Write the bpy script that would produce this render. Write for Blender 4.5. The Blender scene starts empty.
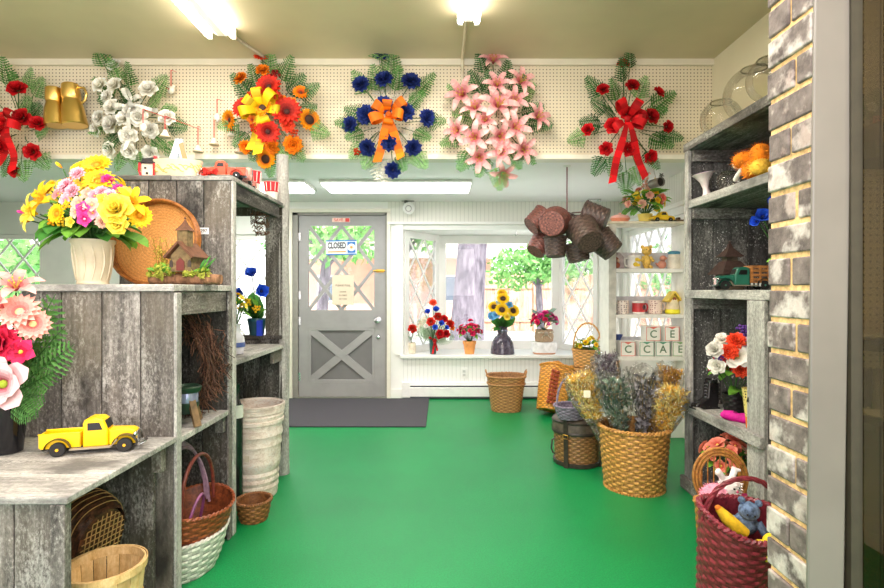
import bpy, bmesh, math, random
from math import pi, sin, cos, radians, sqrt
from mathutils import Vector, Matrix, Quaternion, Euler
RND = random.Random(11)
SC = bpy.context.scene
COL = SC.collection
F, CX, HY, CZ = 520.0, 442.0, 290.0, 1.2      # focal length in pixels, principal column, horizon row, eye height

def P(px, py, Y):                              # the point at depth Y seen at a photograph pixel (used only to measure places)
    return Vector(((px - CX) / F * Y, Y, CZ - (py - HY) / F * Y))
def lin(c):
    r = []
    for x in c[:3]:
        x = x / 255.0
        r.append(x / 12.92 if x <= .04045 else ((x + .055) / 1.055) ** 2.4)
    return (r[0], r[1], r[2], 1.0)

# ------------------------------------------------------------------ mesh collector
class MB:
    def __init__(s):
        s.v = []; s.f = []; s.mi = []; s.tone = []; s.grad = []; s.m = 0; s.t = .5; s.g = 0.0
    def add(s, vs, fs, M=None, tones=None, grads=None):
        b = len(s.v)
        for p in vs:
            p = Vector(p)
            s.v.append(M @ p if M is not None else p)
        for i, f in enumerate(fs):
            s.f.append([b + k for k in f]); s.mi.append(s.m)
            s.tone.append(tones[i] if tones else s.t); s.grad.append(grads[i] if grads else s.g)
    def box(s, p0, p1, M=None, skew=None):
        x0, y0, z0 = [min(a, b) for a, b in zip(p0, p1)]; x1, y1, z1 = [max(a, b) for a, b in zip(p0, p1)]
        vs = [(x0,y0,z0),(x1,y0,z0),(x1,y1,z0),(x0,y1,z0),(x0,y0,z1),(x1,y0,z1),(x1,y1,z1),(x0,y1,z1)]
        s.add(vs, [(0,3,2,1),(4,5,6,7),(0,1,5,4),(1,2,6,5),(2,3,7,6),(3,0,4,7)], M)
    def cbox(s, c, d, M=None):
        s.box((c[0]-d[0]/2, c[1]-d[1]/2, c[2]-d[2]/2), (c[0]+d[0]/2, c[1]+d[1]/2, c[2]+d[2]/2), M)
    def bar(s, a, b, w, d, up=(0,0,1)):        # rectangular bar between two points
        a = Vector(a); b = Vector(b); x = (b - a); L = x.length; x.normalize()
        z = Vector(up) - x * x.dot(Vector(up))
        if z.length < 1e-4: z = Vector((0,1,0)) - x * x.y
        z.normalize(); y = z.cross(x)
        M = Matrix((x, y, z)).transposed().to_4x4(); M.translation = a
        s.box((0,-w/2,-d/2), (L,w/2,d/2), M)
    def prism(s, poly, d, M=None):             # poly in xz, extruded along y from -d/2 to d/2
        n = len(poly)
        vs = [(x,-d/2,z) for x,z in poly] + [(x,d/2,z) for x,z in poly]
        fs = [list(range(n)), list(range(2*n-1, n-1, -1))] + [(i, n+i, n+(i+1)%n, (i+1)%n) for i in range(n)]
        s.add(vs, fs, M)
    def lathe(s, prof, seg=32, M=None, sx=1, sy=1, e=2.0, close=False):
        vs = []; fs = []
        for r, z in prof:
            for k in range(seg):
                a = 2*pi*k/seg; c, q = cos(a), sin(a)
                if e != 2.0:
                    c = math.copysign(abs(c)**(2/e), c); q = math.copysign(abs(q)**(2/e), q)
                vs.append((r*c*sx, r*q*sy, z))
        n = len(prof)
        for i in range(n - 1 + (1 if close else 0)):
            j = (i+1) % n
            for k in range(seg):
                l = (k+1) % seg
                fs.append((i*seg+k, i*seg+l, j*seg+l, j*seg+k))
        if not close:
            if prof[0][0] > 1e-5: fs.append(list(range(seg-1, -1, -1)))
            if prof[-1][0] > 1e-5: fs.append([(n-1)*seg+k for k in range(seg)])
        s.add(vs, fs, M)
    def ball(s, c, r, seg=16, rings=10, M=None):
        if not hasattr(r, '__len__'): r = (r, r, r)
        m = Matrix.Translation(c) @ Matrix.Diagonal((*r, 1))
        if M is not None: m = M @ m
        s.lathe([(max(sin(pi*i/rings), 1e-6), -cos(pi*i/rings)) for i in range(rings+1)], seg, m)
    def tube(s, pts, r, seg=8, closed=False, flat=1.0):
        pts = [Vector(p) for p in pts]; n = len(pts)
        rr = r if hasattr(r, '__len__') else [r]*n
        vs = []; fs = []; prev = None
        for i, p in enumerate(pts):
            if closed: t = pts[(i+1)%n] - pts[i-1]
            else: t = pts[min(i+1, n-1)] - pts[max(i-1, 0)]
            if t.length < 1e-9: t = Vector((0,0,1))
            t.normalize()
            if prev is None:
                u = t.orthogonal().normalized()
            else:
                u = prev - t*prev.dot(t)
                u = u.normalized() if u.length > 1e-6 else t.orthogonal().normalized()
            prev = u; w = t.cross(u)
            for k in range(seg):
                a = 2*pi*k/seg
                vs.append(p + (u*cos(a) + w*sin(a)*flat)*rr[i])
        for i in range(n if closed else n-1):
            j = (i+1) % n
            for k in range(seg):
                l = (k+1) % seg
                fs.append((i*seg+k, i*seg+l, j*seg+l, j*seg+k))
        if not closed:
            fs.append(list(range(seg-1, -1, -1))); fs.append([(n-1)*seg+k for k in range(seg)])
        s.add(vs, fs)
    def cyl(s, a, b, r, seg=16, r2=None):
        s.tube([a, b], [r, r if r2 is None else r2], seg)
    def strip(s, pts, side, w, thick=0):       # ribbon along pts, width w along side
        side = Vector(side).normalized(); vs = []; fs = []
        for p in pts:
            p = Vector(p); vs += [p - side*w/2, p + side*w/2]
        for i in range(len(pts)-1): fs.append((2*i, 2*i+1, 2*i+3, 2*i+2))
        s.add(vs, fs)
    def mesh(s, name, mats, smooth=38, off=None):
        me = bpy.data.meshes.new(name)
        vs = [v - off for v in s.v] if off is not None else s.v
        me.from_pydata([tuple(v) for v in vs], [], s.f)
        if not isinstance(mats, (list, tuple)): mats = [mats]
        for m in mats: me.materials.append(m)
        me.polygons.foreach_set('material_index', s.mi)
        a = me.attributes.new('tone', 'FLOAT', 'FACE'); a.data.foreach_set('value', s.tone)
        a = me.attributes.new('grad', 'FLOAT', 'FACE'); a.data.foreach_set('value', s.grad)
        if smooth:
            me.polygons.foreach_set('use_smooth', [True]*len(s.f))
            me.update()
            me.set_sharp_from_angle(angle=radians(smooth))
        me.update()
        return me
    def build(s, name, mats, parent=None, smooth=38, bevel=0, world=False):
        off = parent.location.copy() if (world and parent is not None) else None
        o = bpy.data.objects.new(name, s.mesh(name, mats, smooth, off))
        COL.objects.link(o)
        if parent is not None: o.parent = parent
        if bevel:
            b = o.modifiers.new('Bevel', 'BEVEL'); b.width = bevel; b.segments = 2; b.limit_method = 'ANGLE'; b.angle_limit = radians(50)
        return o

def thing(name, label, cat, loc=(0,0,0), rot=(0,0,0), group=None, scale=1):
    o = bpy.data.objects.new(name, None); COL.objects.link(o)
    o.location = loc; o.rotation_euler = rot; o.scale = (scale,)*3
    o.empty_display_size = .05
    o['label'] = label; o['category'] = cat
    if group: o['group'] = group
    return o
def tag(o, label, cat, group=None):
    o['label'] = label; o['category'] = cat
    if group: o['group'] = group
    return o
def struct(o, label=None):
    o['kind'] = 'structure'
    if label: o['label'] = label
    return o
def sroot(name, label=None, loc=(0,0,0)):
    o = bpy.data.objects.new(name, None); COL.objects.link(o); o.location = loc; o.empty_display_size = .05
    return struct(o, label)
def put(me, name, parent, loc, direc=(0,0,1), scale=1, spin=None, label=None):
    o = bpy.data.objects.new(name, me); COL.objects.link(o); o.parent = parent
    q = Vector(direc).normalized().to_track_quat('Z', 'Y')
    q = q @ Quaternion((0,0,1), RND.uniform(0, 6.28) if spin is None else spin)
    sc = scale if hasattr(scale, '__len__') else (scale,)*3
    o.matrix_local = Matrix.LocRotScale(Vector(loc), q, Vector(sc))
    if label: o['label'] = label
    return o
def putx(me, name, parent, a, b, normal=(0,-1,0), width=None):
    """place a unit-length (+X) mesh from a to b, its +Z towards normal"""
    a = Vector(a); b = Vector(b); x = b - a; L = x.length; x.normalize()
    z = Vector(normal) - x*x.dot(Vector(normal))
    if z.length < 1e-4: z = x.orthogonal()
    z.normalize(); y = z.cross(x)
    o = bpy.data.objects.new(name, me); COL.objects.link(o); o.parent = parent
    M = Matrix((x, y, z)).transposed()
    o.matrix_local = Matrix.LocRotScale(a, M.to_quaternion(), Vector((L, width or L, L)))
    return o
def text(s, size, mat, parent, M, name='lettering', extrude=.0004, align='CENTER', bold=.012):
    c = bpy.data.curves.new(name, 'FONT'); c.body = s; c.size = size; c.extrude = extrude
    c.offset = size*bold; c.align_x = align; c.align_y = 'CENTER'; c.materials.append(mat)
    tmp = bpy.data.objects.new(name, c); COL.objects.link(tmp)
    me = bpy.data.meshes.new_from_object(tmp.evaluated_get(bpy.context.evaluated_depsgraph_get()))
    bpy.data.objects.remove(tmp); bpy.data.curves.remove(c)
    me.name = name
    if not me.materials: me.materials.append(mat)
    o = bpy.data.objects.new(name, me); COL.objects.link(o); o.parent = parent
    a = me.attributes.new('tone', 'FLOAT', 'FACE'); a.data.foreach_set('value', [.5]*len(me.polygons))
    o.matrix_local = M
    return o
def copy_tree(o, parent=None):
    c = o.copy(); COL.objects.link(c)
    if parent is not None: c.parent = parent
    for ch in list(o.children): copy_tree(ch, c)
    return c
FRONT = Matrix.Rotation(pi/2, 4, 'X')           # text facing -Y
def at(x, y, z, R=FRONT): return Matrix.Translation((x, y, z)) @ R

# ------------------------------------------------------------------ materials
MATS = {}
def nt(name):
    m = bpy.data.materials.new(name); m.use_nodes = True
    t = m.node_tree; t.nodes.clear()
    out = t.nodes.new('ShaderNodeOutputMaterial')
    b = t.nodes.new('ShaderNodeBsdfPrincipled'); t.links.new(b.outputs[0], out.inputs[0])
    return m, t, b, out
def N(t, kind, **kw):
    n = t.nodes.new(kind)
    for k, v in kw.items(): setattr(n, k, v)
    return n
def mixc(t, fac, a, b, mode='MIX'):
    n = N(t, 'ShaderNodeMix', data_type='RGBA', blend_type=mode)
    for sock, val in ((n.inputs[0], fac), (n.inputs[6], a), (n.inputs[7], b)):
        if isinstance(val, (int, float)): sock.default_value = val
        elif isinstance(val, tuple): sock.default_value = val
        else: t.links.new(val, sock)
    return n.outputs[2]
def math_(t, op, a, b=0.0, clamp=False):
    n = N(t, 'ShaderNodeMath', operation=op, use_clamp=clamp)
    for i, val in enumerate((a, b)):
        if isinstance(val, (int, float)): n.inputs[i].default_value = val
        else: t.links.new(val, n.inputs[i])
    return n.outputs[0]
def ramp(t, fac, stops):
    n = N(t, 'ShaderNodeValToRGB'); e = n.color_ramp.elements
    while len(e) < len(stops): e.new(.5)
    for i, (p, c) in enumerate(stops):
        e[i].position = p; e[i].color = c
    t.links.new(fac, n.inputs[0]); return n.outputs[0]
def noise(t, vec, scale, detail=3, rough=.55):
    n = N(t, 'ShaderNodeTexNoise'); n.inputs['Scale'].default_value = scale
    n.inputs['Detail'].default_value = detail; n.inputs['Roughness'].default_value = rough
    t.links.new(vec, n.inputs['Vector']); return n.outputs[0]
def ocoord(t, scale=(1,1,1), tone_off=True):
    tc = N(t, 'ShaderNodeTexCoord'); v = tc.outputs['Object']
    if tone_off:
        a = N(t, 'ShaderNodeAttribute', attribute_name='tone')
        sc = N(t, 'ShaderNodeVectorMath', operation='SCALE'); sc.inputs[0].default_value = (37, 51, 43)
        t.links.new(a.outputs['Fac'], sc.inputs['Scale'])
        ad = N(t, 'ShaderNodeVectorMath', operation='ADD'); t.links.new(v, ad.inputs[0]); t.links.new(sc.outputs[0], ad.inputs[1])
        v = ad.outputs[0]
    mp = N(t, 'ShaderNodeMapping'); mp.inputs['Scale'].default_value = scale
    t.links.new(v, mp.inputs[0]); return mp.outputs[0]
def toned(t, col):
    a = N(t, 'ShaderNodeAttribute', attribute_name='tone')
    k = math_(t, 'ADD', math_(t, 'MULTIPLY', a.outputs['Fac'], 1.3), .35)
    return mixc(t, 1.0, col, k, 'MULTIPLY')
def bumpn(t, b, h, strength, dist=.005):
    n = N(t, 'ShaderNodeBump'); n.inputs['Strength'].default_value = strength; n.inputs['Distance'].default_value = dist
    t.links.new(h, n.inputs['Height']); t.links.new(n.outputs[0], b.inputs['Normal'])

def mat(name, rgb, rough=.55, metal=0, var=.12, scale=18, bump=0, emit=0, rgb2=None, trans=0, spec=.5, alpha=1, sub=0):
    if name in MATS: return MATS[name]
    m, t, b, out = nt(name); v = ocoord(t)
    n = noise(t, v, scale)
    c = lin(rgb); d = lin(rgb2) if rgb2 else tuple(x*(1-var*1.6) for x in c[:3]) + (1,)
    h = tuple(min(1, x*(1+var*.8)) for x in c[:3]) + (1,)
    col = ramp(t, n, [(.3, d), (.62, h if not rgb2 else c)])
    col = toned(t, col)
    t.links.new(col, b.inputs['Base Color'])
    b.inputs['Roughness'].default_value = rough; b.inputs['Metallic'].default_value = metal
    b.inputs['Specular IOR Level'].default_value = spec
    if emit:
        t.links.new(col, b.inputs['Emission Color']); b.inputs['Emission Strength'].default_value = emit
    if trans: b.inputs['Transmission Weight'].default_value = trans
    if bump: bumpn(t, b, n, bump)
    MATS[name] = m; return m
def petal_mat(name, inner, outer, trans=.25):
    """petal or leaf: colour runs from inner to outer along the 'grad' attribute, with some light let through"""
    if name in MATS: return MATS[name]
    m, t, b, out = nt(name); v = ocoord(t)
    g = N(t, 'ShaderNodeAttribute', attribute_name='grad')
    col = ramp(t, g.outputs['Fac'], [(.1, lin(inner)), (.75, lin(outer))])
    oi = N(t, 'ShaderNodeObjectInfo')
    hs = N(t, 'ShaderNodeHueSaturation'); t.links.new(col, hs.inputs['Color'])
    t.links.new(math_(t, 'ADD', math_(t, 'MULTIPLY', oi.outputs['Random'], .3), .85), hs.inputs['Value'])
    n = noise(t, v, 9)
    col = mixc(t, .25, hs.outputs[0], n, 'OVERLAY')
    col = toned(t, col)
    t.links.new(col, b.inputs['Base Color']); b.inputs['Roughness'].default_value = .6
    b.inputs['Specular IOR Level'].default_value = .3
    tr = N(t, 'ShaderNodeBsdfTranslucent'); t.links.new(col, tr.inputs[0])
    mx = N(t, 'ShaderNodeMixShader'); mx.inputs[0].default_value = trans
    t.links.new(b.outputs[0], mx.inputs[1]); t.links.new(tr.outputs[0], mx.inputs[2]); t.links.new(mx.outputs[0], out.inputs[0])
    MATS[name] = m; return m
def wood_mat(name, axis, dark, mid, light, patch=.5, speck=0, warm=None):
    if name in MATS: return MATS[name]
    m, t, b, out = nt(name)
    sc = [34, 34, 34]; sc['xyz'.index(axis)] = 2.2
    v = ocoord(t, tuple(sc)); v2 = ocoord(t, tuple(1.0 if i == 'xyz'.index(axis) else 2.2 for i in range(3)))
    v3 = ocoord(t, tuple(44.0 if i == 'xyz'.index(axis) else 80.0 for i in range(3)))
    g = noise(t, v, 1.0, 6, .65); gf = noise(t, v3, 1.4, 5, .75)
    p = noise(t, v2, 3.0, 5, .62)
    gg = math_(t, 'ADD', math_(t, 'MULTIPLY', g, .5), math_(t, 'MULTIPLY', gf, .5))
    col = ramp(t, gg, [(.36, lin(dark)), (.5, lin(mid)), (.64, lin(light))])
    if warm: col = mixc(t, ramp(t, noise(t, v2, 1.7, 3), [(.45, (0,0,0,1)), (.65, (.6,.6,.6,1))]), col, lin(warm))
    pm = ramp(t, math_(t, 'ADD', math_(t, 'MULTIPLY', p, .55), math_(t, 'MULTIPLY', gf, .45)), [(.52, (0,0,0,1)), (.62, (patch,)*3+(1,))])
    col = mixc(t, pm, col, lin((206, 204, 198)))
    dm = ramp(t, noise(t, v2, 2.1, 4, .6), [(.34, (.85,.85,.85,1)), (.47, (0,0,0,1))])
    col = mixc(t, dm, col, tuple(x*.55 for x in lin(dark)[:3]) + (1,))
    if speck:
        sv = ocoord(t, (1,1,1)); s_ = noise(t, sv, 95, 2, .5); s2 = noise(t, sv, 9, 3)
        sm = ramp(t, math_(t, 'ADD', math_(t, 'MULTIPLY', s_, .7), math_(t, 'MULTIPLY', s2, .3)), [(.6, (0,0,0,1)), (.64, (speck,)*3+(1,))])
        col = mixc(t, sm, col, lin((205, 205, 200)))
    col = toned(t, col)
    t.links.new(col, b.inputs['Base Color']); b.inputs['Roughness'].default_value = .85
    b.inputs['Specular IOR Level'].default_value = .25
    bumpn(t, b, gg, .55, .006)
    MATS[name] = m; return m
def glass_mat(name, tint=(245,250,250), gloss=1.0, rough=.02, ior=1.45, base=0.0):
    """thin clear glass or film: transparent with a fresnel reflection"""
    if name in MATS: return MATS[name]
    m, t, b, out = nt(name); t.nodes.remove(b)
    v = ocoord(t); n = noise(t, v, 3)
    tr = N(t, 'ShaderNodeBsdfTransparent'); t.links.new(mixc(t, n, lin(tint), tuple(x*.97 for x in lin(tint)[:3])+(1,)), tr.inputs[0])
    gl = N(t, 'ShaderNodeBsdfGlossy'); gl.inputs['Roughness'].default_value = rough
    fr = N(t, 'ShaderNodeFresnel'); fr.inputs[0].default_value = ior
    k = math_(t, 'ADD', math_(t, 'MULTIPLY', fr.outputs[0], gloss), base, True)
    mx = N(t, 'ShaderNodeMixShader'); t.links.new(k, mx.inputs[0])
    t.links.new(tr.outputs[0], mx.inputs[1]); t.links.new(gl.outputs[0], mx.inputs[2]); t.links.new(mx.outputs[0], out.inputs[0])
    MATS[name] = m; return m
def film_mat(name):
    """crinkled clear cellophane"""
    if name in MATS: return MATS[name]
    m, t, b, out = nt(name); t.nodes.remove(b)
    v = ocoord(t, (1,1,1)); n = noise(t, v, 26, 4, .6)
    bp = N(t, 'ShaderNodeBump'); bp.inputs['Strength'].default_value = 1.0; bp.inputs['Distance'].default_value = .05
    t.links.new(n, bp.inputs['Height'])
    tr = N(t, 'ShaderNodeBsdfTransparent'); tr.inputs[0].default_value = (.985,.985,.98,1)
    gl = N(t, 'ShaderNodeBsdfGlossy'); gl.inputs['Roughness'].default_value = .12; t.links.new(bp.outputs[0], gl.inputs['Normal'])
    df = N(t, 'ShaderNodeBsdfTranslucent'); df.inputs[0].default_value = (.95,.95,.95,1)
    lw = N(t, 'ShaderNodeLayerWeight'); lw.inputs[0].default_value = .3; t.links.new(bp.outputs[0], lw.inputs['Normal'])
    k = math_(t, 'ADD', math_(t, 'MULTIPLY', lw.outputs['Fresnel'], .6), .06, True)
    mx = N(t, 'ShaderNodeMixShader'); t.links.new(k, mx.inputs[0]); t.links.new(tr.outputs[0], mx.inputs[1]); t.links.new(gl.outputs[0], mx.inputs[2])
    k2 = ramp(t, n, [(.54, (.01,.01,.01,1)), (.72, (.42,.42,.42,1))])
    m2 = N(t, 'ShaderNodeMixShader'); t.links.new(k2, m2.inputs[0]); t.links.new(mx.outputs[0], m2.inputs[1]); t.links.new(df.outputs[0], m2.inputs[2])
    t.links.new(m2.outputs[0], out.inputs[0])
    MATS[name] = m; return m
def emit_mat(name, rgb, s):
    if name in MATS: return MATS[name]
    m, t, b, out = nt(name); v = ocoord(t); n = noise(t, v, 2)
    c = mixc(t, n, lin(rgb), tuple(x*.95 for x in lin(rgb)[:3])+(1,))
    t.links.new(c, b.inputs['Base Color']); t.links.new(c, b.inputs['Emission Color']); b.inputs['Emission Strength'].default_value = s
    MATS[name] = m; return m
def carpet_mat():
    m, t, b, out = nt('green carpet'); v = ocoord(t)
    n = noise(t, v, 150, 3, .8); n2 = noise(t, v, 1.6, 4)
    c = ramp(t, n, [(.3, lin((0, 94, 46))), (.7, lin((10, 166, 90)))])
    c = mixc(t, ramp(t, n2, [(.35, (0,0,0,1)), (.7, (.4,.4,.4,1))]), c, lin((4, 104, 52)))
    t.links.new(c, b.inputs['Base Color']); b.inputs['Roughness'].default_value = .42; b.inputs['Specular IOR Level'].default_value = .42
    b.inputs['Sheen Weight'].default_value = .0; b.inputs['Sheen Roughness'].default_value = .5
    bumpn(t, b, n, .35, .004); return m
def peg_mat():
    m, t, b, out = nt('pegboard cream'); tc = N(t, 'ShaderNodeTexCoord')
    mp = N(t, 'ShaderNodeMapping'); mp.inputs['Scale'].default_value = (1/.0254, 1/.0254, 1/.0254); t.links.new(tc.outputs['Object'], mp.inputs[0])
    fr = N(t, 'ShaderNodeVectorMath', operation='FRACTION'); t.links.new(mp.outputs[0], fr.inputs[0])
    sb = N(t, 'ShaderNodeVectorMath', operation='SUBTRACT'); sb.inputs[1].default_value = (.5, .5, .5); t.links.new(fr.outputs[0], sb.inputs[0])
    ml = N(t, 'ShaderNodeVectorMath', operation='MULTIPLY'); ml.inputs[1].default_value = (1, 0, 1); t.links.new(sb.outputs[0], ml.inputs[0])
    ln = N(t, 'ShaderNodeVectorMath', operation='LENGTH'); t.links.new(ml.outputs[0], ln.inputs[0])
    k = ramp(t, ln.outputs['Value'], [(.15, (1,1,1,1)), (.2, (0,0,0,1))])
    n = noise(t, tc.outputs['Object'], 1.5)
    base = mixc(t, n, lin((222, 208, 180)), lin((232, 220, 196)))
    c = mixc(t, k, base, lin((84, 72, 58)))
    t.links.new(c, b.inputs['Base Color']); b.inputs['Roughness'].default_value = .6
    return m
def bead_mat(name, rgb, axis=0, step=.045):
    m, t, b, out = nt(name); tc = N(t, 'ShaderNodeTexCoord')
    sp = N(t, 'ShaderNodeSeparateXYZ'); t.links.new(tc.outputs['Object'], sp.inputs[0])
    f = math_(t, 'FRACT', math_(t, 'DIVIDE', sp.outputs[axis], step))
    k = math_(t, 'ABSOLUTE', math_(t, 'SUBTRACT', f, .5))
    c = ramp(t, k, [(.0, tuple(x*.72 for x in lin(rgb)[:3])+(1,)), (.1, lin(rgb))])
    n = noise(t, tc.outputs['Object'], 2); c = mixc(t, math_(t, 'MULTIPLY', n, .12), c, lin((205, 203, 196)))
    t.links.new(c, b.inputs['Base Color']); b.inputs['Roughness'].default_value = .5
    return m
def bark_mat(name, a, bcol, scale=6):
    m, t, b, out = nt(name); v = ocoord(t, (4, 4, .8)); n = noise(t, v, scale, 6, .7)
    c = ramp(t, n, [(.35, lin(a)), (.65, lin(bcol))]); t.links.new(c, b.inputs['Base Color']); b.inputs['Roughness'].default_value = .9
    bumpn(t, b, n, 1.0, .02); MATS[name] = m; return m

WD = {}
for ax in 'xyz':
    WD['g'+ax] = wood_mat('weathered grey wood '+ax, ax, (58,56,55), (110,106,102), (162,158,153), .45, warm=(112,103,90))
    WD['d'+ax] = wood_mat('dark barn wood '+ax, ax, (38,37,36), (72,69,66), (108,104,98), .3, warm=(80,74,62))
    WD['s'+ax] = wood_mat('speckled dark barn wood '+ax, ax, (58,58,58), (90,89,87), (124,122,118), .3, .9)
    WD['l'+ax] = wood_mat('pale weathered wood '+ax, ax, (122,120,118), (164,162,158), (202,200,196), .85)
white = mat('white paint', (240,239,234), .5, var=.04, scale=3)
cream = mat('cream paint', (224,216,196), .6, var=.05, scale=3)
greyp = mat('grey door paint', (152,151,149), .42, var=.06, scale=5)
greyp_shade = mat('grey door paint recess shade', (112,111,110), .5, var=.06, scale=5)  # darker copy of the door paint, recess shade put into the colour
black = mat('black', (18,18,18), .4)
rubber = mat('black rubber', (28,27,26), .7)
chrome = mat('chrome', (200,200,200), .2, 1)
brass = mat('brass', (205,160,70), .3, 1)
glass = glass_mat('window glass', (250,252,252), .6)
# ------------------------------------------------------------------ blooms, leaves, ferns, ribbons
def petal(mb, L, W, e0, e1, az, cup=.25, nu=4, r0=.03, z0=0, a=.7, b=.5, ruff=0, twist=0, t0=.4, t1=.6):
    e0 = radians(e0); e1 = radians(e1)
    pk = a/(a+b); nrm = (pk**a)*((1-pk)**b)
    r, z = r0, z0; rows = []
    for i in range(nu+1):
        u = i/nu; e = e0 + (e1-e0)*u
        w = W/2*max(((max(u,.04)**a)*(max(1-u,.0)**b))/nrm, .12 if i == 0 else .04)
        row = []
        for v in (-1, -.5, 0, .5, 1):
            h = cup*w*v*v + (RND.uniform(-ruff, ruff) if abs(v) == 1 or i == nu else 0)
            row.append((r - sin(e)*h, v*w, z + cos(e)*h))
        rows.append(row)
        r += cos(e)*L/nu; z += sin(e)*L/nu
    vs = [p for row in rows for p in row]; fs = []; ts = []; gs = []
    for i in range(nu):
        for k in range(4):
            fs.append((i*5+k, (i+1)*5+k, (i+1)*5+k+1, i*5+k+1)); ts.append(t0+(t1-t0)*(i+.5)/nu); gs.append((i+.5)/nu)
    mb.add(vs, fs, Matrix.Rotation(az, 4, 'Z'), ts, gs)

BL = {}
GREEN = petal_mat('leaf green', (40,92,34), (72,136,58))
GREEN2 = petal_mat('bright leaf green', (64,128,36), (120,178,66))
FERN = petal_mat('fern green', (52,104,46), (92,146,74))
FERNP = petal_mat('pale fern green', (128,160,120), (168,194,156))
LACE = petal_mat('silver lace', (206,204,190), (232,230,220))
STEM = mat('stem green', (58,98,44), .7)
def bloom(kind, key, inner, outer, center=(90,70,20)):
    k = (kind, key)
    if k in BL: return BL[k]
    pm = petal_mat(key + ' petals', inner, outer); cm = mat(key + ' ' + kind + ' centre', center, .8)
    mb = MB()
    if kind == 'rose':
        for n, L, W, a, b, r, z in ((3,.62,.6,88,80,.03,.1),(5,.72,.75,78,50,.08,.05),(6,.85,.85,58,15,.12,0),(6,.92,.8,30,-15,.14,-.06)):
            for i in range(n): petal(mb, L, W, a, b, 2*pi*(i+RND.random()*.4)/n+n, .35, 4, r, z, .7, .3, .03, 0, .2+.12*r*4, .62)
    elif kind == 'carnation':
        for n, L, a in ((5,.5,86),(8,.66,68),(9,.78,48),(10,.9,26),(10,.92,2)):
            for i in range(n): petal(mb, L, .62, a, a-16, 2*pi*(i+RND.random()*.5)/n+n, .3, 3, .05, .05, .8, .18, .08, 0, .3, .68)
    elif kind in ('daisy', 'sunflower', 'gerbera'):
        n = {'daisy': 12, 'sunflower': 18, 'gerbera': 16}[kind]; c = {'daisy': .2, 'sunflower': .42, 'gerbera': .2}[kind]
        for q in range(2):
            for i in range(n): petal(mb, 1-c*.7-q*.08, .3 if n > 14 else .4, 18+q*16, -6+q*10, 2*pi*(i+q*.5+RND.uniform(-.15,.15))/n, .25, 4, c*.7, q*.03, .6, .45, .01)
        mb.m = 1; mb.ball((0,0,.05), (c,c,c*.55), 14, 8)
    elif kind == 'lily':
        for i in range(6): petal(mb, 1.3, .42, 62, -38, 2*pi*i/6+RND.uniform(-.1,.1), .35, 6, .04, 0 if i % 2 else .03, .75, .65, .015)
        mb.m = 1
        for i in range(5):
            a = 2*pi*i/5+.4; mb.tube([(0,0,.05),(.1*cos(a),.1*sin(a),.4),(.22*cos(a),.22*sin(a),.62)], .018, 5); mb.ball((.22*cos(a),.22*sin(a),.63), .05, 6, 4)
    elif kind == 'magnolia':
        for q in range(2):
            n = 5
            for i in range(n): petal(mb, 1.0-q*.12, .8, 44+q*18, -14+q*16, 2*pi*(i+q*.5+RND.uniform(-.1,.1))/n, .3, 7, .08, q*.04, .6, .38, .015)
        mb.m = 1; mb.ball((0,0,.12), (.16,.16,.14), 12, 8)
    elif kind == 'poppy':
        for q in range(2):
            for i in range(4): petal(mb, .95-q*.15, .9, 60+q*12, 35+q*25, 2*pi*(i+q*.5)/4, .4, 4, .05, 0, .7, .22, .05)
        mb.m = 1; mb.ball((0,0,.25), (.14,.14,.14), 10, 6)
    elif kind == 'blossom':
        for i in range(5): petal(mb, .9, .75, 22, 0, 2*pi*i/5, .25, 3, .05, 0, .6, .3, .02)
        mb.m = 1; mb.ball((0,0,.06), .14, 8, 5)
    elif kind == 'bud':
        for i in range(4): petal(mb, 1.5, .75, 92, 78, 2*pi*i/4, .6, 4, .16, 0, .6, .35)
    elif kind == 'berry':
        for i in range(9):
            a = i*2.4; r = .22*sqrt(i+.3); mb.ball((r*cos(a), r*sin(a), .5-.6*r*r), .2, 8, 6)
    BL[k] = mb.mesh(kind, [pm, cm], 85); return BL[k]

def fern_mesh(name, m, pairs=12, w=.3, droop=.22, teeth=3, fill=.27, tri=False):
    mb = MB(); mb.g = .2
    sp = lambda u: Vector((u*(1-.06*u), 0, -droop*u*u))
    mb.tube([sp(i/8) for i in range(9)], [.012*(1-.7*i/8) for i in range(9)], 5)
    for i in range(pairs):
        u = .14 + .84*i/pairs; L = w*(1-((u-.32)/.72)**2 if u > .32 else .72+.28*u/.32)*RND.uniform(.88, 1.08)
        if tri: L = w*((1-u)/.86)**.75*RND.uniform(.85, 1.1)+.02
        for sgn in (-1, 1):
            o = sp(u); d = Vector((.42, sgn*.92, 0)).normalized(); q = Vector((.92, -sgn*.42, 0)).normalized()
            hw = fill/pairs; out = [o]; n = teeth
            up = []; dn = []
            for k in range(1, n+1):
                f = k/(n+.6); wv = hw*(1.15-.75*f)
                dz = Vector((0,0,-.25*L*f*f))
                up += [o+d*(L*(f-.16))+q*wv*.55+dz, o+d*(L*(f+.02))+q*wv*1.35+dz]
                dn += [o+d*(L*(f-.16))-q*wv*.55+dz, o+d*(L*(f+.02))-q*wv*1.35+dz]
            tip = o+d*L+Vector((0,0,-.25*L))
            pts = [o]+up+[tip]+dn[::-1]
            mb.add(pts, [list(range(len(pts)))] if sgn > 0 else [list(range(len(pts)-1,-1,-1))], None, [RND.uniform(.35,.65)], [RND.uniform(.2,1)])
    return mb.mesh(name, [m], 0)
FERN_ME = [fern_mesh('fern frond', FERN, 12, .3, .1), fern_mesh('fern frond', FERN, 10, .34, .04)]
SPRAY_ME = [fern_mesh('fern frond', petal_mat('spray fern '+str(k), c0, c1), 11, .40, .06, 3, .34, True) for k, (c0, c1) in enumerate((((44,92,40),(84,134,66)), ((66,112,56),(120,164,96)), ((34,78,40),(70,118,66))))]
FERNP_ME = [fern_mesh('fern frond', FERNP, 11, .32, .08)]
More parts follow.
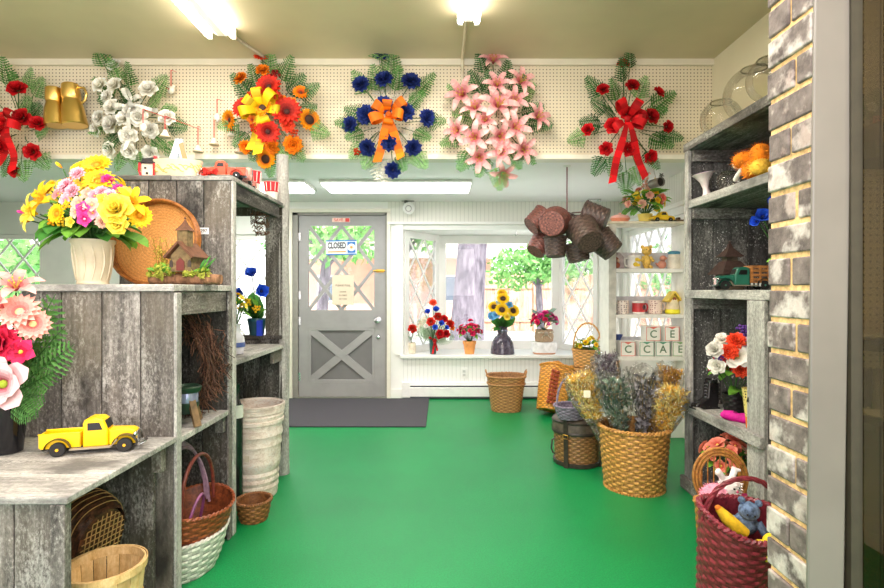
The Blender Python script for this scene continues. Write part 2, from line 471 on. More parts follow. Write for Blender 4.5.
LACE_ME = [fern_mesh('lace frond', LACE, 13, .24, .12)]
def leaf_mesh(m, w=.5, droop=.25, b=.6, fold=.3):
    mb = MB(); petal(mb, 1, w, 12, -40*droop*3, 0, fold, 6, 0, 0, .6, b, .01, 0, .4, .6)
    return mb.mesh('leaf', [m])
LEAF = [leaf_mesh(GREEN), leaf_mesh(GREEN, .62, .35)]; LEAF2 = [leaf_mesh(GREEN2), leaf_mesh(GREEN2, .4, .3)]
BLADE = [leaf_mesh(GREEN, .1, .3, .8, .2)]
SAGE = petal_mat('blue grey leaf', (96,128,110), (140,168,150)); SAGE_L = [leaf_mesh(SAGE, .4, .2)]

def ribbon_mat(name, rgb): return petal_mat(name, tuple(int(x*.8) for x in rgb), rgb, .15)
def ribbon_loop(mb, o, d, L, w, nrm=(0,-1,0), fat=.5):
    """one bow loop: leaves o along d, swells, comes back"""
    o = Vector(o); d = Vector(d).normalized(); n = Vector(nrm); n = (n - d*n.dot(d)).normalized(); side = d.cross(n)
    pts = []
    for i in range(13):
        a = 2*pi*i/12; pts.append(o + d*(L*(1-cos(a))/2) + n*(fat*L*.45*sin(a) + .25*L*(1-cos(a))/2))
    vs = []; fs = []; ts = []; gs = []
    for i, p in enumerate(pts):
        ww = w*(.35+.65*sin(pi*i/12)); vs += [p-side*ww/2, p+side*ww/2]
    for i in range(12): fs.append((2*i,2*i+1,2*i+3,2*i+2)); ts.append(.5+.18*sin(i*1.3)); gs.append(RND.random())
    mb.add(vs, fs, None, ts, gs)
def ribbon_tail(mb, a, b, w, nrm=(0,-1,0), wav=.02):
    a = Vector(a); b = Vector(b); d = (b-a); n = Vector(nrm); side = d.normalized().cross(n).normalized()
    vs = []; fs = []; ts = []; gs = []
    for i in range(11):
        u = i/10; p = a + d*u + n*(wav*sin(u*7)+wav*1.2); ww = w*(.45+.55*min(1,u*2.5)); vs += [p-side*ww/2, p+side*ww/2]
    vs[-1] = vs[-1] + d*.06; 
    for i in range(10): fs.append((2*i,2*i+1,2*i+3,2*i+2)); ts.append(.5+.16*cos(i*.7*2)); gs.append(RND.random())
    mb.add(vs, fs, None, ts, gs)

PAL = {  # colour sets for blooms: inner, outer, centre
 'red': ((120,4,10), (200,16,26), (60,20,10)), 'white': ((214,208,180), (246,244,238), (220,200,120)),
 'navy': ((14,22,66), (30,48,118), (20,20,50)), 'pinklily': ((206,84,104), (244,192,190), (190,150,60)),
 'orange': ((196,56,8), (240,138,20), (88,40,12)), 'sunor': ((200,80,8), (246,160,20), (50,26,12)),
 'scarlet': ((130,12,8), (206,40,20), (60,14,8)), 'yellow': ((232,150,10), (252,216,40), (210,150,20)),
 'lemon': ((240,196,40), (254,236,96), (230,180,40)), 'pink': ((224,130,160), (246,196,210), (230,190,90)),
 'magenta': ((190,16,100), (240,74,160), (250,180,210)), 'hotpink': ((190,12,60), (236,50,110), (240,200,80)),
 'blue': ((20,50,170), (44,92,214), (20,30,80)), 'coral': ((226,80,70), (250,150,130), (240,200,90)),
 'blush': ((226,122,118), (244,178,166), (240,210,150)), 'magn': ((190,0,70), (246,214,218), (150,170,40)),
 'crim': ((170,20,60), (226,46,84), (150,20,50)), 'yelsun': ((236,170,10), (252,214,30), (60,36,14)),
 'cornblue': ((60,130,190), (110,176,220), (60,110,170)), 'purple': ((110,70,160), (178,140,206), (90,60,130)),
 'peach': ((240,170,150), (250,206,186), (240,200,120)), 'redor': ((196,40,24), (232,84,50), (120,60,20)),
 'lightlily': ((214,96,104), (246,190,182), (210,180,70)),
}
def B(kind, col): return bloom(kind, col, *PAL[col])

def spray(root, c, Y, blooms, ferns, names=None, depth=.14, lace=(), leafs=10, pale=False):
    """blooms: (px,py,kind,colour,radius px); ferns: tips (px,py); everything fans out of c, a point on the board"""
    c = Vector(c); o = root.location
    base = c + Vector((0, .1, -.02)) - o
    st = MB()
    spn = max(sqrt((b[0]-blooms[0][0])**2) for b in blooms) or 1
    for (px, py, kind, col, r) in blooms:
        rad = r/F*Y
        off = P(px, py, Y) - c; k = min(1, Vector((off.x, 0, off.z)).length/.42)
        yy = Y - depth*(1-k*k*.75) - .03
        p = P(px, py, yy) - o
        d = Vector((off.x*.75, -.42, off.z*.75+.04)) + Vector((RND.uniform(-.1,.1), 0, RND.uniform(-.1,.1)))
        put(B(kind, col), kind, root, p, d, rad*yy/Y)
        st.tube([base, (base+p)/2+Vector((0,-.03,.01)), p - d.normalized()*rad*.1], .0035, 5)
    st.build('stems', STEM, root)
    for i, (px, py) in enumerate(ferns):
        tip = P(px, py, Y-.11-.07*RND.random()) - o
        L = (tip-base).length; tip = tip + (tip-base)*.05; a = base + Vector((0,-.03,0)) + (tip-base)*max(.12, 1-RND.uniform(.2,.25)/L)
        putx(RND.choice(SPRAY_ME), 'fern_frond', root, a, tip, (RND.uniform(-.3,.3), -1, RND.uniform(-.2,.4)))
        fs_ = MB(); fs_.tube([base, a + (tip-a)*.1], .0025, 4); fs_.build('stem', STEM, root)
    for (px, py) in lace:
        tip = P(px, py, Y-.1) - o
        putx(LACE_ME[0], 'lace_frond', root, base + (tip-base)*.1, tip, (0,-1,.2))
    for i in range(leafs):
        a = RND.uniform(0, 2*pi); L = RND.uniform(.09, .15)
        s0 = base + Vector((cos(a)*.06, -.06, sin(a)*.08)); putx(FERN_ME[0], 'fern_frond', root, s0, s0 + Vector((cos(a)*L, -.03, sin(a)*L*1.25)), (0,-1,.3))

def dome(root, c, rx, rz, flowers, leaves=12, leafset=None, leaflen=.08, low=-.15, fronds=0, frondset=None, flen=.14, ry=None, nbr='stems', stem_to=None):
    """a bouquet: flowers (kind, colour, n, radius) over a dome about c (local coordinates)"""
    c = Vector(c); ry = ry or rx; lst = []
    for kind, col, n, r in flowers: lst += [(kind, col, r)]*n
    RND.shuffle(lst); n = len(lst); st = MB(); foot = Vector(stem_to) if stem_to else c - Vector((0,0,rz*.6))
    for i, (kind, col, r) in enumerate(lst):
        zz = 1 - (i+.5)/n*(1-low); a = i*2.39996 + RND.uniform(-.2,.2); h = sqrt(max(0, 1-zz*zz)); q = RND.uniform(.86, 1.06)
        d = Vector((h*cos(a), h*sin(a), zz)); p = c + Vector((d.x*rx, d.y*ry, d.z*rz))*q
        put(B(kind, col), kind, root, p, (d.x, d.y, d.z+.1), r*RND.uniform(.88,1.12))
        st.tube([foot, (foot+p)/2+Vector((0,0,.01)), p], .0025, 5)
    st.build('stems', STEM, root)
    for i in range(leaves):
        a = i*2.39996+.7; e = RND.uniform(-.5, .75); d = Vector((cos(a)*cos(e), sin(a)*cos(e), sin(e)))
        s0 = c + Vector((d.x*rx, d.y*ry, d.z*rz))*.45; L = leaflen*RND.uniform(.8,1.25)
        putx(RND.choice(leafset or LEAF), 'leaf', root, s0, s0 + Vector((d.x*rx, d.y*ry, d.z*rz))*.35 + d*L, (d.x*.2, d.y*.2, 1))
    for i in range(fronds):
        a = i*2.39996+.2; e = RND.uniform(-.1, 1.0); d = Vector((cos(a)*cos(e), sin(a)*cos(e), sin(e)))
        s0 = c + d*.02; putx(RND.choice(frondset or FERN_ME), 'fern_frond', root, s0, s0 + Vector((d.x*rx, d.y*ry, d.z*rz))*.7 + d*flen, (d.x*.3, d.y*.3-.2, 1))

# ------------------------------------------------------------------ baskets
def wicker(name, rgb, rgb2=None, rough=.6, scale=60):
    return mat(name, rgb, rough, 0, .28, scale, .15, rgb2=rgb2)
def hoop(rx, ry, z0, h, n=22, axis='x', lean=0, sag=1.0):
    pts = []
    for i in range(n+1):
        a = pi*i/n; x = cos(a)*rx; z = z0 + (max(0.0, sin(a))**sag)*h
        p = (x, lean*sin(a), z) if axis == 'x' else (lean*sin(a), x, z)
        pts.append(p)
    return pts
def weave(mb, rx, ry, h, rb, rows, stakes, amp, bulge=0, e=2.0, z0=0, inner=True, dip=None, sub=3, vert=False):
    seg = stakes*3; prof = []
    for i in range(rows):
        for k in range(sub): prof.append((i, k/sub))
    prof.append((rows-1, .999))
    vs = []; ts = []
    def rad(u): return (rb + (1-rb)*u) + bulge*sin(pi*u)
    for i, f in prof:
        u = (i+f)/rows; b = sin(pi*min(f, .999))
        for k in range(seg):
            a = 2*pi*k/seg; c, q = cos(a), sin(a)
            if e != 2.0: c = math.copysign(abs(c)**(2/e), c); q = math.copysign(abs(q)**(2/e), q)
            w = cos(stakes*a/2*2*.5 + pi*i) if not vert else cos(stakes*a)
            d = amp*(b*(.35+.65*w) if not vert else (.5+.5*w)*.9+.25*b)
            zz = z0 + h*u
            if dip: zz += dip*u*(abs(cos(a))**2)
            vs.append(((rx*rad(u)+d)*c, (ry*rad(u)+d)*q, zz))
    fs = []
    n = len(prof)
    for i in range(n-1):
        for k in range(seg):
            l = (k+1) % seg; fs.append((i*seg+k, i*seg+l, (i+1)*seg+l, (i+1)*seg+k))
            a = 2*pi*(k+.5)/seg; r_, f = prof[i]; w = cos(stakes*a*.5+pi*r_) if not vert else cos(stakes*a)
            ts.append(.5 + .26*w*(1 if not vert else .8) - (.2 if f == 0 else 0) + RND.uniform(-.06,.06))  # dipped strands and row gaps darker, weave shade put into the tone
    mb.add(vs, fs, None, ts)
    if inner:
        t = amp*1.5+.003; pr = [(0.0, z0+.006)] + [(rad(j/6), z0+.006+(h-.006)*j/6) for j in range(7)]
        vs = []; fs = []; seg2 = 36
        for r, z in pr:
            for k in range(seg2):
                a = 2*pi*k/seg2; c, q = cos(a), sin(a)
                if e != 2.0: c = math.copysign(abs(c)**(2/e), c); q = math.copysign(abs(q)**(2/e), q)
                zz = z + (dip*((z-z0)/h)*(abs(cos(a))**2) if dip else 0)
                vs.append((max(rx*r-t, 0)*c, max(ry*r-t, 0)*q, zz))
        for i in range(len(pr)-1):
            for k in range(seg2): l = (k+1) % seg2; fs.append((i*seg2+k, (i+1)*seg2+k, (i+1)*seg2+l, i*seg2+l))
        mb.add(vs, fs, None, [.28 + .3*((j//seg2) % 2)*.4 + RND.uniform(-.05,.05) for j in range(len(fs))])  # inside darker than outside, its shade put into the tone
    nr, ns = 7, 32; vs = [(rx*rb*cos(2*pi*k/ns)*.995*i/nr, ry*rb*sin(2*pi*k/ns)*.995*i/nr, z0+(amp*.8 if i % 2 else 0.0003)) for i in range(1, nr+1) for k in range(ns)]; vs.append((0,0,z0))
    fs = [(nr*ns, (k+1)%ns, k) for k in range(ns)]; ts = [.5]*ns
    for i in range(nr-1):
        for k in range(ns): l = (k+1) % ns; fs.append((i*ns+k, i*ns+l, (i+1)*ns+l, (i+1)*ns+k)); ts.append(.5+(.24 if (k//2+i) % 2 else -.22)+RND.uniform(-.05,.05))
    mb.add(vs, fs, None, ts)
def rimpts(rx, ry, z, e=2.0, n=48, dip=None):
    out = []
    for k in range(n):
        a = 2*pi*k/n; c, q = cos(a), sin(a)
        if e != 2.0: c = math.copysign(abs(c)**(2/e), c); q = math.copysign(abs(q)**(2/e), q)
        out.append((rx*c, ry*q, z + (dip*abs(cos(a))**2 if dip else 0)))
    return out
def rim(mb, rx, ry, z, r, e=2.0, turns=24, dip=None, n=96):
    base = rimpts(rx, ry, z, e, n, dip)
    for ph in (0, pi):
        pts = []
        for k, p in enumerate(base):
            a = turns*2*pi*k/n + ph; p = Vector(p); d = Vector((p.x, p.y, 0)).normalized()
            pts.append(p + d*cos(a)*r*.55 + Vector((0,0,sin(a)*r*.55)))
        mb.t = .5+RND.uniform(-.06,.06); mb.tube(pts, r*.72, 6, True)
    mb.t = .5
def basket(root, rx, ry, h, rb, m, rows=12, stakes=24, amp=.004, bulge=0, e=2.0, rimr=.008, rm=None, handle=None, dip=None, vert=False, name='body'):
    mb = MB(); weave(mb, rx, ry, h, rb, rows, stakes, amp, bulge, e, 0, True, dip, 3, vert)
    mb.build(name, m, root, 50)
    mb = MB(); rim(mb, rx*1.0, ry*1.0, h, rimr, e, 26, dip); mb.build('rim', rm or m, root)
    if handle:
        for pts, r in handle:
            mb = MB(); pts = [Vector(p) for p in pts]; n = len(pts)
            for ph in (0, 2.1, 4.2):
                tw = []
                for i, p in enumerate(pts):
                    t = (pts[min(i+1,n-1)]-pts[max(i-1,0)]).normalized(); u = t.orthogonal().normalized()
                    u = (Vector((0,1,0)) - t*t.y); u = u.normalized() if u.length > .1 else t.orthogonal().normalized(); w = t.cross(u); a = ph + i*1.0
                    tw.append(p + (u*cos(a)+w*sin(a))*r*.5)
                mb.t = .5+RND.uniform(-.08,.08); mb.tube(tw, r*.62, 6)
            mb.build('handle', rm or m, root)
# ------------------------------------------------------------------ the setting
YP, YW, ZC, ZL, XR = 3.85, 5.78, 2.9, 2.18, 2.0
def sbox(name, boxes, m, label=None, bevel=0):
    mb = MB()
    for a, b in boxes: mb.box(a, b)
    return struct(mb.build(name, m, None, 30, bevel), label)
sbox('floor', [((-5.2,-1.2,-.06),(2.1,YW+.1,0))], carpet_mat(), 'bright green carpet over the whole shop floor')
ceil_m = mat('ceiling beige', (212,198,166), .55, var=.07, scale=1.2)
sbox('ceiling', [((-3.7,-4.2,ZC),(2.1,YP+.1,ZC+.06))], ceil_m, 'beige painted ceiling of the front room')  # extended back beyond the floor to keep the sun off it
sbox('ceiling', [((-5.3,YP+.1,ZL),(2.1,YW+.12,ZL+.06))], mat('low ceiling white', (250,246,248), .6, var=.02, scale=1), 'lower white ceiling over the window area')
sbox('wall_header', [((-5.3,YP,ZL),(XR,YP+.1,ZC))], peg_mat(), 'cream pegboard panel above the window area')
sbox('trim_1', [((-3.7,YP-.03,ZC-.045),(XR,YP,ZC))], cream, 'cream moulding along the top of the pegboard')
sbox('trim_2', [((-3.7,YP-.012,ZL-.012),(XR,YP+.1,ZL+.02))], mat('warm white trim', (236,230,214), .5, var=.03), 'thin strip along the bottom edge of the pegboard')
rw = mat('right wall cream', (232,222,196), .6, var=.03, scale=2)
sbox('wall_right', [((XR,-1.2,0),(XR+.1,YP,ZC))], rw)
ww = mat('far wall white', (238,238,233), .6, var=.03, scale=2)
RY0, RY1, RZ0, RZ1 = 4.3, 5.66, .55, 1.84
sbox('wall_right', [((XR,YP,0),(XR+.1,RY0,ZC)), ((XR,RY1,0),(XR+.1,YW+.1,ZC)), ((XR,RY0,0),(XR+.1,RY1,RZ0)), ((XR,RY0,RZ1),(XR+.1,RY1,ZC))], ww)
sbox('wall_left', [((-3.8,-1.2,0),(-3.7,YP+.1,ZC))], rw)
sbox('wall_left', [((-5.3,YP,0),(-5.2,YW+.1,ZC))], ww)
sbox('wall_left', [((-5.2,YP,0),(-3.7,YP+.1,ZL))], rw)
BX0, BX1, BZ0, BZ1 = -.43, 1.76, .48, 1.87
DX0, DX1, DZ1 = -1.66, -.61, 2.06
wins = [(-5.2,-4.44,.6,1.82),(-2.55,-1.86,.6,1.82)]
xs = [(-5.3, wins[0][0]), (wins[0][1], wins[1][0]), (wins[1][1], DX0), (DX1, BX0), (BX1, XR+.1)]
bx = [((a,YW,0),(b,YW+.12,ZL+.06)) for a, b in xs]
for a, b, z0, z1 in wins: bx += [((a,YW,0),(b,YW+.12,z0)), ((a,YW,z1),(b,YW+.12,ZL+.06))]
bx += [((DX0,YW,DZ1),(DX1,YW+.12,ZL+.06)), ((BX0,YW,BZ1),(BX1,YW+.12,ZL+.06))]
sbox('wall_back', bx, ww)
sbox('wall_back', [((BX0,YW,0),(BX1,YW+.12,BZ0-.03))], bead_mat('beadboard white', (238,238,234)), 'white beadboard wall below the bay window sill')
sbox('trim_3', [((-.60,YW-.02,1.95),(XR-.02,YW,ZL))], bead_mat('beadboard cream', (226,224,214)), 'beadboard band above the bay window')
sbox('trim_4', [((XR-.02,YP+.1,1.93),(XR,YW-.02,ZL))], bead_mat('beadboard cream side', (226,224,214), 1), 'beadboard band on the right wall')
sbox('trim_5', [((-.60,YW-.045,1.925),(XR-.02,YW,1.955)), ((XR-.045,YP+.1,1.90),(XR,YW-.045,1.93))], white, 'white strip below the beadboard band')
sbox('trim_6', [((-1.75,YW-.03,0),(DX0,YW,2.059)), ((DX1,YW-.03,0),(DX1+.04,YW,2.059)), ((-1.75,YW-.03,2.06),(DX1+.04,YW,2.10))], mat('door casing cream', (226,222,206), .5, var=.03), 'cream casing around the grey door')
sbox('baseboard_back', [((-5.2,YW-.015,0),(-1.76,YW,.1)), ((DX1+.04,YW-.015,0),(-.44,YW,.1)), ((1.4,YW-.015,0),(XR,YW,.1))], white)

# bay: floor of the bay (sill), ceiling, three windows
YB = 6.4; BXL, BXR = -.05, 1.45
def poly_slab(name, pts, z0, z1, m, label):
    mb = MB(); n = len(pts)
    mb.add([(x,y,z0) for x,y in pts]+[(x,y,z1) for x,y in pts], [list(range(n-1,-1,-1)), list(range(n,2*n))]+[(i,(i+1)%n,n+(i+1)%n,n+i) for i in range(n)])
    return struct(mb.build(name, m, None, 30, .004), label)
poly_slab('window_sill', [(BX0-.03,YW-.05),(BX1+.03,YW-.05),(BX1+.03,YW+.02),(BXR+.05,YB+.06),(BXL-.05,YB+.06),(BX0-.03,YW+.02)], BZ0-.035, BZ0, white, 'deep white sill of the bay window')
poly_slab('ceiling', [(BX0-.03,YW+.12),(BX1+.03,YW+.12),(BXR+.1,YB+.1),(BXL-.1,YB+.1)], BZ1, BZ1+.04, white, 'white ceiling of the bay window')

def lattice(name, o, ud, w, h, dw, dh, label, fw=.05, bar=.018, m=None, depth=.05, dia=True, phase=0.0, panes=glass):
    """window leaf: frame, diamond lattice and pane, standing at o, running along ud and up"""
    m = m or white
    r = sroot(name, label, o); r.rotation_euler = (0,0,math.atan2(ud[1], ud[0]))
    mb = MB(); d = depth
    mb.box((0,-d/2,0),(w,d/2,fw)); mb.box((0,-d/2,h-fw),(w,d/2,h)); mb.box((0,-d/2,fw),(fw,d/2,h-fw)); mb.box((w-fw,-d/2,fw),(w,d/2,h-fw))
    mb.build('frame', m, r, 30, .004)
    W = w-2*fw; H = h-2*fw
    if dia:
        mb = MB()
        for sg in (1,-1):
            for k in range(-20, 30):
                # line: x/dw + sg*z/dh = k + phase
                seg = []
                for (x, z) in [(0, None), (W, None), (None, 0), (None, H)]:
                    if x is None: x = (k+phase - sg*z/dh)*dw
                    else: z = (k+phase - x/dw)*dh/sg
                    if -1e-6 <= x <= W+1e-6 and -1e-6 <= z <= H+1e-6 and all(abs(x-a)+abs(z-b) > .01 for a, b in seg): seg.append((x, z))
                if len(seg) == 2: mb.bar((fw+seg[0][0],0,fw+seg[0][1]), (fw+seg[1][0],0,fw+seg[1][1]), .016+.0008*sg, bar+.0004*sg, (0,0,1) if False else (0,1e-3,1))
        mb.build('lattice', m, r, 30)
    mb = MB(); mb.box((fw,-.002,fw),(w-fw,.002,h-fw)); mb.build('pane', panes, r, 0)
    return r
WH = BZ1-BZ0
def seg_(a, b): return (b[0]-a[0], b[1]-a[1]), math.hypot(b[0]-a[0], b[1]-a[1])
ud, L = seg_((BX0,YW+.06),(BXL,YB)); lattice('window_1', (BX0,YW+.06,BZ0), ud, L, WH, .3, .42, 'angled diamond lattice window at the left of the bay', .075, .016)
lattice('window_2', (BXL,YB,BZ0), (1,0), BXR-BXL, WH, 1, 1, 'wide clear centre window of the bay', .1, dia=False)
ud, L = seg_((BXR,YB),(BX1,YW+.06)); lattice('window_3', (BXR,YB,BZ0), ud, L, WH, .3, .42, 'angled diamond lattice window at the right of the bay', .065, .016)
lattice('window_4', (-2.55,YW+.06,.6), (1,0), .69, 1.22, .3, .4, 'diamond lattice window behind the tall cabinet', .06)
lattice('window_5', (-5.2,YW+.06,.6), (1,0), .76, 1.22, .3, .36, 'diamond lattice window behind the pink flowers', .05)
lattice('window_6', (XR+.05,RY1,RZ0), (0,-1), RY1-RY0, RZ1-RZ0, .3, .42, 'diamond lattice window behind the white shelf unit', .06)
sbox('trim_7', [((-4.44,YW-.04,.0),(-4.05,YW,ZL)), ((-2.62,YW-.03,.5),(-2.53,YW,1.9)), ((-1.88,YW-.03,.5),(-1.8,YW,1.9))], white, 'white window casings on the far wall')
sbox('trim_8', [((BX0-.09,YW-.025,BZ0),(BX0,YW,1.925)), ((BX1,YW-.025,BZ0),(BX1+.2,YW,1.925))], white, 'white casing of the bay opening')

# door
DW0, DW1 = -1.60, -.635
d = sroot('door_1', 'grey half-glazed door with diamond lattice and crossbuck panel', (DW0, YW+.03, 0))
W = DW1-DW0; H = 2.03
def dx(px): return (px-298.5)/(385-298.5)*W
def dz(py): return (398-py)/(398-215)*H
gx0, gx1, gz0, gz1 = dx(308), dx(374), dz(310), dz(225)
px0, px1, pz0, pz1 = dx(308), dx(374.5), dz(383), dz(328)
mb = MB()
for a, b in (((0,0,0),(W,.04,pz0)), ((0,0,pz1),(W,.04,gz0)), ((0,0,gz1),(W,.04,H)), ((0,0,pz0),(px0,.04,pz1)), ((px1,0,pz0),(W,.04,pz1)), ((0,0,gz0),(gx0,.04,gz1)), ((gx1,0,gz0),(W,.04,gz1))): mb.box(a, b)
mb.build('door_leaf', greyp, d, 30)
mb = MB(); mb.box((px0,.026,pz0),(px1,.034,pz1)); mb.build('lower_panel', greyp_shade, d, 0)
mb = MB(); s_ = .085
mb.bar((px0,.016,pz0),(px1,.016,pz1), .02, s_, (0,0,1)); mb.bar((px0,.0152,pz1),(px1,.0152,pz0), .021, s_*1.01, (0,0,1))
mb.box((px0,.003,pz0),(px0+.03,.03,pz1)); mb.box((px1-.03,.003,pz0),(px1,.03,pz1)); mb.box((px0,.0025,pz0),(px1,.0302,pz0+.03)); mb.box((px0,.0025,pz1-.03),(px1,.0302,pz1))
mb.build('crossbuck', greyp, d, 30, .003)
mb = MB(); cx_, cz_ = (gx0+gx1)/2, (gz0+gz1)/2
for a, b in (((gx0,gz0),(gx1,gz1)), ((gx0,gz1),(gx1,gz0)), ((cx_,gz1),(gx0,cz_)), ((cx_,gz1),(gx1,cz_)), ((cx_,gz0),(gx0,cz_)), ((cx_,gz0),(gx1,cz_))):
    kk = (a[0]*7+b[0]*3+a[1]*5+b[1]*2) % 1*.0012; mb.bar((a[0],.018+kk,a[1]), (b[0],.018+kk,b[1]), .034+kk, .034+kk, (0,0,1))
mb.build('lattice', greyp, d, 30)
mb = MB(); mb.box((gx0,.022,gz0),(gx1,.026,gz1)); mb.build('pane', glass, d, 0)
mb = MB(); kx = dx(377.5); kz = dz(320)
M_ = Matrix.Translation((kx,0,kz)) @ Matrix.Rotation(pi/2, 4, 'X')
mb.lathe([(.036,0),(.036,.006),(.014,.01),(.014,.035),(.03,.045),(.036,.06),(.03,.074),(.0,.078)], 20, M_); mb.build('knob', chrome, d)
mb = MB(); mb.lathe([(.022,0),(.022,.012),(.016,.018),(0,.02)], 16, Matrix.Translation((dx(378),0,dz(337))) @ Matrix.Rotation(pi/2, 4, 'X')); mb.build('deadbolt', chrome, d)
mb = MB(); mb.cyl((dx(373),-.012,dz(270.5)),(dx(386),-.012,dz(270.5)), .009, 10); mb.box((dx(376),-.012,dz(272)),(dx(384),0,dz(269))); mb.build('latch', brass, d)
for zz in (dz(236), dz(295), dz(321), dz(377)):
    mb = MB(); mb.cyl((-.006,-.006,zz-.045),(-.006,-.006,zz+.045), .008, 8); mb.box((-.006,-.003,zz-.045),(.02,0,zz+.045)); mb.build('hinge', chrome, d)
mb = MB(); mb.box((DW0-.06,YW,0),(DW0-.003,YW+.1,DZ1)); mb.box((DW1+.003,YW,0),(DX1,YW+.1,DZ1)); mb.box((DW0-.06,YW,H+.004),(DX1,YW+.1,DZ1)); struct(mb.build('door_frame', mat('door frame grey', (140,138,130), .5, var=.05), None, 30), 'grey frame around the door')
sbox('trim_9', [((DW0-.05,YW-.02,0),(DX1,YW+.12,.012))], mat('threshold metal', (150,146,138), .4, .6), 'metal threshold under the grey door')

# closed sign, sticker, notice
sg = thing('closed_sign', 'white and blue CLOSED sign hanging in the door window', 'sign', P(341.3,247.5,YW+.01), (0,radians(-1),0))
signw = mat('sign white', (246,248,250), .4, var=.02); signb = mat('sign blue', (30,112,190), .4, var=.05)
w_, h_ = .34, .165
mb = MB(); mb.box((-w_/2,0,-h_/2),(w_/2,.004,h_/2)); mb.build('board', signw, sg, 0)
mb = MB(); mb.box((-w_/2,-.0015,h_/2-.014),(w_/2,0,h_/2)); mb.box((-w_/2,-.0015,-h_/2),(w_/2,0,-h_/2+.014)); mb.box((.068,-.0015,-.062),(w_/2-.012,0,.062)); mb.build('blue_border', signb, sg, 0)
mb = MB(); mb.lathe([(.042,0),(.042,.001)], 24, at(.113,-.0016,0)); mb.build('white_disc', signw, sg, 0)
mb = MB()
mb.lathe([(.016,0),(.016,.001)], 16, at(.113,-.003,0))
for k in range(8):
    a = k*pi/4; mb.bar((.113+.02*cos(a),-.0036,.02*sin(a)),(.113+.034*cos(a),-.0036,.034*sin(a)), .001, .007, (0,0,1))
mb.build('sun_mark', mat('sign orange', (236,150,70), .5), sg, 0)
text('CLOSED', .072, mat('sign ink', (36,34,48), .6), sg, at(-.05,-.002,.02) @ Matrix.Diagonal((.76,1.3,1,1)), bold=.035)
mb = MB(); mb.box((-.15,-.0015,-.055),(.05,0,-.04)); mb.build('orange_line', mat('sign orange', (236,150,70), .5), sg, 0)
mb = MB(); mb.tube([(-.1,.004,h_/2),(0,.008,h_/2+.09),(.1,.004,h_/2)], .0015, 5); mb.build('string', mat('string', (170,160,140)), sg)
stk = thing('door_sticker', 'small red and white lettered sticker above the door window', 'sticker', P(341,220,YW+.025))
mb = MB(); mb.box((-.1,0,-.024),(.1,.002,.024)); mb.build('backing', mat('sticker pale', (244,206,190), .5), stk, 0)
rd = mat('sticker red', (214,50,40), .5, var=.1)
mb = MB(); mb.box((.048,-.0012,-.02),(.094,0,.02)); mb.build('red_block', rd, stk, 0)
text('SAVE', .046, rd, stk, at(-.026,-.001,0))
nb = thing('paper_notice', 'cream paper notice taped inside the lower door window', 'notice', P(343,290,YW+.01))
mb = MB(); mb.box((-.12,0,-.165),(.12,.002,.165)); mb.build('sheet', mat('notice paper', (222,206,182), .8, var=.03), nb, 0)
ink = mat('notice ink', (104,82,66), .8)
for s, z in (('PLEASE PULL', .05), ('DOOR', -.02), ('CLOSED', -.06), ('AS YOU', -.1)): text(s, .03 if z > 0 else .024, ink, nb, at(0,-.001,z))

sw = thing('light_switch', 'white light switch plate beside the grey door', 'switch', P(394,282,YW))
mb = MB(); mb.box((-.05,-.008,-.065),(.05,0,.065)); mb.build('plate', white, sw, 30, .003)
for x in (-.02,.02):
    mb = MB(); mb.box((x-.005,-.02,-.012),(x+.005,-.008,.012)); mb.build('toggle', white, sw, 30)
ol = thing('wall_outlet', 'white power outlet below the window sill', 'outlet', P(464,373,YW))
mb = MB(); mb.box((-.036,-.008,-.058),(.036,0,.058)); mb.build('plate', white, ol, 30, .003)
for z in (-.02,.02):
    mb = MB(); mb.box((-.016,-.011,z-.014),(.016,-.008,z+.014)); mb.build('socket', mat('outlet grey', (206,206,202), .5), ol, 30)
ht = thing('baseboard_heater', 'long white baseboard heater under the bay window', 'heater', (-.44,YW,0))
hm = mat('heater enamel', (240,239,236), .4, var=.03)
mb = MB(); mb.prism([(0,.03),(-.075,.03),(-.075,.125),(-.07,.13),(-.045,.13),(-.045,.15),(-.07,.15),(-.06,.18),(0,.18)], 1.9, Matrix.Translation((.95+.06,0,0)) @ Matrix.Rotation(pi/2, 4, 'Z') @ Matrix.Diagonal((1,1,1,1)))
mb.build('casing', hm, ht, 30)
for x in (0,.1+1.86):
    mb = MB(); mb.box((x,-.08,.02),(x+.09,0,.185)); mb.build('end_cap', hm, ht, 30, .004)
mb = MB(); mb.box((.09,-.05,.128),(1.96,-.044,.152)); mb.box((.09,-.07,.012),(1.96,-.02,.03)); mb.build('vent_slot', mat('heater dark', (84,86,92), .6), ht, 0)
dm = thing('doormat', 'dark charcoal doormat on the carpet before the door', 'mat', (-.93,5.14,0))
mb = MB(); mb.box((-.79,-.6,0),(.79,.57,.012)); mb.build('pile', mat('mat charcoal', (72,70,76), .95, var=.3, scale=180, bump=.6), dm, 30, .004)
sp = thing('spotlight', 'round white spotlight on a dark bracket above the window', 'light', P(408,205,YW-.03))
mb = MB(); mb.box((-.07,-.05,.04),(.07,.01,.06)); mb.tube([(-.02,-.01,.05),(-.02,-.06,.03),(.0,-.07,-.03)], .02, 8); mb.build('bracket', mat('bracket grey', (96,94,88), .4, .5), sp)
mb = MB(); mb.lathe([(.03,.06),(.062,.02),(.066,-.04),(.056,-.045),(.05,-.02),(0,-.015)], 22, Matrix.Translation((.015,-.1,-.05)) @ Matrix.Rotation(radians(-78), 4, 'X')); mb.build('lamp_head', white, sp)
mb = MB(); mb.lathe([(.026,.0),(.036,.0),(.036,.004),(.026,.004)], 22, Matrix.Translation((.015,-.15,-.062)) @ Matrix.Rotation(radians(-78), 4, 'X'), close=True); mb.build('lens_ring', mat('ring grey', (170,168,164), .4), sp)
bk = thing('ceiling_bracket', 'small chrome two-armed bracket under the low ceiling', 'bracket', (1.64,5.6,ZL))
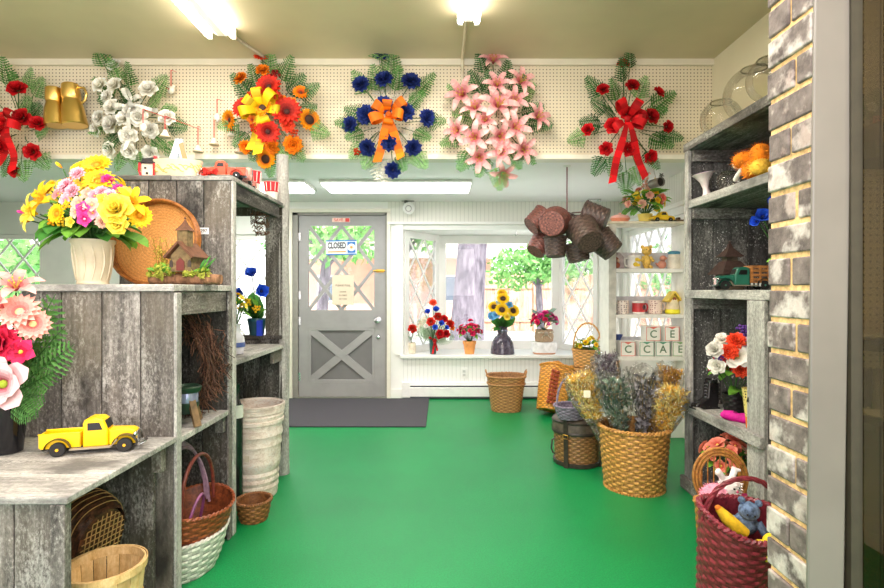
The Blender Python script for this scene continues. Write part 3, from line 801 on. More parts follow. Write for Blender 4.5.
mb = MB(); mb.cbox((0,0,-.006),(.14,.03,.012)); mb.ball((-.06,-.01,-.018), .018, 8, 6); mb.ball((.05,-.01,-.018), .018, 8, 6); mb.build('body', chrome, bk)
hk = thing('ceiling_hook', 'small hook under the ceiling of the bay window', 'hook', (.83,5.83,BZ1))
mb = MB(); mb.tube([(0,0,0),(0,0,-.03),(.012,0,-.045),(0,0,-.06),(-.012,0,-.05)], .004, 6); mb.build('wire', chrome, hk)

# lights
tube_m = emit_mat('lit fluorescent tube', (255,246,232), 14)
enamel = mat('fixture enamel', (238,236,228), .4, var=.03)
def strip_light(name, label, x0, x1, y0, y1, z, power, tubes_along_y=True):
    r = thing(name, label, 'light', ((x0+x1)/2, (y0+y1)/2, z), group=None)
    w = (x1-x0)/2; L = (y1-y0)/2
    mb = MB(); mb.prism([(-w*.55,0),(w*.55,0),(w*.5,-.03),(w*.25,-.05),(-w*.25,-.05),(-w*.5,-.03)], 2*L); mb.build('housing', enamel, r, 30)
    for sx in (-1,1):
        mb = MB(); mb.cyl((sx*w*.7,-L*.97,-.055),(sx*w*.7,L*.97,-.055), .019, 12); mb.build('tube', tube_m, r)
        for sy in (-1,1):
            mb = MB(); mb.cbox((sx*w*.7,sy*L,-.035),(.03,.016,.075)); mb.build('socket', enamel, r, 30, .003)
    return r
strip_light('fluorescent_light', 'lit fluorescent strip light on the ceiling at upper left', -1.54, -1.32, 1.9, 3.38, ZC, 0)
strip_light('fluorescent_light', 'fluorescent strip light end with conduit, at top centre of the ceiling', .09, .235, 1.7, 3.2, ZC, 0)
cd = mat('conduit cream', (222,212,186), .5, var=.04)
mb = MB(); mb.cyl((.15,3.2,ZC-.012),(.15,YP-.05,ZC-.012), .011, 10); mb.tube([(.15,YP-.06,ZC-.012),(.15,YP-.048,ZC-.03),(.15,YP-.046,ZC-.07),(.15,YP-.016,ZC-.09),(.15,YP-.012,2.72)], .011, 10)
tag(mb.build('conduit', cd), 'cream conduit from the centre strip light down the pegboard', 'conduit')
mb = MB(); mb.cyl((-1.42,3.38,ZC-.012),(-1.28,YP-.05,ZC-.012), .011, 10); tag(mb.build('conduit', mat('conduit grey', (196,188,168), .5)), 'thin conduit on the ceiling from the left strip light', 'conduit')
panel_m = emit_mat('lit diffuser', (255,255,252), 4.5)
for x0, x1, lb in ((-1.09,.27,'long lit ceiling light panel above and right of the door'), (-2.5,-1.22,'lit ceiling light panel partly behind the tall cabinet')):
    r = thing('ceiling_light', lb, 'light', ((x0+x1)/2, 4.83, ZL), group='panel lights on the low ceiling')
    mb = MB(); mb.cbox((0,0,-.012),(x1-x0,.46,.024)); mb.build('frame', mat('fixture frame', (206,206,198), .4), r, 30, .003)
    mb = MB(); mb.cbox((0,0,-.034),(x1-x0-.03,.42,.022)); mb.build('diffuser', panel_m, r, 30, .006)

# brick pier, painted post and reflecting glass at the right edge
def brick_mat():
    m, t, b, out = nt('painted old brick'); v = ocoord(t, (1,1,1)); n = noise(t, v, 22, 5, .65); n2 = noise(t, v, 9, 4, .6)
    a = N(t, 'ShaderNodeAttribute', attribute_name='tone')
    c = ramp(t, n, [(.3, lin((76,68,66))), (.6, lin((124,114,110))), (.75, lin((150,140,134)))])
    k = math_(t, 'ADD', math_(t, 'MULTIPLY', a.outputs['Fac'], .22), math_(t, 'MULTIPLY', n2, .95))
    wm = ramp(t, math_(t, 'ADD', k, math_(t, 'MULTIPLY', n, .25)), [(.74, (0,0,0,1)), (.86, (.8,.8,.8,1))])
    c = mixc(t, wm, c, lin((212,206,200))); rm = ramp(t, n2, [(.58, (0,0,0,1)), (.7, (.5,.5,.5,1))])
    c = mixc(t, rm, c, lin((128,92,80)))
    t.links.new(c, b.inputs['Base Color']); b.inputs['Roughness'].default_value = .85; bumpn(t, b, n, .7, .006); return m
mortar = mat('tan mortar', (222,184,128), .9, var=.25, scale=60, bump=.5)
BXF, BY0, BY1 = .853, 1.2, 1.362
pr = sroot('wall_brick', 'whitewashed brick pier at the right of the shop', (BXF, BY0, 0))
mb = MB(); mb.box((BXF+.006,BY0,0),(BXF+.055,BY1-.005,ZC)); mb.build('mortar', mortar, pr, 0, world=True)
mb = MB(); ch = .0805; i = 0; z = .004
while z < ZC-.02:
    spl = [(BY0,BY1)] if i % 2 == 0 else [(BY0,BY0+.052),(BY0+.063,BY1)]
    if i % 4 == 3: spl = [(BY0,BY0+.07),(BY0+.081,BY1)]
    for a, b_ in spl:
        mb.t = RND.uniform(.2,.85); j = RND.uniform(-.003,.003)
        mb.box((BXF+j,a,z),(BXF+.055,b_+RND.uniform(-.004,.004),z+ch-.013))
    z += ch; i += 1
mb.t = .5
mb.build('bricks', brick_mat(), pr, 30, .004, world=True)
mb = MB()
x0b, x0t, x1b, x1t, ya, yb = .831, .866, .914, .957, 1.19, 1.199
mb.add([(x0b,ya,0),(x1b,ya,0),(x1b,yb,0),(x0b,yb,0),(x0t,ya,ZC),(x1t,ya,ZC),(x1t,yb,ZC),(x0t,yb,ZC)], [(0,3,2,1),(4,5,6,7),(0,1,5,4),(1,2,6,5),(2,3,7,6),(3,0,4,7)])
struct(mb.build('trim_10', mat('post paint grey', (112,108,102), .35, var=.08, scale=4), None, 30, .004), 'flat grey painted post beside the brick pier')
tg_ = glass_mat('dark tinted glass', (158,148,124), .5, .02, 1.5, .02)
gr_ = sroot('window_7', 'dark tinted glass pane at the far right edge beside the grey post', (.938, 1.18, 0))
mb = MB(); mb.box((.02,0,.05),(.60,.006,ZC-.03)); mb.build('pane', tg_, gr_, 0)
dkf = mat('gasket dark', (52,48,36), .6)
mb = MB(); mb.box((-.006,.004,0),(.02,.022,ZC)); mb.build('gasket', dkf, gr_, 0)
mb = MB(); mb.box((.066,-.003,.05),(.070,0,ZC-.03)); mb.build('seam', dkf, gr_, 0)
mb = MB(); mb.box((.02,-.01,0),(.60,.02,.05)); mb.build('bottom_rail', dkf, gr_, 0)
mb = MB(); mb.box((.02,-.01,ZC-.03),(.60,.02,ZC)); mb.build('top_rail', dkf, gr_, 0)
# outside
gm = mat('sunlit pale ground', (232,230,224), .9, var=.06, scale=.6)
sbox('ground', [((-40,YW+.14,-.25),(40,70,-.15))], gm, 'pale sunlit ground outside the windows')
def foliage(mb, c, r, n, s, sq=.8):
    c = Vector(c)
    for i in range(n):
        d = Vector((RND.gauss(0,1), RND.gauss(0,1), RND.gauss(0,1))).normalized(); q = r*(RND.uniform(.35,1)**.5)
        p = c + Vector((d.x*q, d.y*q, d.z*q*sq)); u = Vector((RND.gauss(0,1), RND.gauss(0,1), RND.gauss(0,1))).normalized(); v = u.orthogonal().normalized()
        k = s*RND.uniform(.6,1.3); mb.add([p-u*k, p+v*k*.5, p+u*k, p-v*k*.5], [(0,1,2,3)], None, [RND.uniform(.3,.7)], [RND.random()])
leafm = petal_mat('tree leaf sunlit', (96,158,84), (160,206,130), .45)
def tree(name, label, x, y, h, r, tr, n=900, lean=0, clumps=6, s=.09):
    o = thing(name, label, 'tree', (x,y,-.15))
    mb = MB(); mb.tube([(0,0,0),(lean*.3,0,h*.35),(lean*.7,0,h*.7),(lean,0,h)], [tr*1.15,tr*.95,tr*.85,tr*.5], 12)
    for k in range(4):
        a = k*1.7+.3; mb.tube([(lean*.75,0,h*.72),(lean+cos(a)*r*.3,sin(a)*r*.3,h*.95),(lean+cos(a)*r*.7,sin(a)*r*.6,h*1.12)], [tr*.35,tr*.25,tr*.08], 6)
    mb.build('trunk', bark_mat('grey bark '+name, (84,76,88), (138,128,140), 5) if ('grey bark '+name) not in MATS else MATS['grey bark '+name], o)
    mb = MB()
    for k in range(clumps):
        a = k*2.4; q = .15 if k == 0 else .6; foliage(mb, (lean+cos(a)*r*q, sin(a)*r*q, h*1.02+r*.3*RND.uniform(-.6,1)), r*.6, n//clumps, s)
    mb.build('crown', leafm, o, 0)
    return o
tree('street_tree', 'thick grey tree trunk right outside the bay window', .40, 9.0, 3.6, 1.7, .29, 1400, .22, 7, .11)
tree('garden_tree', 'bushy green tree in front of the fence outside the bay window', 2.6, 13.6, 1.9, 1.15, .1, 1500, -.1, 6, .1)
tree('garden_tree', 'green tree beyond the fence at the right bay window', 5.3, 20.2, 2.4, 1.6, .12, 1200, 0, 6, .12)
tree('garden_tree', 'leafy tree seen through the top of the door window', -2.6, 11.0, 2.5, 1.3, .13, 1300, .2, 6, .1)
tree('garden_tree', 'leafy tree seen through the door window behind the closed sign', -1.25, 15, 3.1, 1.3, .16, 900, .2, 6, .12)
tree('garden_tree', 'green tree outside the far left lattice window', -7.4, 9.4, 1.5, 1.3, .12, 1500, 0, 7, .1)
tree('garden_tree', 'green tree outside the window behind the white shelf unit', 4.6, 8.6, 1.6, 1.1, .1, 900, 0, 5, .1)
fm = wood_mat('fence wood sunlit', 'z', (176,128,108), (208,162,140), (226,188,168), .3)
for x0, x1, y, lb in ((1.25,4.0,16.5,'brown board fence outside the centre of the bay window'), (4.2,9.5,18,'brown board fence outside the right bay window')):
    f_ = thing('board_fence', lb, 'fence', (x0,y,-.15))
    mb = MB(); x = 0
    while x < x1-x0: mb.t = RND.uniform(.35,.65); mb.box((x,0,.05),(x+.145,.03,1.9+RND.uniform(-.02,.02))); x += .15
    mb.build('boards', fm, f_, 0)
    for k in range(int((x1-x0)/1.7)+1):
        mb = MB(); mb.box((k*1.7-.06,-.1,0),(k*1.7+.06,-.003,2.0)); mb.build('post', fm, f_, 0)
    mb = MB(); mb.box((0,-.05,1.4),(x1-x0,-.002,1.5)); mb.box((0,-.05,.35),(x1-x0,-.002,.45)); mb.build('rail', fm, f_, 0)
hs = thing('house', 'pinkish house with a porch across the street', 'house', (-2.4,19,-.15))
hw = mat('house wall pinkish', (226,176,156), .8, var=.08, scale=2)
mb = MB(); mb.box((-2.6,0,0),(4.2,4,2.5)); mb.build('wall', hw, hs, 0)
mb = MB(); mb.prism([(-1.2,2.45),(2,4.0),(5.2,2.45),(5.2,2.6),(2,4.2),(-1.2,2.6)], 7.4, Matrix.Translation((.8,0,0)) @ Matrix.Rotation(pi/2,4,'Z')); mb.build('roof', mat('roof pale brown', (196,180,170), .9), hs, 0)
for x in (-1.8, 2.6):
    mb = MB(); mb.box((x-.35,-.03,.9),(x+.35,0,1.9)); fr = mb.build('window', white, hs, 0); mb = MB(); mb.box((x-.28,-.04,.97),(x+.28,-.03,1.83)); mb.build('pane', mat('far pane', (120,136,156), .2), fr, 0)
mb = MB(); mb.box((.2,-.04,0),(1.0,0,2.0)); mb.build('door', mat('far door', (120,140,170), .5), hs, 0)
for x in (-1.0, 1.6):
    mb = MB(); mb.box((x-.07,-1.05,0),(x+.07,-.9,2.45)); mb.build('porch_post', mat('porch post', (206,140,116), .7), hs, 0)

# ------------------------------------------------------------------ lamps, sky, camera
def area(name, loc, rot, sx, sy, power, col=(1,.95,.86), spread=180):
    l = bpy.data.lights.new(name, 'AREA'); l.shape = 'RECTANGLE'; l.size = sx; l.size_y = sy; l.energy = power; l.color = col; l.spread = radians(spread)
    o = bpy.data.objects.new(name, l); COL.objects.link(o); o.location = loc; o.rotation_euler = rot; return o
area('lamp_strip_left', (-1.43,2.64,ZC-.085), (0,0,0), .16, 1.4, 17, (1,.93,.8))
area('lamp_strip_centre', (.16,2.45,ZC-.085), (0,0,0), .12, 1.4, 30, (1,.93,.8))
area('fill_over_camera', (-.4,.2,ZC-.03), (0,0,0), 2.4, 1.0, 95, (1,.89,.86))  # added overhead fill near the camera, without any fixture
area('lamp_panel_right', (-.41,4.83,ZL-.05), (0,0,0), 1.3, .4, 14, (1,.92,.94))
area('lamp_panel_left', (-1.86,4.83,ZL-.05), (0,0,0), 1.2, .4, 14, (1,.92,.94))
area('fill_behind_camera', (-.2,-1.6,1.7), (radians(112),0,0), 2.2, 1.4, 48, (1,.9,.92))  # added frontal fill behind the camera, no flash stands there
sun = bpy.data.lights.new('sun', 'SUN'); sun.energy = 9; sun.angle = .03; sun.color = (1,.96,.88)
so = bpy.data.objects.new('sun', sun); COL.objects.link(so); so.rotation_euler = Euler((radians(36), radians(14), 0))
w = bpy.data.worlds.new('sky'); SC.world = w; w.use_nodes = True; t = w.node_tree; t.nodes.clear()
out = t.nodes.new('ShaderNodeOutputWorld'); bg = t.nodes.new('ShaderNodeBackground'); tc = t.nodes.new('ShaderNodeTexCoord')
sx_ = t.nodes.new('ShaderNodeSeparateXYZ'); t.links.new(tc.outputs['Generated'], sx_.inputs[0])
c = ramp(t, sx_.outputs['Z'], [(.0, (1,.95,.965,1)), (.5, (.88,.9,1,1))]); t.links.new(c, bg.inputs[0]); bg.inputs[1].default_value = 2.7
t.links.new(bg.outputs[0], out.inputs[0])
cam = bpy.data.cameras.new('camera'); cam.sensor_width = 36; cam.sensor_fit = 'HORIZONTAL'; cam.lens = F/884*36; cam.shift_x = 0; cam.shift_y = -4/884; cam.clip_start = .05
co = bpy.data.objects.new('camera', cam); COL.objects.link(co); co.location = (0,0,CZ); co.rotation_euler = (pi/2,0,0); SC.camera = co
SC.view_settings.view_transform = 'Standard'; SC.view_settings.look = 'None'; SC.view_settings.exposure = .25; SC.view_settings.gamma = 1
SC.cycles.max_bounces = 8; SC.cycles.diffuse_bounces = 4; SC.cycles.transparent_max_bounces = 16; SC.cycles.sample_clamp_indirect = 6
SC.cycles.caustics_reflective = False; SC.cycles.caustics_refractive = False
# ------------------------------------------------------------------ left side: grey board shelving
def planks(mb, p0, p1, ax, n, gap=.003, jit=.0, seed=None):
    """a panel of n boards side by side along axis ax"""
    a = list(p0); b = list(p1); L = p1[ax]-p0[ax]; cuts = [0] + sorted((k+RND.uniform(-.18,.18))/n for k in range(1, n)) + [1]
    for k in range(n):
        q0 = list(p0); q1 = list(p1); q0[ax] = p0[ax]+L*cuts[k]+gap/2; q1[ax] = p0[ax]+L*cuts[k+1]-gap/2
        if jit: 
            e = RND.uniform(-jit, jit); q1[2] += e
        mb.t = RND.uniform(.36,.66); mb.box(q0, q1)
    mb.t = .5
def board(name, boxes, m, parent, bevel=.003, tone=None):
    mb = MB()
    for a, b in boxes: mb.t = RND.uniform(.4,.62) if tone is None else tone; mb.box(a, b)
    return mb.build(name, m, parent, 30, bevel, world=True)
def panel(name, p0, p1, ax, n, m, parent, gap=.004):
    mb = MB(); planks(mb, p0, p1, ax, n, gap); return mb.build(name, m, parent, 30, .003, world=True)
XF = -1.03

# low bench
be = thing('display_bench', 'low grey weathered board bench holding the yellow toy truck', 'bench', (-1.5,1.73,0))
panel('top', (-2.0,1.41,.617), (XF+.012,1.998,.637), 1, 3, WD['lx'], be, .002)
panel('front_panel', (-2.0,1.432,0), (XF-.002,1.452,.616), 0, 6, WD['gz'], be)
panel('rear_panel', (-2.0,1.965,.02), (XF-.06,1.985,.616), 0, 5, WD['dz'], be)
board('front_post', [((XF-.035,1.412,0),(XF+.004,1.431,.616))], WD['gz'], be)
board('cleat', [((XF-.05,1.93,.52),(XF-.012,1.964,.616))], WD['gz'], be)
# middle cabinet
mc = thing('display_cabinet', 'waist-high grey board cabinet carrying the yellow bouquet and chapel', 'cabinet', (-1.5,2.27,0))
panel('side_panel', (-1.62,2.0,0), (XF-.001,2.022,1.195), 0, 4, WD['gz'], mc, .005)
panel('side_panel', (-1.56,2.505,0), (XF-.001,2.525,1.195), 0, 4, WD['dz'], mc)
panel('top', (-1.64,1.985,1.195), (XF+.006,2.535,1.222), 1, 3, WD['lx'], mc, .002)
board('front_post', [((XF-.001,1.995,0),(XF+.012,2.035,1.19))], WD['lz'], mc)
board('front_post', [((XF-.001,2.49,0),(XF+.010,2.53,1.19))], WD['gz'], mc)
panel('shelf', (-1.55,2.022,.60), (XF+.006,2.50,.625), 1, 3, WD['lx'], mc)
board('top_rail', [((XF-.03,2.036,1.10),(XF-.002,2.49,1.194))], WD['gy'], mc)
panel('back_panel', (-1.565,2.022,0), (-1.545,2.505,1.195), 1, 3, WD['dz'], mc)
board('cleat', [((XF-.05,2.47,.52),(XF-.01,2.502,.60))], WD['gz'], mc)
# tall cabinet
tc_ = thing('tall_display_cabinet', 'tall grey board cabinet with driftwood post beside the door', 'cabinet', (-1.35,2.97,0))
panel('side_panel', (-1.58,2.54,0), (XF-.001,2.562,1.735), 0, 4, WD['gz'], tc_, .006)
board('top', [((-1.6,2.525,1.735),(-1.32,3.40,1.758)), ((-1.318,2.53,1.735),(XF+.012,3.40,1.757))], WD['lx'], tc_)
board('front_post', [((XF-.001,2.535,0),(XF+.012,2.575,1.734))], WD['lz'], tc_)
panel('shelf', (-1.56,2.562,.825), (XF+.008,3.36,.852), 1, 3, WD['ly'], tc_)
board('shelf_rail', [((XF-.03,3.2,.745),(XF-.005,3.36,.824))], WD['gy'], tc_)
yf0, yf1 = 3.36, 3.385
mbx = [((-1.58,yf0,1.60),(XF-.002,yf1,1.734)), ((-1.58,yf0,1.705-.0),(XF,yf1,1.72))]
board('end_frame', [((-1.58,yf0,1.68),(XF-.002,yf1,1.734)), ((XF-.112,yf0,.90),(XF-.002,yf1,1.679)), ((-1.58,yf0,.90),(-1.50,yf1,1.679)), ((-1.499,yf0-.02,.885),(XF-.002,yf1+.03,.907))], WD['dz'], tc_)
panel('end_panel', (-1.58,yf0,0), (XF-.002,yf1,.884), 0, 4, WD['dz'], tc_)
panel('back_panel', (-1.6,2.562,0), (-1.58,3.36,1.2), 1, 5, WD['dz'], tc_)
board('top_rail', [((XF-.03,2.576,1.655),(XF-.002,3.3,1.734))], WD['dy'], tc_)
mb = MB()
pts = [(XF-.012,3.40,0),(XF-.015,3.402,.4),(XF-.009,3.40,.8),(XF-.012,3.405,1.05),(XF-.016,3.40,1.4),(XF-.010,3.402,1.75),(XF-.013,3.40,2.08)]
mb.tube(pts, [.044,.042,.043,.046,.042,.041,.038], 10); mb.build('driftwood_post', WD['lz'], tc_, world=True)

# yellow toy pickup truck
def wheel(parent, x, y, z, r, w, hub, name='wheel', flip=1):
    mb = MB(); M = Matrix.Translation((x,y,z)) @ Matrix.Rotation(pi/2, 4, 'X')
    mb.lathe([(r*.55,-w/2),(r*.9,-w/2),(r,-w*.3),(r,w*.3),(r*.9,w/2),(r*.55,w/2)], 24, M)
    o = mb.build(name, rubber, parent)
    mb = MB(); mb.lathe([(r*.6,-w*.45),(r*.6,w*.35),(r*.45,w*.42),(r*.2,w*.42),(r*.2,w*.62),(0,w*.66)], 20, M @ (Matrix.Rotation(pi,4,'X') if flip < 0 else Matrix.Identity(4)))
    mb.build('hub', hub, o)
def pickup(r, L, body, hub, trim, dark=black, stake=None):
    """toy pickup facing +X, total length L, wheels resting at z = 0"""
    s = L
    bd = MB()   # bonnet
    pr_ = [(0,.085),(.0,.165),(.02,.19),(.16,.205),(.16,.085)]
    bd.prism([(x*s+.13*s, z*s) for x, z in [(0,.07),(0,.235),(.2,.225),(.245,.2),(.255,.16),(.255,.07)]], .15*s)
    bd.build('bonnet', body, r, 40, .008*s)
    cb = MB(); cb.prism([(x*s, z*s) for x, z in [(-.1,.07),(-.1,.31),(-.085,.345),(-.04,.365),(.05,.36),(.09,.335),(.125,.24),(.13,.07)]], .2*s); cb.build('cab', body, r, 40, .014*s)
    for sy in (-1,1):
        w = MB(); w.prism([(x*s, z*s) for x, z in [(-.055,.24),(-.055,.315),(.05,.315),(.08,.24)]], .004*s, Matrix.Translation((0,sy*.102*s,0))); w.build('side_window', dark, r)
        w = MB(); w.prism([(x*s, z*s) for x, z in [(-.075,.085),(-.075,.23),(.105,.23),(.105,.085)]], .004*s, Matrix.Translation((0,sy*.101*s,0))); w.build('door', body, r)
    w = MB(); w.bar((.128*s,0,.25*s),(.097*s,0,.33*s), .16*s, .004*s, (1,0,0)); w.build('windscreen', dark, r)
    if not stake:
        b2 = MB(); b2.box((-.47*s,-.1*s,.09*s),(-.115*s,-.088*s,.225*s)); b2.box((-.47*s,.088*s,.09*s),(-.115*s,.1*s,.225*s)); b2.box((-.48*s,-.1*s,.09*s),(-.465*s,.1*s,.225*s)); b2.box((-.47*s,-.1*s,.08*s),(-.115*s,.1*s,.1*s)); b2.box((-.13*s,-.1*s,.09*s),(-.115*s,.1*s,.225*s))
        b2.tube([(-.485*s,-.1*s,.228*s),(-.115*s,-.1*s,.228*s)], .008*s, 6); b2.tube([(-.485*s,.1*s,.228*s),(-.115*s,.1*s,.228*s)], .008*s, 6)
        b2.build('truck_bed', body, r, 30, .004*s)
    for sy in (-1,1):
        for x in (-.31,.285):
            f = MB()
            for k in range(12):
                pass
            pts = [((x+.115*cos(a))*s, sy*.115*s, (.07+.115*sin(a))*s) for a in [radians(q) for q in range(5, 176, 17)]]
            f.strip([Vector(p) for p in pts], (0,1,0), .07*s)
            f.strip([Vector(p)+Vector((0,0,-.008*s)) for p in pts][::-1], (0,1,0), .07*s); f.build('fender', trim, r, 60)
            wheel(r, x*s, sy*.115*s, .072*s, .072*s, .045*s, hub, flip=-sy*1 if True else 1)
        rb = MB(); rb.bar((-.2*s,sy*.125*s,.068*s),(.17*s,sy*.125*s,.068*s), .05*s, .014*s); rb.bar((.16*s,sy*.125*s,.068*s),(.22*s,sy*.125*s,.14*s), .05*s, .01*s); rb.build('running_board', mat('running board grey', (150,140,120), .4), r, 30)
        hl = MB(); hl.ball((.375*s,sy*.085*s,.17*s), (.022*s,.026*s,.026*s), 12, 8); hl.build('headlight', chrome, r)
    gr = MB(); gr.box((.385*s,-.05*s,.08*s),(.394*s,.05*s,.195*s)); gr.build('grille', chrome, r, 30)
    bp = MB(); bp.tube([(.42*s,-.14*s,.07*s),(.45*s,-.06*s,.07*s),(.45*s,.06*s,.07*s),(.42*s,.14*s,.07*s)], .014*s, 8); bp.bar((.36*s,-.06*s,.07*s),(.45*s,-.06*s,.07*s), .012*s,.012*s); bp.bar((.36*s,.06*s,.07*s),(.45*s,.06*s,.07*s), .012*s,.012*s)
    bp.build('bumper', chrome, r)
    ch = MB(); ch.box((-.47*s,-.06*s,.055*s),(.38*s,.06*s,.085*s)); ch.build('chassis', dark, r, 30)
    if stake:
        b2 = MB(); b2.box((-.5*s,-.12*s,.11*s),(-.11*s,.12*s,.13*s)); b2.build('truck_bed', stake, r, 30)
        for sy in (-1,1):
            q = MB()
            for z in (.165,.235,.305,.365): q.box((-.5*s,sy*.12*s-.006*s,z*s-.02*s),(-.11*s,sy*.12*s+.006*s,z*s+.018*s))
            for x in (-.49,-.365,-.24,-.12): q.box((x*s-.014*s,sy*.128*s-.008*s,.11*s),(x*s+.014*s,sy*.128*s+.006*s,.385*s))
            q.build('stake_side', stake, r, 30)
        for xe in (-.11,-.5):
            q = MB()
            for z in (.165,.235,.305,.365): q.box((xe*s-.005*s,-.12*s,z*s-.02*s),(xe*s+.005*s,.12*s,z*s+.018*s))
            for y in (-.1,0,.1): q.box((xe*s-.007*s,y*s-.012*s,.11*s),(xe*s+.007*s,y*s+.012*s,.385*s))
            q.build('stake_end', stake, r, 30)
ye = mat('toy yellow enamel', (252,202,8), .3, var=.06, scale=6)
t1 = thing('toy_pickup_truck', 'yellow toy pickup truck on the low grey bench', 'toy truck', tuple(P(97,456,1.82).xy)+(.6375,), (0,0,radians(17)))
pickup(t1, .335, ye, mat('toy orange hub', (244,180,20), .4), mat('toy fender dark', (58,52,44), .35, .2))

# black vase with pink flowers
v1 = thing('pink_flower_vase', 'tall black vase of pink lilies and ferns on the bench', 'flower arrangement', (-1.505,1.80,.6375))
mb = MB(); mb.lathe([(.036,0),(.045,.004),(.052,.08),(.058,.155),(.06,.165),(.055,.165),(.05,.15)], 24); mb.build('vase', mat('black glaze', (22,22,26), .15), v1)
def pxf(root, items, ferns=(), st=None, green=None):
    """flowers measured one by one: (px,py,depth,kind,colour,radius px[,direction])"""
    s = MB(); o = root.location
    for it in items:
        px, py, Y, kind, col, r = it[:6]; p = P(px, py, Y) - o
        d = it[6] if len(it) > 6 else Vector((p.x-st[0], -.35 + (p.y-st[1])*.5, (p.z-st[2])*.9))
        put(B(kind, col), kind, root, p, d, r/F*Y)
        s.tube([st, (Vector(st)+p)/2+Vector((0,0,.015)), p-Vector(d).normalized()*.006], .003, 5)
    s.build('stems', STEM, root)
    for px, py, Y in ferns:
        p = P(px, py, Y) - o; a = Vector(st) + Vector((0,0,.05)); putx(RND.choice(FERN_ME), 'fern_frond', root, a+(p-a)*.1, p, (RND.uniform(-.2,.2),-1,.25))
pxf(v1, [(16,291,1.74,'lily','lightlily',22,(.35,-.5,.8)),(4,308,1.70,'lily','lightlily',18,(-.3,-.6,.5)),(20,312,1.72,'gerbera','blush',20,(.2,-.8,.5)),(33,324,1.73,'gerbera','blush',17,(.5,-.8,.1)),
 (3,343,1.70,'carnation','crim',21,(-.1,-1,.1)),(21,352,1.70,'blossom','hotpink',16,(.3,-.9,.2)),(6,384,1.67,'magnolia','magn',29,(.15,-1,.15)),(-14,365,1.7,'carnation','crim',18,(-.4,-1,.1)),(-20,330,1.72,'gerbera','blush',18)],
 [(50,288,1.80),(60,322,1.78),(70,342,1.75),(44,300,1.84),(52,370,1.74),(46,395,1.72),(40,412,1.70),(28,418,1.68),(56,354,1.84),(-20,290,1.8),(-30,400,1.7)], (0,0,.14))
for k in range(7):
    a = k*.9; putx(RND.choice(LEAF), 'leaf', v1, (.01,0,.16+.025*k), (.01+cos(a)*.1,-.05+sin(a)*.05,.19+.03*k), (0,-.5,1))

# bouquet in the cream pot
v2 = thing('yellow_bouquet_pot', 'big bouquet of yellow and pink flowers in a cream pot', 'flower arrangement', tuple(P(93,284,2.24).xy)+(1.2225,))
mb = MB(); mb.lathe([(.066,0),(.07,.004),(.066,.012),(.068,.02),(.09,.175),(.097,.18),(.097,.192),(.09,.192),(.082,.16)], 36)
for k in range(12):
    a = k*pi/6; mb.tube([((.069+.02*u)*cos(a+.16*sin(u*pi)), (.069+.02*u)*sin(a+.16*sin(u*pi)), .02+.145*u) for u in [j/6 for j in range(7)]], [.002+.0035*sin(pi*j/6) for j in range(7)], 6)
pot_ = mb.build('pot', mat('cream ceramic', (216,204,176), .35, var=.06), v2, 60); pot_.scale = (.88,.88,1)
pxf(v2, [(86,184,2.12,'gerbera','lemon',15,(-.1,-.9,.6)),(100,182,2.12,'gerbera','yellow',16,(.2,-.9,.6)),(72,181,2.14,'blossom','orange',8,(-.2,-.8,.6)),(95,196,2.07,'blossom','pink',8,(0,-1,.3)),(88,194,2.08,'blossom','peach',8,(0,-1,.3)),(103,200,2.06,'blossom','lemon',8,(.1,-1,.2)),(66,200,2.07,'blossom','pink',8,(-.2,-1,.2)),(71,222,2.05,'blossom','lemon',7,(-.2,-1,0)),(97,166,2.2,'gerbera','yellow',15,(.1,-.8,.7)),(82,168,2.22,'gerbera','yellow',12,(-.2,-.7,.8)),(117,210,2.04,'rose','lemon',17,(.25,-1,.25)),(118,224,2.04,'rose','lemon',11,(.25,-1,-.2)),
 (49,202,2.10,'lily','yellow',19,(-.5,-1,.4)),(38,214,2.10,'lily','lemon',18,(-.7,-1,.1)),(58,214,2.06,'gerbera','yellow',11,(-.3,-1,.1)),(131,204,2.12,'lily','yellow',16,(.7,-.8,.4)),(139,216,2.14,'gerbera','yellow',13,(.8,-.8,0)),(50,190,2.16,'gerbera','yellow',12,(-.5,-.8,.5)),(124,196,2.12,'gerbera','lemon',11,(.5,-.9,.4)),
 (78,174,2.1,'carnation','pink',8,(0,-.9,.5)),(84,209,2.03,'blossom','magenta',9,(0,-1,.1)),(85,219,2.02,'blossom','magenta',9,(0,-1,-.2)),(79,203,2.04,'blossom','peach',9,(-.2,-1,.3)),(92,205,2.04,'blossom','peach',9,(.3,-1,.3)),(93,213,2.04,'blossom','pink',8,(.3,-1,0)),(76,212,2.04,'blossom','peach',8,(-.4,-1,0)),
 (110,196,2.08,'carnation','pink',8,(.2,-.9,.4)),(102,192,2.08,'carnation','pink',7,(.1,-.9,.4)),(67,187,2.1,'carnation','pink',10,(-.3,-.9,.5)),(59,194,2.1,'blossom','pink',9,(-.4,-.9,.4)),(73,191,2.08,'carnation','pink',8,(-.1,-1,.4)),(108,180,2.12,'carnation','magenta',7,(.3,-.8,.6)),(104,175,2.14,'carnation','magenta',6,(.3,-.8,.7)),(119,190,2.12,'carnation','magenta',7,(.5,-.8,.5)),
 (26,213,2.14,'bud','magenta',5,(-.9,-.4,.2)),(30,221,2.14,'bud','yellow',5,(-.9,-.4,-.1)),(145,218,2.18,'bud','pink',5,(.9,-.4,0)),(62,168,2.2,'bud','yellow',5,(-.6,-.3,.7)),(102,222,2.04,'carnation','peach',7,(.1,-1,0)),(68,206,2.06,'berry','lemon',7),(62,222,2.08,'berry','lemon',8),(54,222,2.08,'berry','yellow',7),(104,208,2.06,'blossom','lemon',7),
 (92,176,2.36,'rose','lemon',14,(0,.3,1)),(120,195,2.36,'lily','yellow',16,(.6,.6,.6)),(60,198,2.36,'lily','lemon',16,(-.6,.6,.5)),(90,195,2.42,'gerbera','yellow',14,(0,1,.3))], (), (0,0,.17))
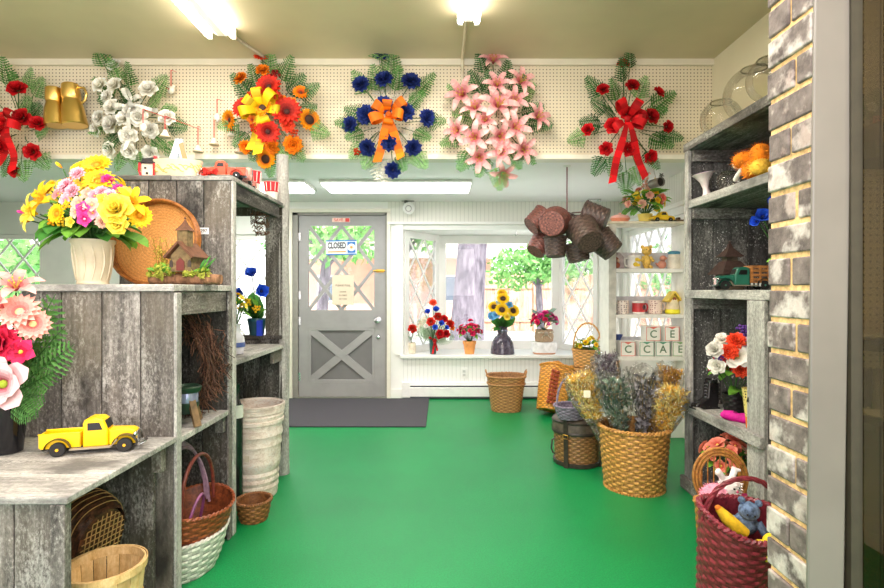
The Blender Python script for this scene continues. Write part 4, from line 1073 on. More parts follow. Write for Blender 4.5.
for k in range(70):
    a = k*2.39996; e = RND.uniform(-.45,.75); L = RND.uniform(.07,.12)*(1.15 if e < .2 else 1); q = RND.uniform(.05,.11)
    s0 = Vector((cos(a)*q, sin(a)*q, .215+RND.uniform(0,.05)+max(0,e)*.08)); putx(RND.choice(LEAF+LEAF2[:1]), 'leaf', v2, s0, s0+Vector((cos(a)*cos(e), sin(a)*cos(e), sin(e)-.15))*L, (cos(a)*.5, sin(a)*.5-.4, 1), L*1.15)

# woven tray leaning on the tall cabinet, chapel on its log
tr = thing('woven_tray', 'round honey-coloured woven tray leaning on the tall cabinet', 'tray', tuple(P(152,281,2.44).xy)+(1.2225,), (radians(-12),0,0))
wt = wicker('honey wicker', (224,162,92), (190,124,58), .5, 120)
mb = MB(); R_ = .205; M_ = Matrix.Translation((0,0,R_)) @ Matrix.Rotation(pi/2, 4, 'X')
for k in range(30):
    r0 = R_*k/30; mb.t = .45+.1*(k % 2); mb.lathe([(r0,0),(r0+R_/60,.0015),(r0+R_/30,0)] if k else [(0,.001),(R_/30,0)], 40, M_)
mb.build('woven_base', wt, tr)
mb = MB(); M2 = M_
pts = [(R_*cos(a),0,R_+R_*sin(a)) for a in [2*pi*k/48 for k in range(48)]]
for y, rr in ((-.006,.009),(-.022,.008),(-.036,.0085)): mb.t = RND.uniform(.35,.6); mb.tube([(p[0],y,p[2]) for p in pts], rr, 7, True)
mb.build('rim', wicker('honey rim', (176,108,44), (120,66,24), .45, 60), tr)
ch = thing('chapel_log_ornament', 'little brown chapel on a bark log with moss and leaves', 'ornament', tuple(P(185,280,2.27).xy)+(1.2225,), (0,0,radians(-6)))
mb = MB()
mb.tube([(-.16,0,.024),(-.08,.004,.026),(0,0,.025),(.08,-.004,.026),(.165,0,.024)], [.022,.024,.025,.024,.021], 12)
mb.build('log', bark_mat('brown bark', (92,62,42), (178,132,96), 9), ch)
mb = MB(); mb.tube([(-.13,.03,.02),(-.05,.034,.018),(.05,.03,.02),(.14,.034,.018)], .017, 10); mb.build('log', MATS['brown bark'], ch)
st_ = mat('chapel stone', (120,100,66), .8, var=.3, scale=70); rf_ = mat('chapel roof brown', (104,66,44), .7, var=.25, scale=60)
mb = MB(); mb.prism([(-.036,0),(.036,0),(.036,.055),(0,.092),(-.036,.055)], .085, Matrix.Translation((.01,.005,.045))); mb.build('chapel_wall', st_, ch, 30)
mb = MB()
for sx in (-1,1): mb.bar((.01,.0,.145),(.01+sx*.052,.0,.092), .11, .007, (0,0,1))
mb.build('chapel_roof', rf_, ch, 30)
mb = MB(); mb.box((-.008,-.03,.12),(.028,.006,.186)); mb.build('steeple', st_, ch, 30); mb = MB(); mb.lathe([(.033,0),(.012,.022),(0,.042)], 4, Matrix.Translation((.01,-.012,.186)) @ Matrix.Rotation(pi/4,4,'Z')); mb.ball((.01,-.012,.23), .004, 8, 6); mb.build('steeple_roof', rf_, ch, 30)
mb = MB(); mb.prism([(-.014,0),(.014,0),(.014,.03),(0,.044),(-.014,.03)], .004, Matrix.Translation((.01,-.039,.048))); mb.build('chapel_door', mat('chapel door red', (112,44,38), .6), ch, 30)
for sx in (-.024,.042):
    mb = MB(); mb.prism([(-.006,0),(.006,0),(.006,.018),(0,.026),(-.006,.018)], .003, Matrix.Translation((sx,-.038,.06))); mb.build('chapel_window', mat('chapel window', (60,48,40), .4), ch, 30)
for o_ in [c_ for c_ in ch.children if c_.name.startswith(('chapel','steeple'))]: o_.scale = (1.25,)*3; o_.location = (-.25*.01, 0, -.25*.045+.012)
mossm = petal_mat('moss yellow green', (120,140,40), (196,198,84), .2)
for a_ in (((-.08,-.02,.06), .045, 160, .012), ((.04,-.03,.05), .03, 90, .01, .6), ((-.14,-.01,.05), .03, 70, .01), ((.1,-.02,.05), .03, 80, .011)):
    mb = MB(); foliage(mb, *a_); mb.build('moss', mossm, ch, 0)
mb = MB()
for k in range(26):
    a = RND.uniform(-.5,.5); b_ = Vector((-.1+RND.uniform(-.05,.05),.02,.05)); tip = b_+Vector((sin(a)*.13, RND.uniform(-.03,.03), cos(a)*RND.uniform(.08,.16)))
    mb.tube([b_, (b_+tip)/2+Vector((.006,0,.01)), tip], .0012, 4); foliage(mb, tip, .015, 6, .005); foliage(mb, (b_+tip)/2, .02, 5, .005)
mb.build('wispy_grass', petal_mat('wisp yellow', (150,130,40), (206,190,80), .2), ch, 0)
for k in range(16):
    a = k*2.4; s0 = Vector((RND.uniform(-.12,.13), -.03, .055)); L = RND.uniform(.03,.055)
    putx(RND.choice(LEAF2), 'leaf', ch, s0, s0+Vector((cos(a)*L, -.012, abs(sin(a))*L*.8)), (0,-.6,1))
for s0, e in (((.09,-.02,.05),(.125,-.02,.13)), ((.1,-.02,.05),(.15,-.02,.12)), ((.08,-.02,.05),(.1,-.02,.115))): putx(BLADE[0], 'leaf', ch, s0, e, (0,-1,.2), .12)
tg = thing('price_tag', 'small white price tag on the tall cabinet side', 'tag', P(204,231,2.538))
mb = MB(); mb.box((-.024,-.002,-.016),(.024,0,.016)); mb.build('card', signw, tg, 0); text('297', .022, ink, tg, at(0,-.0025,0))

# inside the middle cabinet
gv = thing('grapevine_wreath', 'bushy brown twig wreath standing inside the middle cabinet', 'wreath', (-1.225,2.40,.6255), (0,0,0))
tw = bark_mat('twig brown', (70,44,32), (146,100,76), 20); tw2 = mat('twig dark', (72,50,38), .9, var=.3)
mb = MB(); c0 = Vector((0,0,.245)); Rw = .17
for k in range(420):
    a = RND.uniform(0, 2*pi); rr = Rw+RND.gauss(0,.022); p0 = c0+Vector((cos(a)*rr, RND.gauss(0,.03), sin(a)*rr*1.1)); L = RND.uniform(.25,.7)*(1 if RND.random() < .7 else .5); pts = []
    fl = RND.uniform(0,.05)
    for j in range(6):
        b_ = a+L*j/5; q = rr+RND.gauss(0,.007)+fl*(j/5)**2*1.2; pts.append(c0+Vector((cos(b_)*q, p0.y-fl*.6*(j/5)**2, max(-.24, sin(b_)*q*1.1))))
    mb.m = k % 2; mb.t = RND.uniform(.35,.65); mb.tube(pts, .0022, 4)
for k in range(320):
    a = RND.uniform(-1.4,1.2); q = Rw+RND.gauss(0,.02); p0 = c0+Vector((cos(a)*q, RND.gauss(-.02,.03), sin(a)*q*1.1)); pts = [p0]
    d = Vector((RND.uniform(-.2,.6), RND.uniform(-.6,.2), RND.uniform(-1.2,.1))).normalized()*RND.uniform(.05,.1)
    pts += [p0+d*.5+Vector((0,0,RND.uniform(-.01,.01))), p0+d+Vector((RND.uniform(-.01,.02),0,-.008))]
    pts = [Vector((p.x,p.y,max(p.z,.003))) for p in pts]
    mb.m = k % 2; mb.t = RND.uniform(.4,.7); mb.tube(pts, .0018, 4)
mb.m = 0; mb.build('twigs', [tw, tw2], gv)
ln = thing('garden_lantern', 'dark green lantern on splayed wooden legs in the middle cabinet', 'lantern', (-1.088,2.215,.6255))
mb = MB(); mb.lathe([(.03,.05),(.034,.056),(.05,.085),(.05,.1)], 20); mb.lathe([(.05,.14),(.058,.15),(.06,.162),(.052,.168),(.045,.16),(.0,.155)], 20); mb.build('tin_body', mat('lantern green', (40,62,48), .35, .3), ln)
mb = MB(); mb.lathe([(.046,.098),(.047,.12),(.046,.142)], 20); mb.build('glass_band', mat('lantern glass', (150,160,190), .08, .4), ln)
for a in (-.6, 1.4, 3.5):
    mb = MB(); mb.bar((cos(a)*.035,sin(a)*.035,.115),(cos(a)*.085,sin(a)*.085,.005), .028, .014, (cos(a),sin(a),.3)); mb.build('leg', mat('lantern leg wood', (112,88,58), .6, var=.3, scale=40), ln, 30)
tb_ = thing('tan_wicker_basket', 'tan wicker basket partly hidden behind the black vase on the bench', 'basket', (-1.69,1.885,.6375))
basket(tb_, .085, .085, .17, .85, wicker('tan vase wicker', (206,150,96), (150,96,54), .5, 60), 11, 20, .004, .02, 2, .008)

# baskets under the bench and cabinets
b1 = thing('woven_basket', 'dark brown basket with pale cross-weave tipped under the bench', 'basket', (-1.185,1.81,.33), (radians(0),radians(-78),radians(-14)))
dk = wicker('dark brown wicker', (92,56,34), (50,28,18), .55, 70)
b1.scale = (.88,)*3
basket(b1, .15, .13, .15, .8, dk, 9, 22, .005, .08, 2.6, .008, dk)
mb = MB()
for z in (.03,.055,.08,.105,.13): mb.tube(rimpts(.15*(.8+.2*z/.15+.08*sin(pi*z/.15))+.006,.13*(.8+.2*z/.15+.08*sin(pi*z/.15))+.006, z, 2.6, 48), .0018, 4, True)
for k in range(-4,5): q = .098*sqrt(max(0,1-(k/5)**2)); mb.tube([(-q*1.15,k*.02,-.006),(q*1.15,k*.02,-.006)], .002, 4); mb.tube([(k*.023,-q,-.006),(k*.023,q,-.006)], .002, 4)
mb.build('pale_strand', mat('pale strand', (190,150,96), .6), b1)
mb = MB(); mb.tube([(.17+.0,-.05,.12),(.215,-.045,.11),(.235,0,.1),(.215,.045,.11),(.17,.05,.12)], .006, 8); mb.tube([(-.03,-.155,.12),(-.03,-.2,.1),(.0,-.215,.09),(.03,-.2,.1),(.03,-.155,.12)], .006, 8); mb.build('handle', dk, b1)
b2 = thing('bushel_basket', 'pale split-wood bushel basket under the bench', 'basket', (-1.08,1.665,0))
pw = wood_mat('pale split wood', 'z', (196,156,96), (222,188,132), (236,208,158), 0)
mb = MB()
n_ = 18
for k in range(n_):
    a0 = 2*pi*(k+.03)/n_; a1 = 2*pi*(k+.97)/n_; mb.t = RND.uniform(.42,.6)
    vs = []
    for z, r in ((0,.082),(.16,.1),(.325,.116)):
        for a in (a0,(a0+a1)/2,a1): vs += [(r*cos(a),r*sin(a),z)]
        for a in (a0,(a0+a1)/2,a1): vs += [((r-.004)*cos(a),(r-.004)*sin(a),z)]
    fs = []
    for i in range(2):
        for j in range(2): q = i*6+j; fs += [(q,q+1,q+7,q+6),(q+4,q+3,q+9,q+10)]
        fs += [(i*6,i*6+6,i*6+9,i*6+3),(i*6+2,i*6+5,i*6+11,i*6+8)]
    fs += [(12,13,16,15),(13,14,17,16)]
    mb.add(vs, fs)
mb.lathe([(0,.004),(.082,.004)], 30); mb.build('staves', pw, b2)
for z, r in ((.03,.0875),(.2,.108),(.315,.1205)):
    mb = MB(); mb.lathe([(r-.003,z-.012),(r,z-.012),(r+.0015,z+.012),(r-.0025,z+.012)], 40, close=True); mb.build('hoop', pw, b2, 30)
mb = MB(); mb.lathe([(.108,.3),(.111,.3),(.1125,.326),(.1095,.326)], 40, close=True); mb.build('hoop', pw, b2, 30)
b3 = thing('white_wicker_basket', 'white wicker basket under the reddish basket in the middle cabinet', 'basket', (-1.115,2.25,0))
wwm = wicker('white wicker', (226,224,214), (180,178,168), .5, 40)
basket(b3, .17, .205, .17, .72, wwm, 11, 24, .004, .04, 2, .008, vert=False)
b4 = thing('red_wicker_basket', 'reddish brown handled wicker basket nested on the white one', 'basket', (-1.085,2.25,.115), (0,0,pi/2))
rw_ = wicker('reddish wicker', (150,78,42), (92,42,22), .45, 60); pur = mat('handle greyish purple', (148,120,140), .4, var=.3, scale=30); rwd = wicker('handle red brown', (122,56,44), (80,34,28), .4)
basket(b4, .20, .165, .15, .74, rw_, 12, 30, .004, .015, 2, .008, dip=.02)
mb = MB()
for q in (-.012,.0,.012): mb.tube([(x, y+q*.7, z+q) for x, y, z in hoop(.155,.1,.12,.29,24,'x',.05,.7)], .0065, 6)
mb.build('handle', pur, b4)
mb = MB(); mb.tube([(x, y-.03, z) for x, y, z in hoop(.15,.1,.13,.24,24,'x',.0,.7)], .008, 8); mb.build('handle', rwd, b4)
mb = MB(); mb.tube([(x-.1, y-.06, z) for x, y, z in hoop(.055,.1,.12,.12,18,'x',-.03,.9)], .006, 8); mb.build('handle', mat('handle plum', (128,66,110), .4), b4)
b5 = thing('small_wicker_basket', 'small round brown wicker basket beside the tall white basket', 'basket', (-.985,2.72,0), (0,0,.3))
bw = wicker('mid brown wicker', (146,96,52), (96,58,30), .55, 60)
basket(b5, .088, .088, .105, .76, bw, 8, 20, .004, .03, 2, .008)
b6 = thing('bark_basket', 'tall whitewashed bark basket standing in the tall cabinet', 'basket', (-1.095,3.06,0))
wb = wood_mat('whitewashed bark', 'x', (186,166,150), (222,208,196), (242,234,226), .8)
mb = MB(); prof = []; 
for k in range(29): u = k/28; prof.append((.122+.036*u+RND.uniform(-.004,.004)*1.3, .005+.525*u))
prof = [(.116,0)]+prof; inn = [(.151,.528),(.142,.4),(.118,.02),(0,.015)]
mb.lathe(prof+inn, 40); mb.build('bark_wall', wb, b6, 25)
for z in (.44,.5,.525): mb = MB(); r = .122+.036*z/.53+.003; mb.lathe([(r-.004,z-.013),(r+.002,z-.01),(r+.003,z+.01),(r-.004,z+.013)], 40, close=True); mb.build('band', wb, b6)
mb = MB(); mb.box((-.014,-.132-.008,.235),(.014,-.128-.004,.268)); mb.build('price_label', mat('label cream', (214,200,180), .6), b6, 0)

# window ledge flowers of the tall cabinet
v3 = thing('blue_flower_pot', 'blue poppies in a dark green and blue pot on the cabinet ledge', 'flower arrangement', (P(256,334,3.36).x,3.375,.9075), scale=1)
mb = MB(); mb.lathe([(.042,0),(.045,.004),(.056,.085),(.06,.09),(.06,.11),(.052,.11),(.048,.08)], 24); mb.build('pot', mat('pot dark teal', (28,74,90), .3), v3)
mb = MB(); mb.box((.02,-.062,.0),(.052,-.04,.1)); mb.build('ribbon', mat('ribbon royal blue', (34,60,190), .4), v3, 30)
pxf(v3, [(252,276,3.3,'poppy','blue',10,(.1,-.8,.6)),(243,294,3.28,'poppy','blue',9,(-.5,-.9,.2)),(261,292,3.26,'poppy','blue',11,(.5,-.9,.2)),(236,301,3.3,'poppy','blue',8,(-.8,-.6,0)),(248,303,3.28,'berry','lemon',6),(257,309,3.27,'berry','lemon',6),(241,309,3.3,'berry','lemon',5)], (), (0,0,.09))
for k in range(18):
    a = k*2.4; e = RND.uniform(.2,1.3); L = RND.uniform(.12,.25); s0 = Vector((0,0,.1)); putx(RND.choice(LEAF+LEAF2), 'leaf', v3, s0, s0+Vector((cos(a)*cos(e)*L*.4-.02, sin(a)*cos(e)*L*.35-.03, sin(e)*L)), (cos(a)*.5,-.5,.8), L*.6)
v4 = thing('small_yellow_flower_jug', 'small striped jug of pale yellow flowers on the cabinet shelf', 'flower arrangement', (-1.12,2.82,.8525))
mb = MB(); mb.lathe([(.03,0),(.04,.004),(.05,.05),(.045,.09),(.026,.12),(.024,.15),(.032,.165),(.026,.165),(.02,.14)], 20); jg = mb.build('jug', mat('jug grey white', (196,198,206), .3), v4)
mb = MB(); mb.lathe([(.05,.04),(.0512,.05),(.0495,.065),(.045,.065)], 20); mb.build('blue_band', mat('jug blue', (70,90,150), .3), v4)
dome(v4, (0,0,.25), .06, .08, [('blossom','lemon',8,.02),('carnation','yellow',5,.018),('blossom','white',5,.018)], 10, LEAF2, .05, stem_to=(0,0,.14))
tb = thing('twig_bundle', 'bundle of dark twigs hanging under the top of the tall cabinet', 'twigs', (-1.12,3.2,1.66))
mb = MB()
for k in range(60):
    a = RND.uniform(0,2*pi); r = RND.uniform(.02,.06); z0 = RND.uniform(-.12,.02); mb.tube([(cos(a+j*.5)*r, sin(a+j*.5)*r*.7, z0+.01*sin(j*2+k)) for j in range(6)], .0018, 4)
mb.tube([(0,0,.02),(0,0,.055)], .002, 4); mb.build('twigs', tw, tb)
bo = thing('dark_bottle', 'small dark bottle below the shelf of the tall cabinet', 'bottle', (-1.13,2.86,0))
mb = MB(); mb.lathe([(.03,0),(.034,.01),(.034,.5),(.03,.56),(.014,.6),(.014,.66),(.018,.67),(.018,.69),(0,.69)], 16); mb.build('glass_body', mat('dark bottle glass', (30,36,34), .1), bo)
mb = MB(); mb.lathe([(.0345,.5),(.036,.52),(.034,.57),(.0345,.5)], 16); mb.build('label_band', mat('label pale', (210,214,206), .5), bo)
# ------------------------------------------------------------------ on top of the tall cabinet
ZT = 1.7585
lt = thing('letter_a_ornament', 'white wooden letter A with a tan side on the tall cabinet', 'letter', tuple(P(179,160,2.78).xy)+(ZT+.0,), (0,0,.25))
mb = MB(); dd = .04
mb.prism([(-.075,0),(-.045,0),(.02,.165),(-.012,.165)], dd); mb.prism([(.045,0),(.075,0),(.014,.165),(-.016,.165)], dd*1.001); mb.prism([(-.04,.055),(.04,.055),(.034,.08),(-.034,.08)], dd*.98)
lt.location.z = ZT; mb.build('letter', mat('letter white', (216,228,236), .4), lt, 30)
mb = MB(); mb.bar((.052,-.021,.03),(.012,-.021,.15), .002, .022, (1,0,0)); mb.build('tan_face', mat('letter tan', (190,138,92), .5), lt, 30)
lt.scale = (1.1,1,1.48)
pl_ = thing('oval_planter', 'cream oval planter with yellow scrolls on the tall cabinet', 'planter', tuple(P(177,176,2.62).xy)+(ZT,))
mb = MB(); mb.lathe([(.1,0),(.112,.006),(.122,.04),(.122,.075),(.128,.082),(.128,.09),(.118,.09),(.112,.05)], 40, None, 1, .5); mb.build('bowl', mat('planter cream', (224,214,184), .4, var=.05), pl_)
mb = MB()
for k in range(40):
    a = 2*pi*k/40; a2 = a+.35; z = .02+.05*RND.random(); z2 = .02+.05*RND.random(); mb.tube([(.124*cos(a+(a2-a)*u), .0625*sin(a+(a2-a)*u), z+(z2-z)*u+.006*sin(u*6)) for u in [j/5 for j in range(6)]], .0022, 5)
mb.build('scroll_relief', mat('planter yellow', (206,188,96), .5), pl_)
fg = thing('painted_face_box', 'small painted box with a face and black hat at the cabinet corner', 'figurine', tuple(P(149,178,2.60).xy)+(ZT,), (0,0,.15))
mb = MB(); mb.cbox((0,0,.035),(.06,.05,.07)); mb.build('face_block', mat('face cream', (246,222,200), .5), fg, 30, .008)
mb = MB(); mb.cbox((0,0,.073),(.078,.064,.008)); mb.prism([(-.03,.076),(.034,.076),(.03,.1),(-.02,.094)], .05); mb.build('hat', mat('hat black', (34,30,30), .6), fg, 30, .003)
mb = MB(); mb.tube([(-.033,-.027,.07),(-.034,-.03,.03),(-.026,-.03,.004),(-.014,-.03,.0)], .006, 6); mb.tube([(.033,-.027,.07),(.033,-.028,.0)], .005, 6); mb.ball((.034,-.01,.1), .011, 10, 6); mb.build('red_trim', mat('trim red', (204,36,48), .5), fg)
mb = MB(); mb.ball((-.008,-.026,.046), .006, 8, 6); mb.ball((.0,-.026,.02), .006, 8, 6); mb.build('eye', black, fg)
def toy_car(r, s, body, glassm):
    mb = MB(); mb.prism([(x*s,z*s) for x, z in [(-.5,.09),(-.5,.2),(-.44,.25),(-.2,.27),(-.14,.4),(-.08,.44),(.08,.44),(.14,.38),(.2,.28),(.44,.25),(.5,.2),(.5,.09)]], .36*s); mb.build('car_body', body, r, 40, .03*s)
    for sy in (-1,1):
        mb = MB(); mb.prism([(x*s,z*s) for x, z in [(-.12,.29),(-.08,.4),(.07,.4),(.13,.29)]], .006*s, Matrix.Translation((0,sy*.182*s,0))); mb.build('side_window', glassm, r)
        for x in (-.29,.3):
            wheel(r, x*s, sy*.17*s, .095*s, .095*s, .06*s, chrome, flip=-sy)
            mb = MB(); mb.strip([((x+.13*cos(a))*s, sy*.19*s, (.095+.13*sin(a))*s) for a in [radians(q) for q in range(0,181,20)]], (0,1,0), .06*s); mb.strip([((x+.125*cos(a))*s, sy*.19*s, (.095+.125*sin(a))*s) for a in [radians(q) for q in range(180,-1,-20)]], (0,1,0), .06*s); mb.build('fender', body, r, 60)
    mb = MB(); mb.bar((.145*s,0,.29*s),(.085*s,0,.42*s), .3*s, .008*s, (1,0,0)); mb.build('windscreen', glassm, r)
    mb = MB(); mb.box((.49*s,-.17*s,.09*s),(.52*s,.17*s,.13*s)); mb.box((-.52*s,-.17*s,.09*s),(-.49*s,.17*s,.13*s)); mb.build('bumper', chrome, r, 30)
redc = mat('toy car orange red', (226,86,54), .3, var=.1); pnk = mat('toy car dusty pink', (206,140,128), .3, var=.1)
r_ = thing('toy_pickup_truck', 'orange-red toy pickup truck on top of the tall cabinet', 'toy truck', (P(222,178,2.63).x,2.63,ZT), (0,0,pi+.12)); pickup(r_, .25, redc, chrome, redc)
r_ = thing('toy_car', 'dusty pink toy car behind the orange-red toy truck', 'toy car', (-1.09,2.86,ZT), (0,0,-1.35)); toy_car(r_, .25, pnk, black)
for (x, y, h, lb) in ((-1.10,3.03,.15,'taller red and white popcorn cup behind the pink toy car'), (-1.065,3.25,.13,'shorter red and white popcorn cup nearest the driftwood post')):
    r = thing('popcorn_cup', lb, 'cup', (x,y,ZT), (0,0,.5), group='red and white cups', scale=.88)
    mb = MB(); mb.lathe([(.034,0),(.036,.004),(.052,h),(.048,h),(.034,.01),(0,.01)], 4 if False else 20); mb.build('cup_body', mat('cup white', (240,238,232), .5), r)
    mb = MB(); q = lambda z: .0365+.016*z/h
    mb.lathe([(q(h*.45),h*.45),(q(h*.45)+.001,h*.45),(q(h)+.001,h*.985),(q(h),h*.985)], 20, close=True); mb.build('red_band', mat('cup red', (206,30,40), .5), r)
    mb = MB()
    for k in range(10): a = k*2*pi/10; mb.tube([((q(h*.5)+.0015)*cos(a),(q(h*.5)+.0015)*sin(a),h*.5),((q(h*.95)+.0015)*cos(a),(q(h*.95)+.0015)*sin(a),h*.95)], .0028, 4)
    mb.build('white_stripe', mat('cup white', (240,238,232), .5), r)
bwr = thing('red_bow_ornament', 'small red ribbon bow on the tall cabinet edge', 'bow', (P(213,172,2.57).x,2.56,ZT))
mb = MB()
for d in ((-1,-.2,.35),(1,-.2,.35),(-.8,-.3,-.1),(.8,-.3,-.1)): ribbon_loop(mb, (0,0,.018), d, .04, .018)
mb.ball((0,-.006,.018), .009, 8, 6); ribbon_tail(mb, (0,0,.018), (-.03,-.012,.0), .012); mb.build('bow', ribbon_mat('small bow red', (222,44,34)), bwr, 60)

# little ornaments hanging from red cords on the pegboard
def hanging(px, py, cord, kind, label, Y=3.79):
    p = P(px, py, Y); top = P(px, py-cord, Y); r = thing('hanging_ornament', label, 'ornament', p, (0,0,RND.uniform(-.3,.3)), group='ornaments on red cords')
    mb = MB(); L = top.z-p.z; mb.tube([(-.003,0,.02),(-.003,.0,L),(0,YP-Y,L+.01),(.003,0,L),(.003,0,.02)], .0018, 5); mb.build('cord', mat('red cord', (212,60,60), .6), r)
    wm = mat('ornament white', (240,232,220), .5); tn = mat('ornament tan', (208,180,150), .5)
    mb = MB()
    if kind == 'bear':
        mb.ball((0,0,0), (.03,.022,.028), 14, 10); mb.ball((-.022,0,.026), .011, 8, 6); mb.ball((.022,0,.026), .011, 8, 6); mb.ball((.004,-.02,-.006), (.013,.01,.01), 10, 6); mb.build('head', wm, r)
        mb = MB(); mb.ball((.004,-.029,-.003), .005, 8, 6); mb.ball((-.024,-.012,.01), .007, 8, 6); mb.build('red_mark', mat('trim red', (204,36,48), .5), r)
    elif kind == 'egg':
        mb.ball((0,0,-.005), (.024,.02,.032), 14, 10); mb.build('body', wm, r)
        mb = MB(); mb.ball((0,-.018,-.03), .007, 8, 6); mb.build('tip', tn, r)
    elif kind == 'bell':
        mb.lathe([(.034,-.028),(.03,-.02),(.018,.0),(.012,.018),(0,.024)], 16); mb.build('body', wm, r)
        mb = MB(); mb.lathe([(.036,-.031),(.036,-.025),(.03,-.022)], 16); mb.build('rim', tn, r)
    else:
        mb.lathe([(.024,-.03),(.026,-.028),(.028,.022),(.025,.022),(.022,-.02),(0,-.02)], 16); mb.tube([(.026,0,.012),(.044,0,.006),(.042,0,-.016),(.025,0,-.02)], .004, 6); mb.build('body', wm, r)
        mb = MB(); mb.lathe([(.0275,.0),(.029,.004),(.0285,.014),(.0275,.016)], 16); mb.build('red_band', mat('trim red', (204,36,48), .5), r)
for a in ((171,90,20,'bear','white bear face ornament right of the white floral spray'), (143,127,18,'egg','white egg ornament hanging over the white floral spray'), (165,133,17,'bell','tan-rimmed white bell ornament at the lower right of the white spray'),
          (217,117,18,'egg','white egg ornament left of the autumn spray, above the cup one'), (214,141,22,'bell','tan-rimmed white bell ornament above the orange-red toy truck'), (198,148,22,'bell','tan-rimmed white bell ornament above the cream oval planter'),
          (231,132,14,'mug','white cup ornament with red band left of the autumn spray'), (240,149,14,'bell','tan-rimmed white bell ornament under the autumn spray')):
    hanging(*a, Y=3.50 if a[0] in (143,165) else 3.79)

# two gold pitchers fixed to the pegboard
gold = mat('polished gold', (230,190,108), .3, 1, var=.1, scale=4)
for px, dx_, lb in ((54,0,'left gold vase fixed to the pegboard'), (73,0,'right gold vase with a handle fixed to the pegboard')):
    p = P(px+2,126,3.74); r = thing('gold_vase', lb, 'vase', p, (0,radians(-4 if px < 60 else -7),0), group='gold vases on the pegboard', scale=1 if px < 60 else 1.1)
    mb = MB(); mb.lathe([(.072,0),(.076,.006),(.071,.05),(.064,.12),(.052,.165),(.05,.175),(.052,.18),(.056,.19),(.05,.27),(.046,.274),(.042,.26)], 28); mb.build('body', gold, r)
    if px > 60: mb = MB(); mb.tube([(.045,0,.25),(.09,.0,.24),(.1,0,.2),(.085,0,.16),(.055,0,.14)], .008, 8); mb.build('handle', gold, r)
    mb = MB(); mb.cyl((0,.03,.2),(0,YP-3.74,.2), .006, 8); mb.build('peg_hook', chrome, r)

# ------------------------------------------------------------------ floral sprays on the pegboard
YS = YP
def bow(root, c, loops, tails, m, w=.075, fat=.6):
    o = root.location; c = Vector(c)-o
    for d, L in loops:
        mb = MB(); dv = Vector(d).normalized(); dj = dv+Vector((RND.uniform(-.25,.25),RND.uniform(-.7,.1),RND.uniform(-.25,.25))); ribbon_loop(mb, c+Vector((dv.x*.04,0,dv.z*.04)), dj, L*RND.uniform(.75,1.0), w*.8, fat=fat*1.25); mb.build('bow_loop', m, root, 60)
    for b in tails:
        mb = MB(); ribbon_tail(mb, c, Vector(b)-o, w*.7); mb.build('ribbon_tail', m, root, 60)
    mb = MB(); mb.ball(c+Vector((0,-.03,0)), (.024,.02,.024), 10, 8); mb.build('bow_knot', m, root)
def spray_root(label, px, py): return thing('floral_spray', label, 'floral spray', (P(px,py,YP).x, YP-.02, P(px,py,YP).z), group='floral sprays on the pegboard')

r = spray_root('red rose spray with red bow at the far left of the pegboard', 14, 125)
spray(r, P(14,125,YS), YS, [(18,90,'rose','red',10),(23,118,'rose','red',10),(38,124,'rose','red',8.5),(33,152,'rose','red',9),(4,146,'rose','red',10),(15,171,'rose','red',7),(-14,100,'rose','red',9),(-20,135,'rose','red',9)],
      [(1,57),(12,72),(42,78),(30,68),(-25,75),(48,168),(24,180),(46,130),(40,104),(-40,110),(-30,160),(2,176),(28,96)])
bow(r, P(11,126,YS-.17), [((-1,-.3,.3),.13),((-.7,-.3,-.35),.12),((.5,-.4,.85),.12),((.9,-.4,-.1),.12),((-.2,-.5,.9),.12)], [P(16,171,YS-.16), P(2,166,YS-.15)], ribbon_mat('red satin', (214,14,24)), .075)
r = spray_root('white rose spray beside the gold vases', 130, 115)
spray(r, P(130,115,YS), YS, [(132,112,'rose','white',10),(115,66,'rose','white',8),(101,86,'rose','white',9),(116,86,'rose','white',9),(149,90,'rose','white',10),(113,108,'rose','white',9.5),(100,118,'rose','white',8),(113,125,'rose','white',11),(125,119,'rose','white',9),(139,118,'rose','white',10),(167,118,'rose','white',9),(97,130,'rose','white',8),(129,136,'rose','white',10),(150,130,'rose','white',9),(111,150,'rose','white',9),(130,151,'rose','white',9),(151,153,'rose','white',9),(108,97,'carnation','white',8)],
      [(94,44),(108,58),(126,62),(92,78),(166,76),(186,127),(97,99),(87,132),(116,170),(139,170),(180,154),(160,95),(176,108),(104,148),(164,148),(124,84)], leafs=16)
bow(r, P(133,106,YS-.19), [((-.3,-.3,.8),.1),((.7,-.3,.5),.1),((-.9,-.3,-.1),.1),((.8,-.4,-.4),.1)], [P(128,150,YS-.17), P(160,112,YS-.16)], ribbon_mat('white satin', (238,236,228)), .04)
r = spray_root('autumn spray of sunflowers and red daisies with yellow bow', 268, 112)
spray(r, P(266,112,YS), YS, [(263,108,'sunflower','sunor',10),(309,120,'sunflower','sunor',12),(266,159,'sunflower','sunor',11),(262,57,'gerbera','redor',9),(263,71,'carnation','orange',8),(269,87,'gerbera','scarlet',14),(243,108,'gerbera','scarlet',12),(287,112,'gerbera','scarlet',16),(268,132,'gerbera','scarlet',13),(230,120,'gerbera','sunor',11),(241,79,'carnation','orange',8),(301,93,'gerbera','orange',9),(272,147,'carnation','orange',9),(293,145,'carnation','orange',11),(246,147,'carnation','orange',8),(288,126,'carnation','redor',8),(276,76,'berry','scarlet',8),(277,98,'berry','orange',8),(252,96,'berry','orange',7),(294,133,'berry','orange',7),(255,128,'berry','orange',7),(283,100,'blossom','orange',6),(252,120,'blossom','orange',6),(292,102,'blossom','orange',6)],
      [(291,56),(268,48),(318,84),(328,134),(231,74),(218,127),(303,160),(270,176),(250,64),(238,100),(316,106),(234,146),(304,74),(288,158),(252,160)], leafs=14)
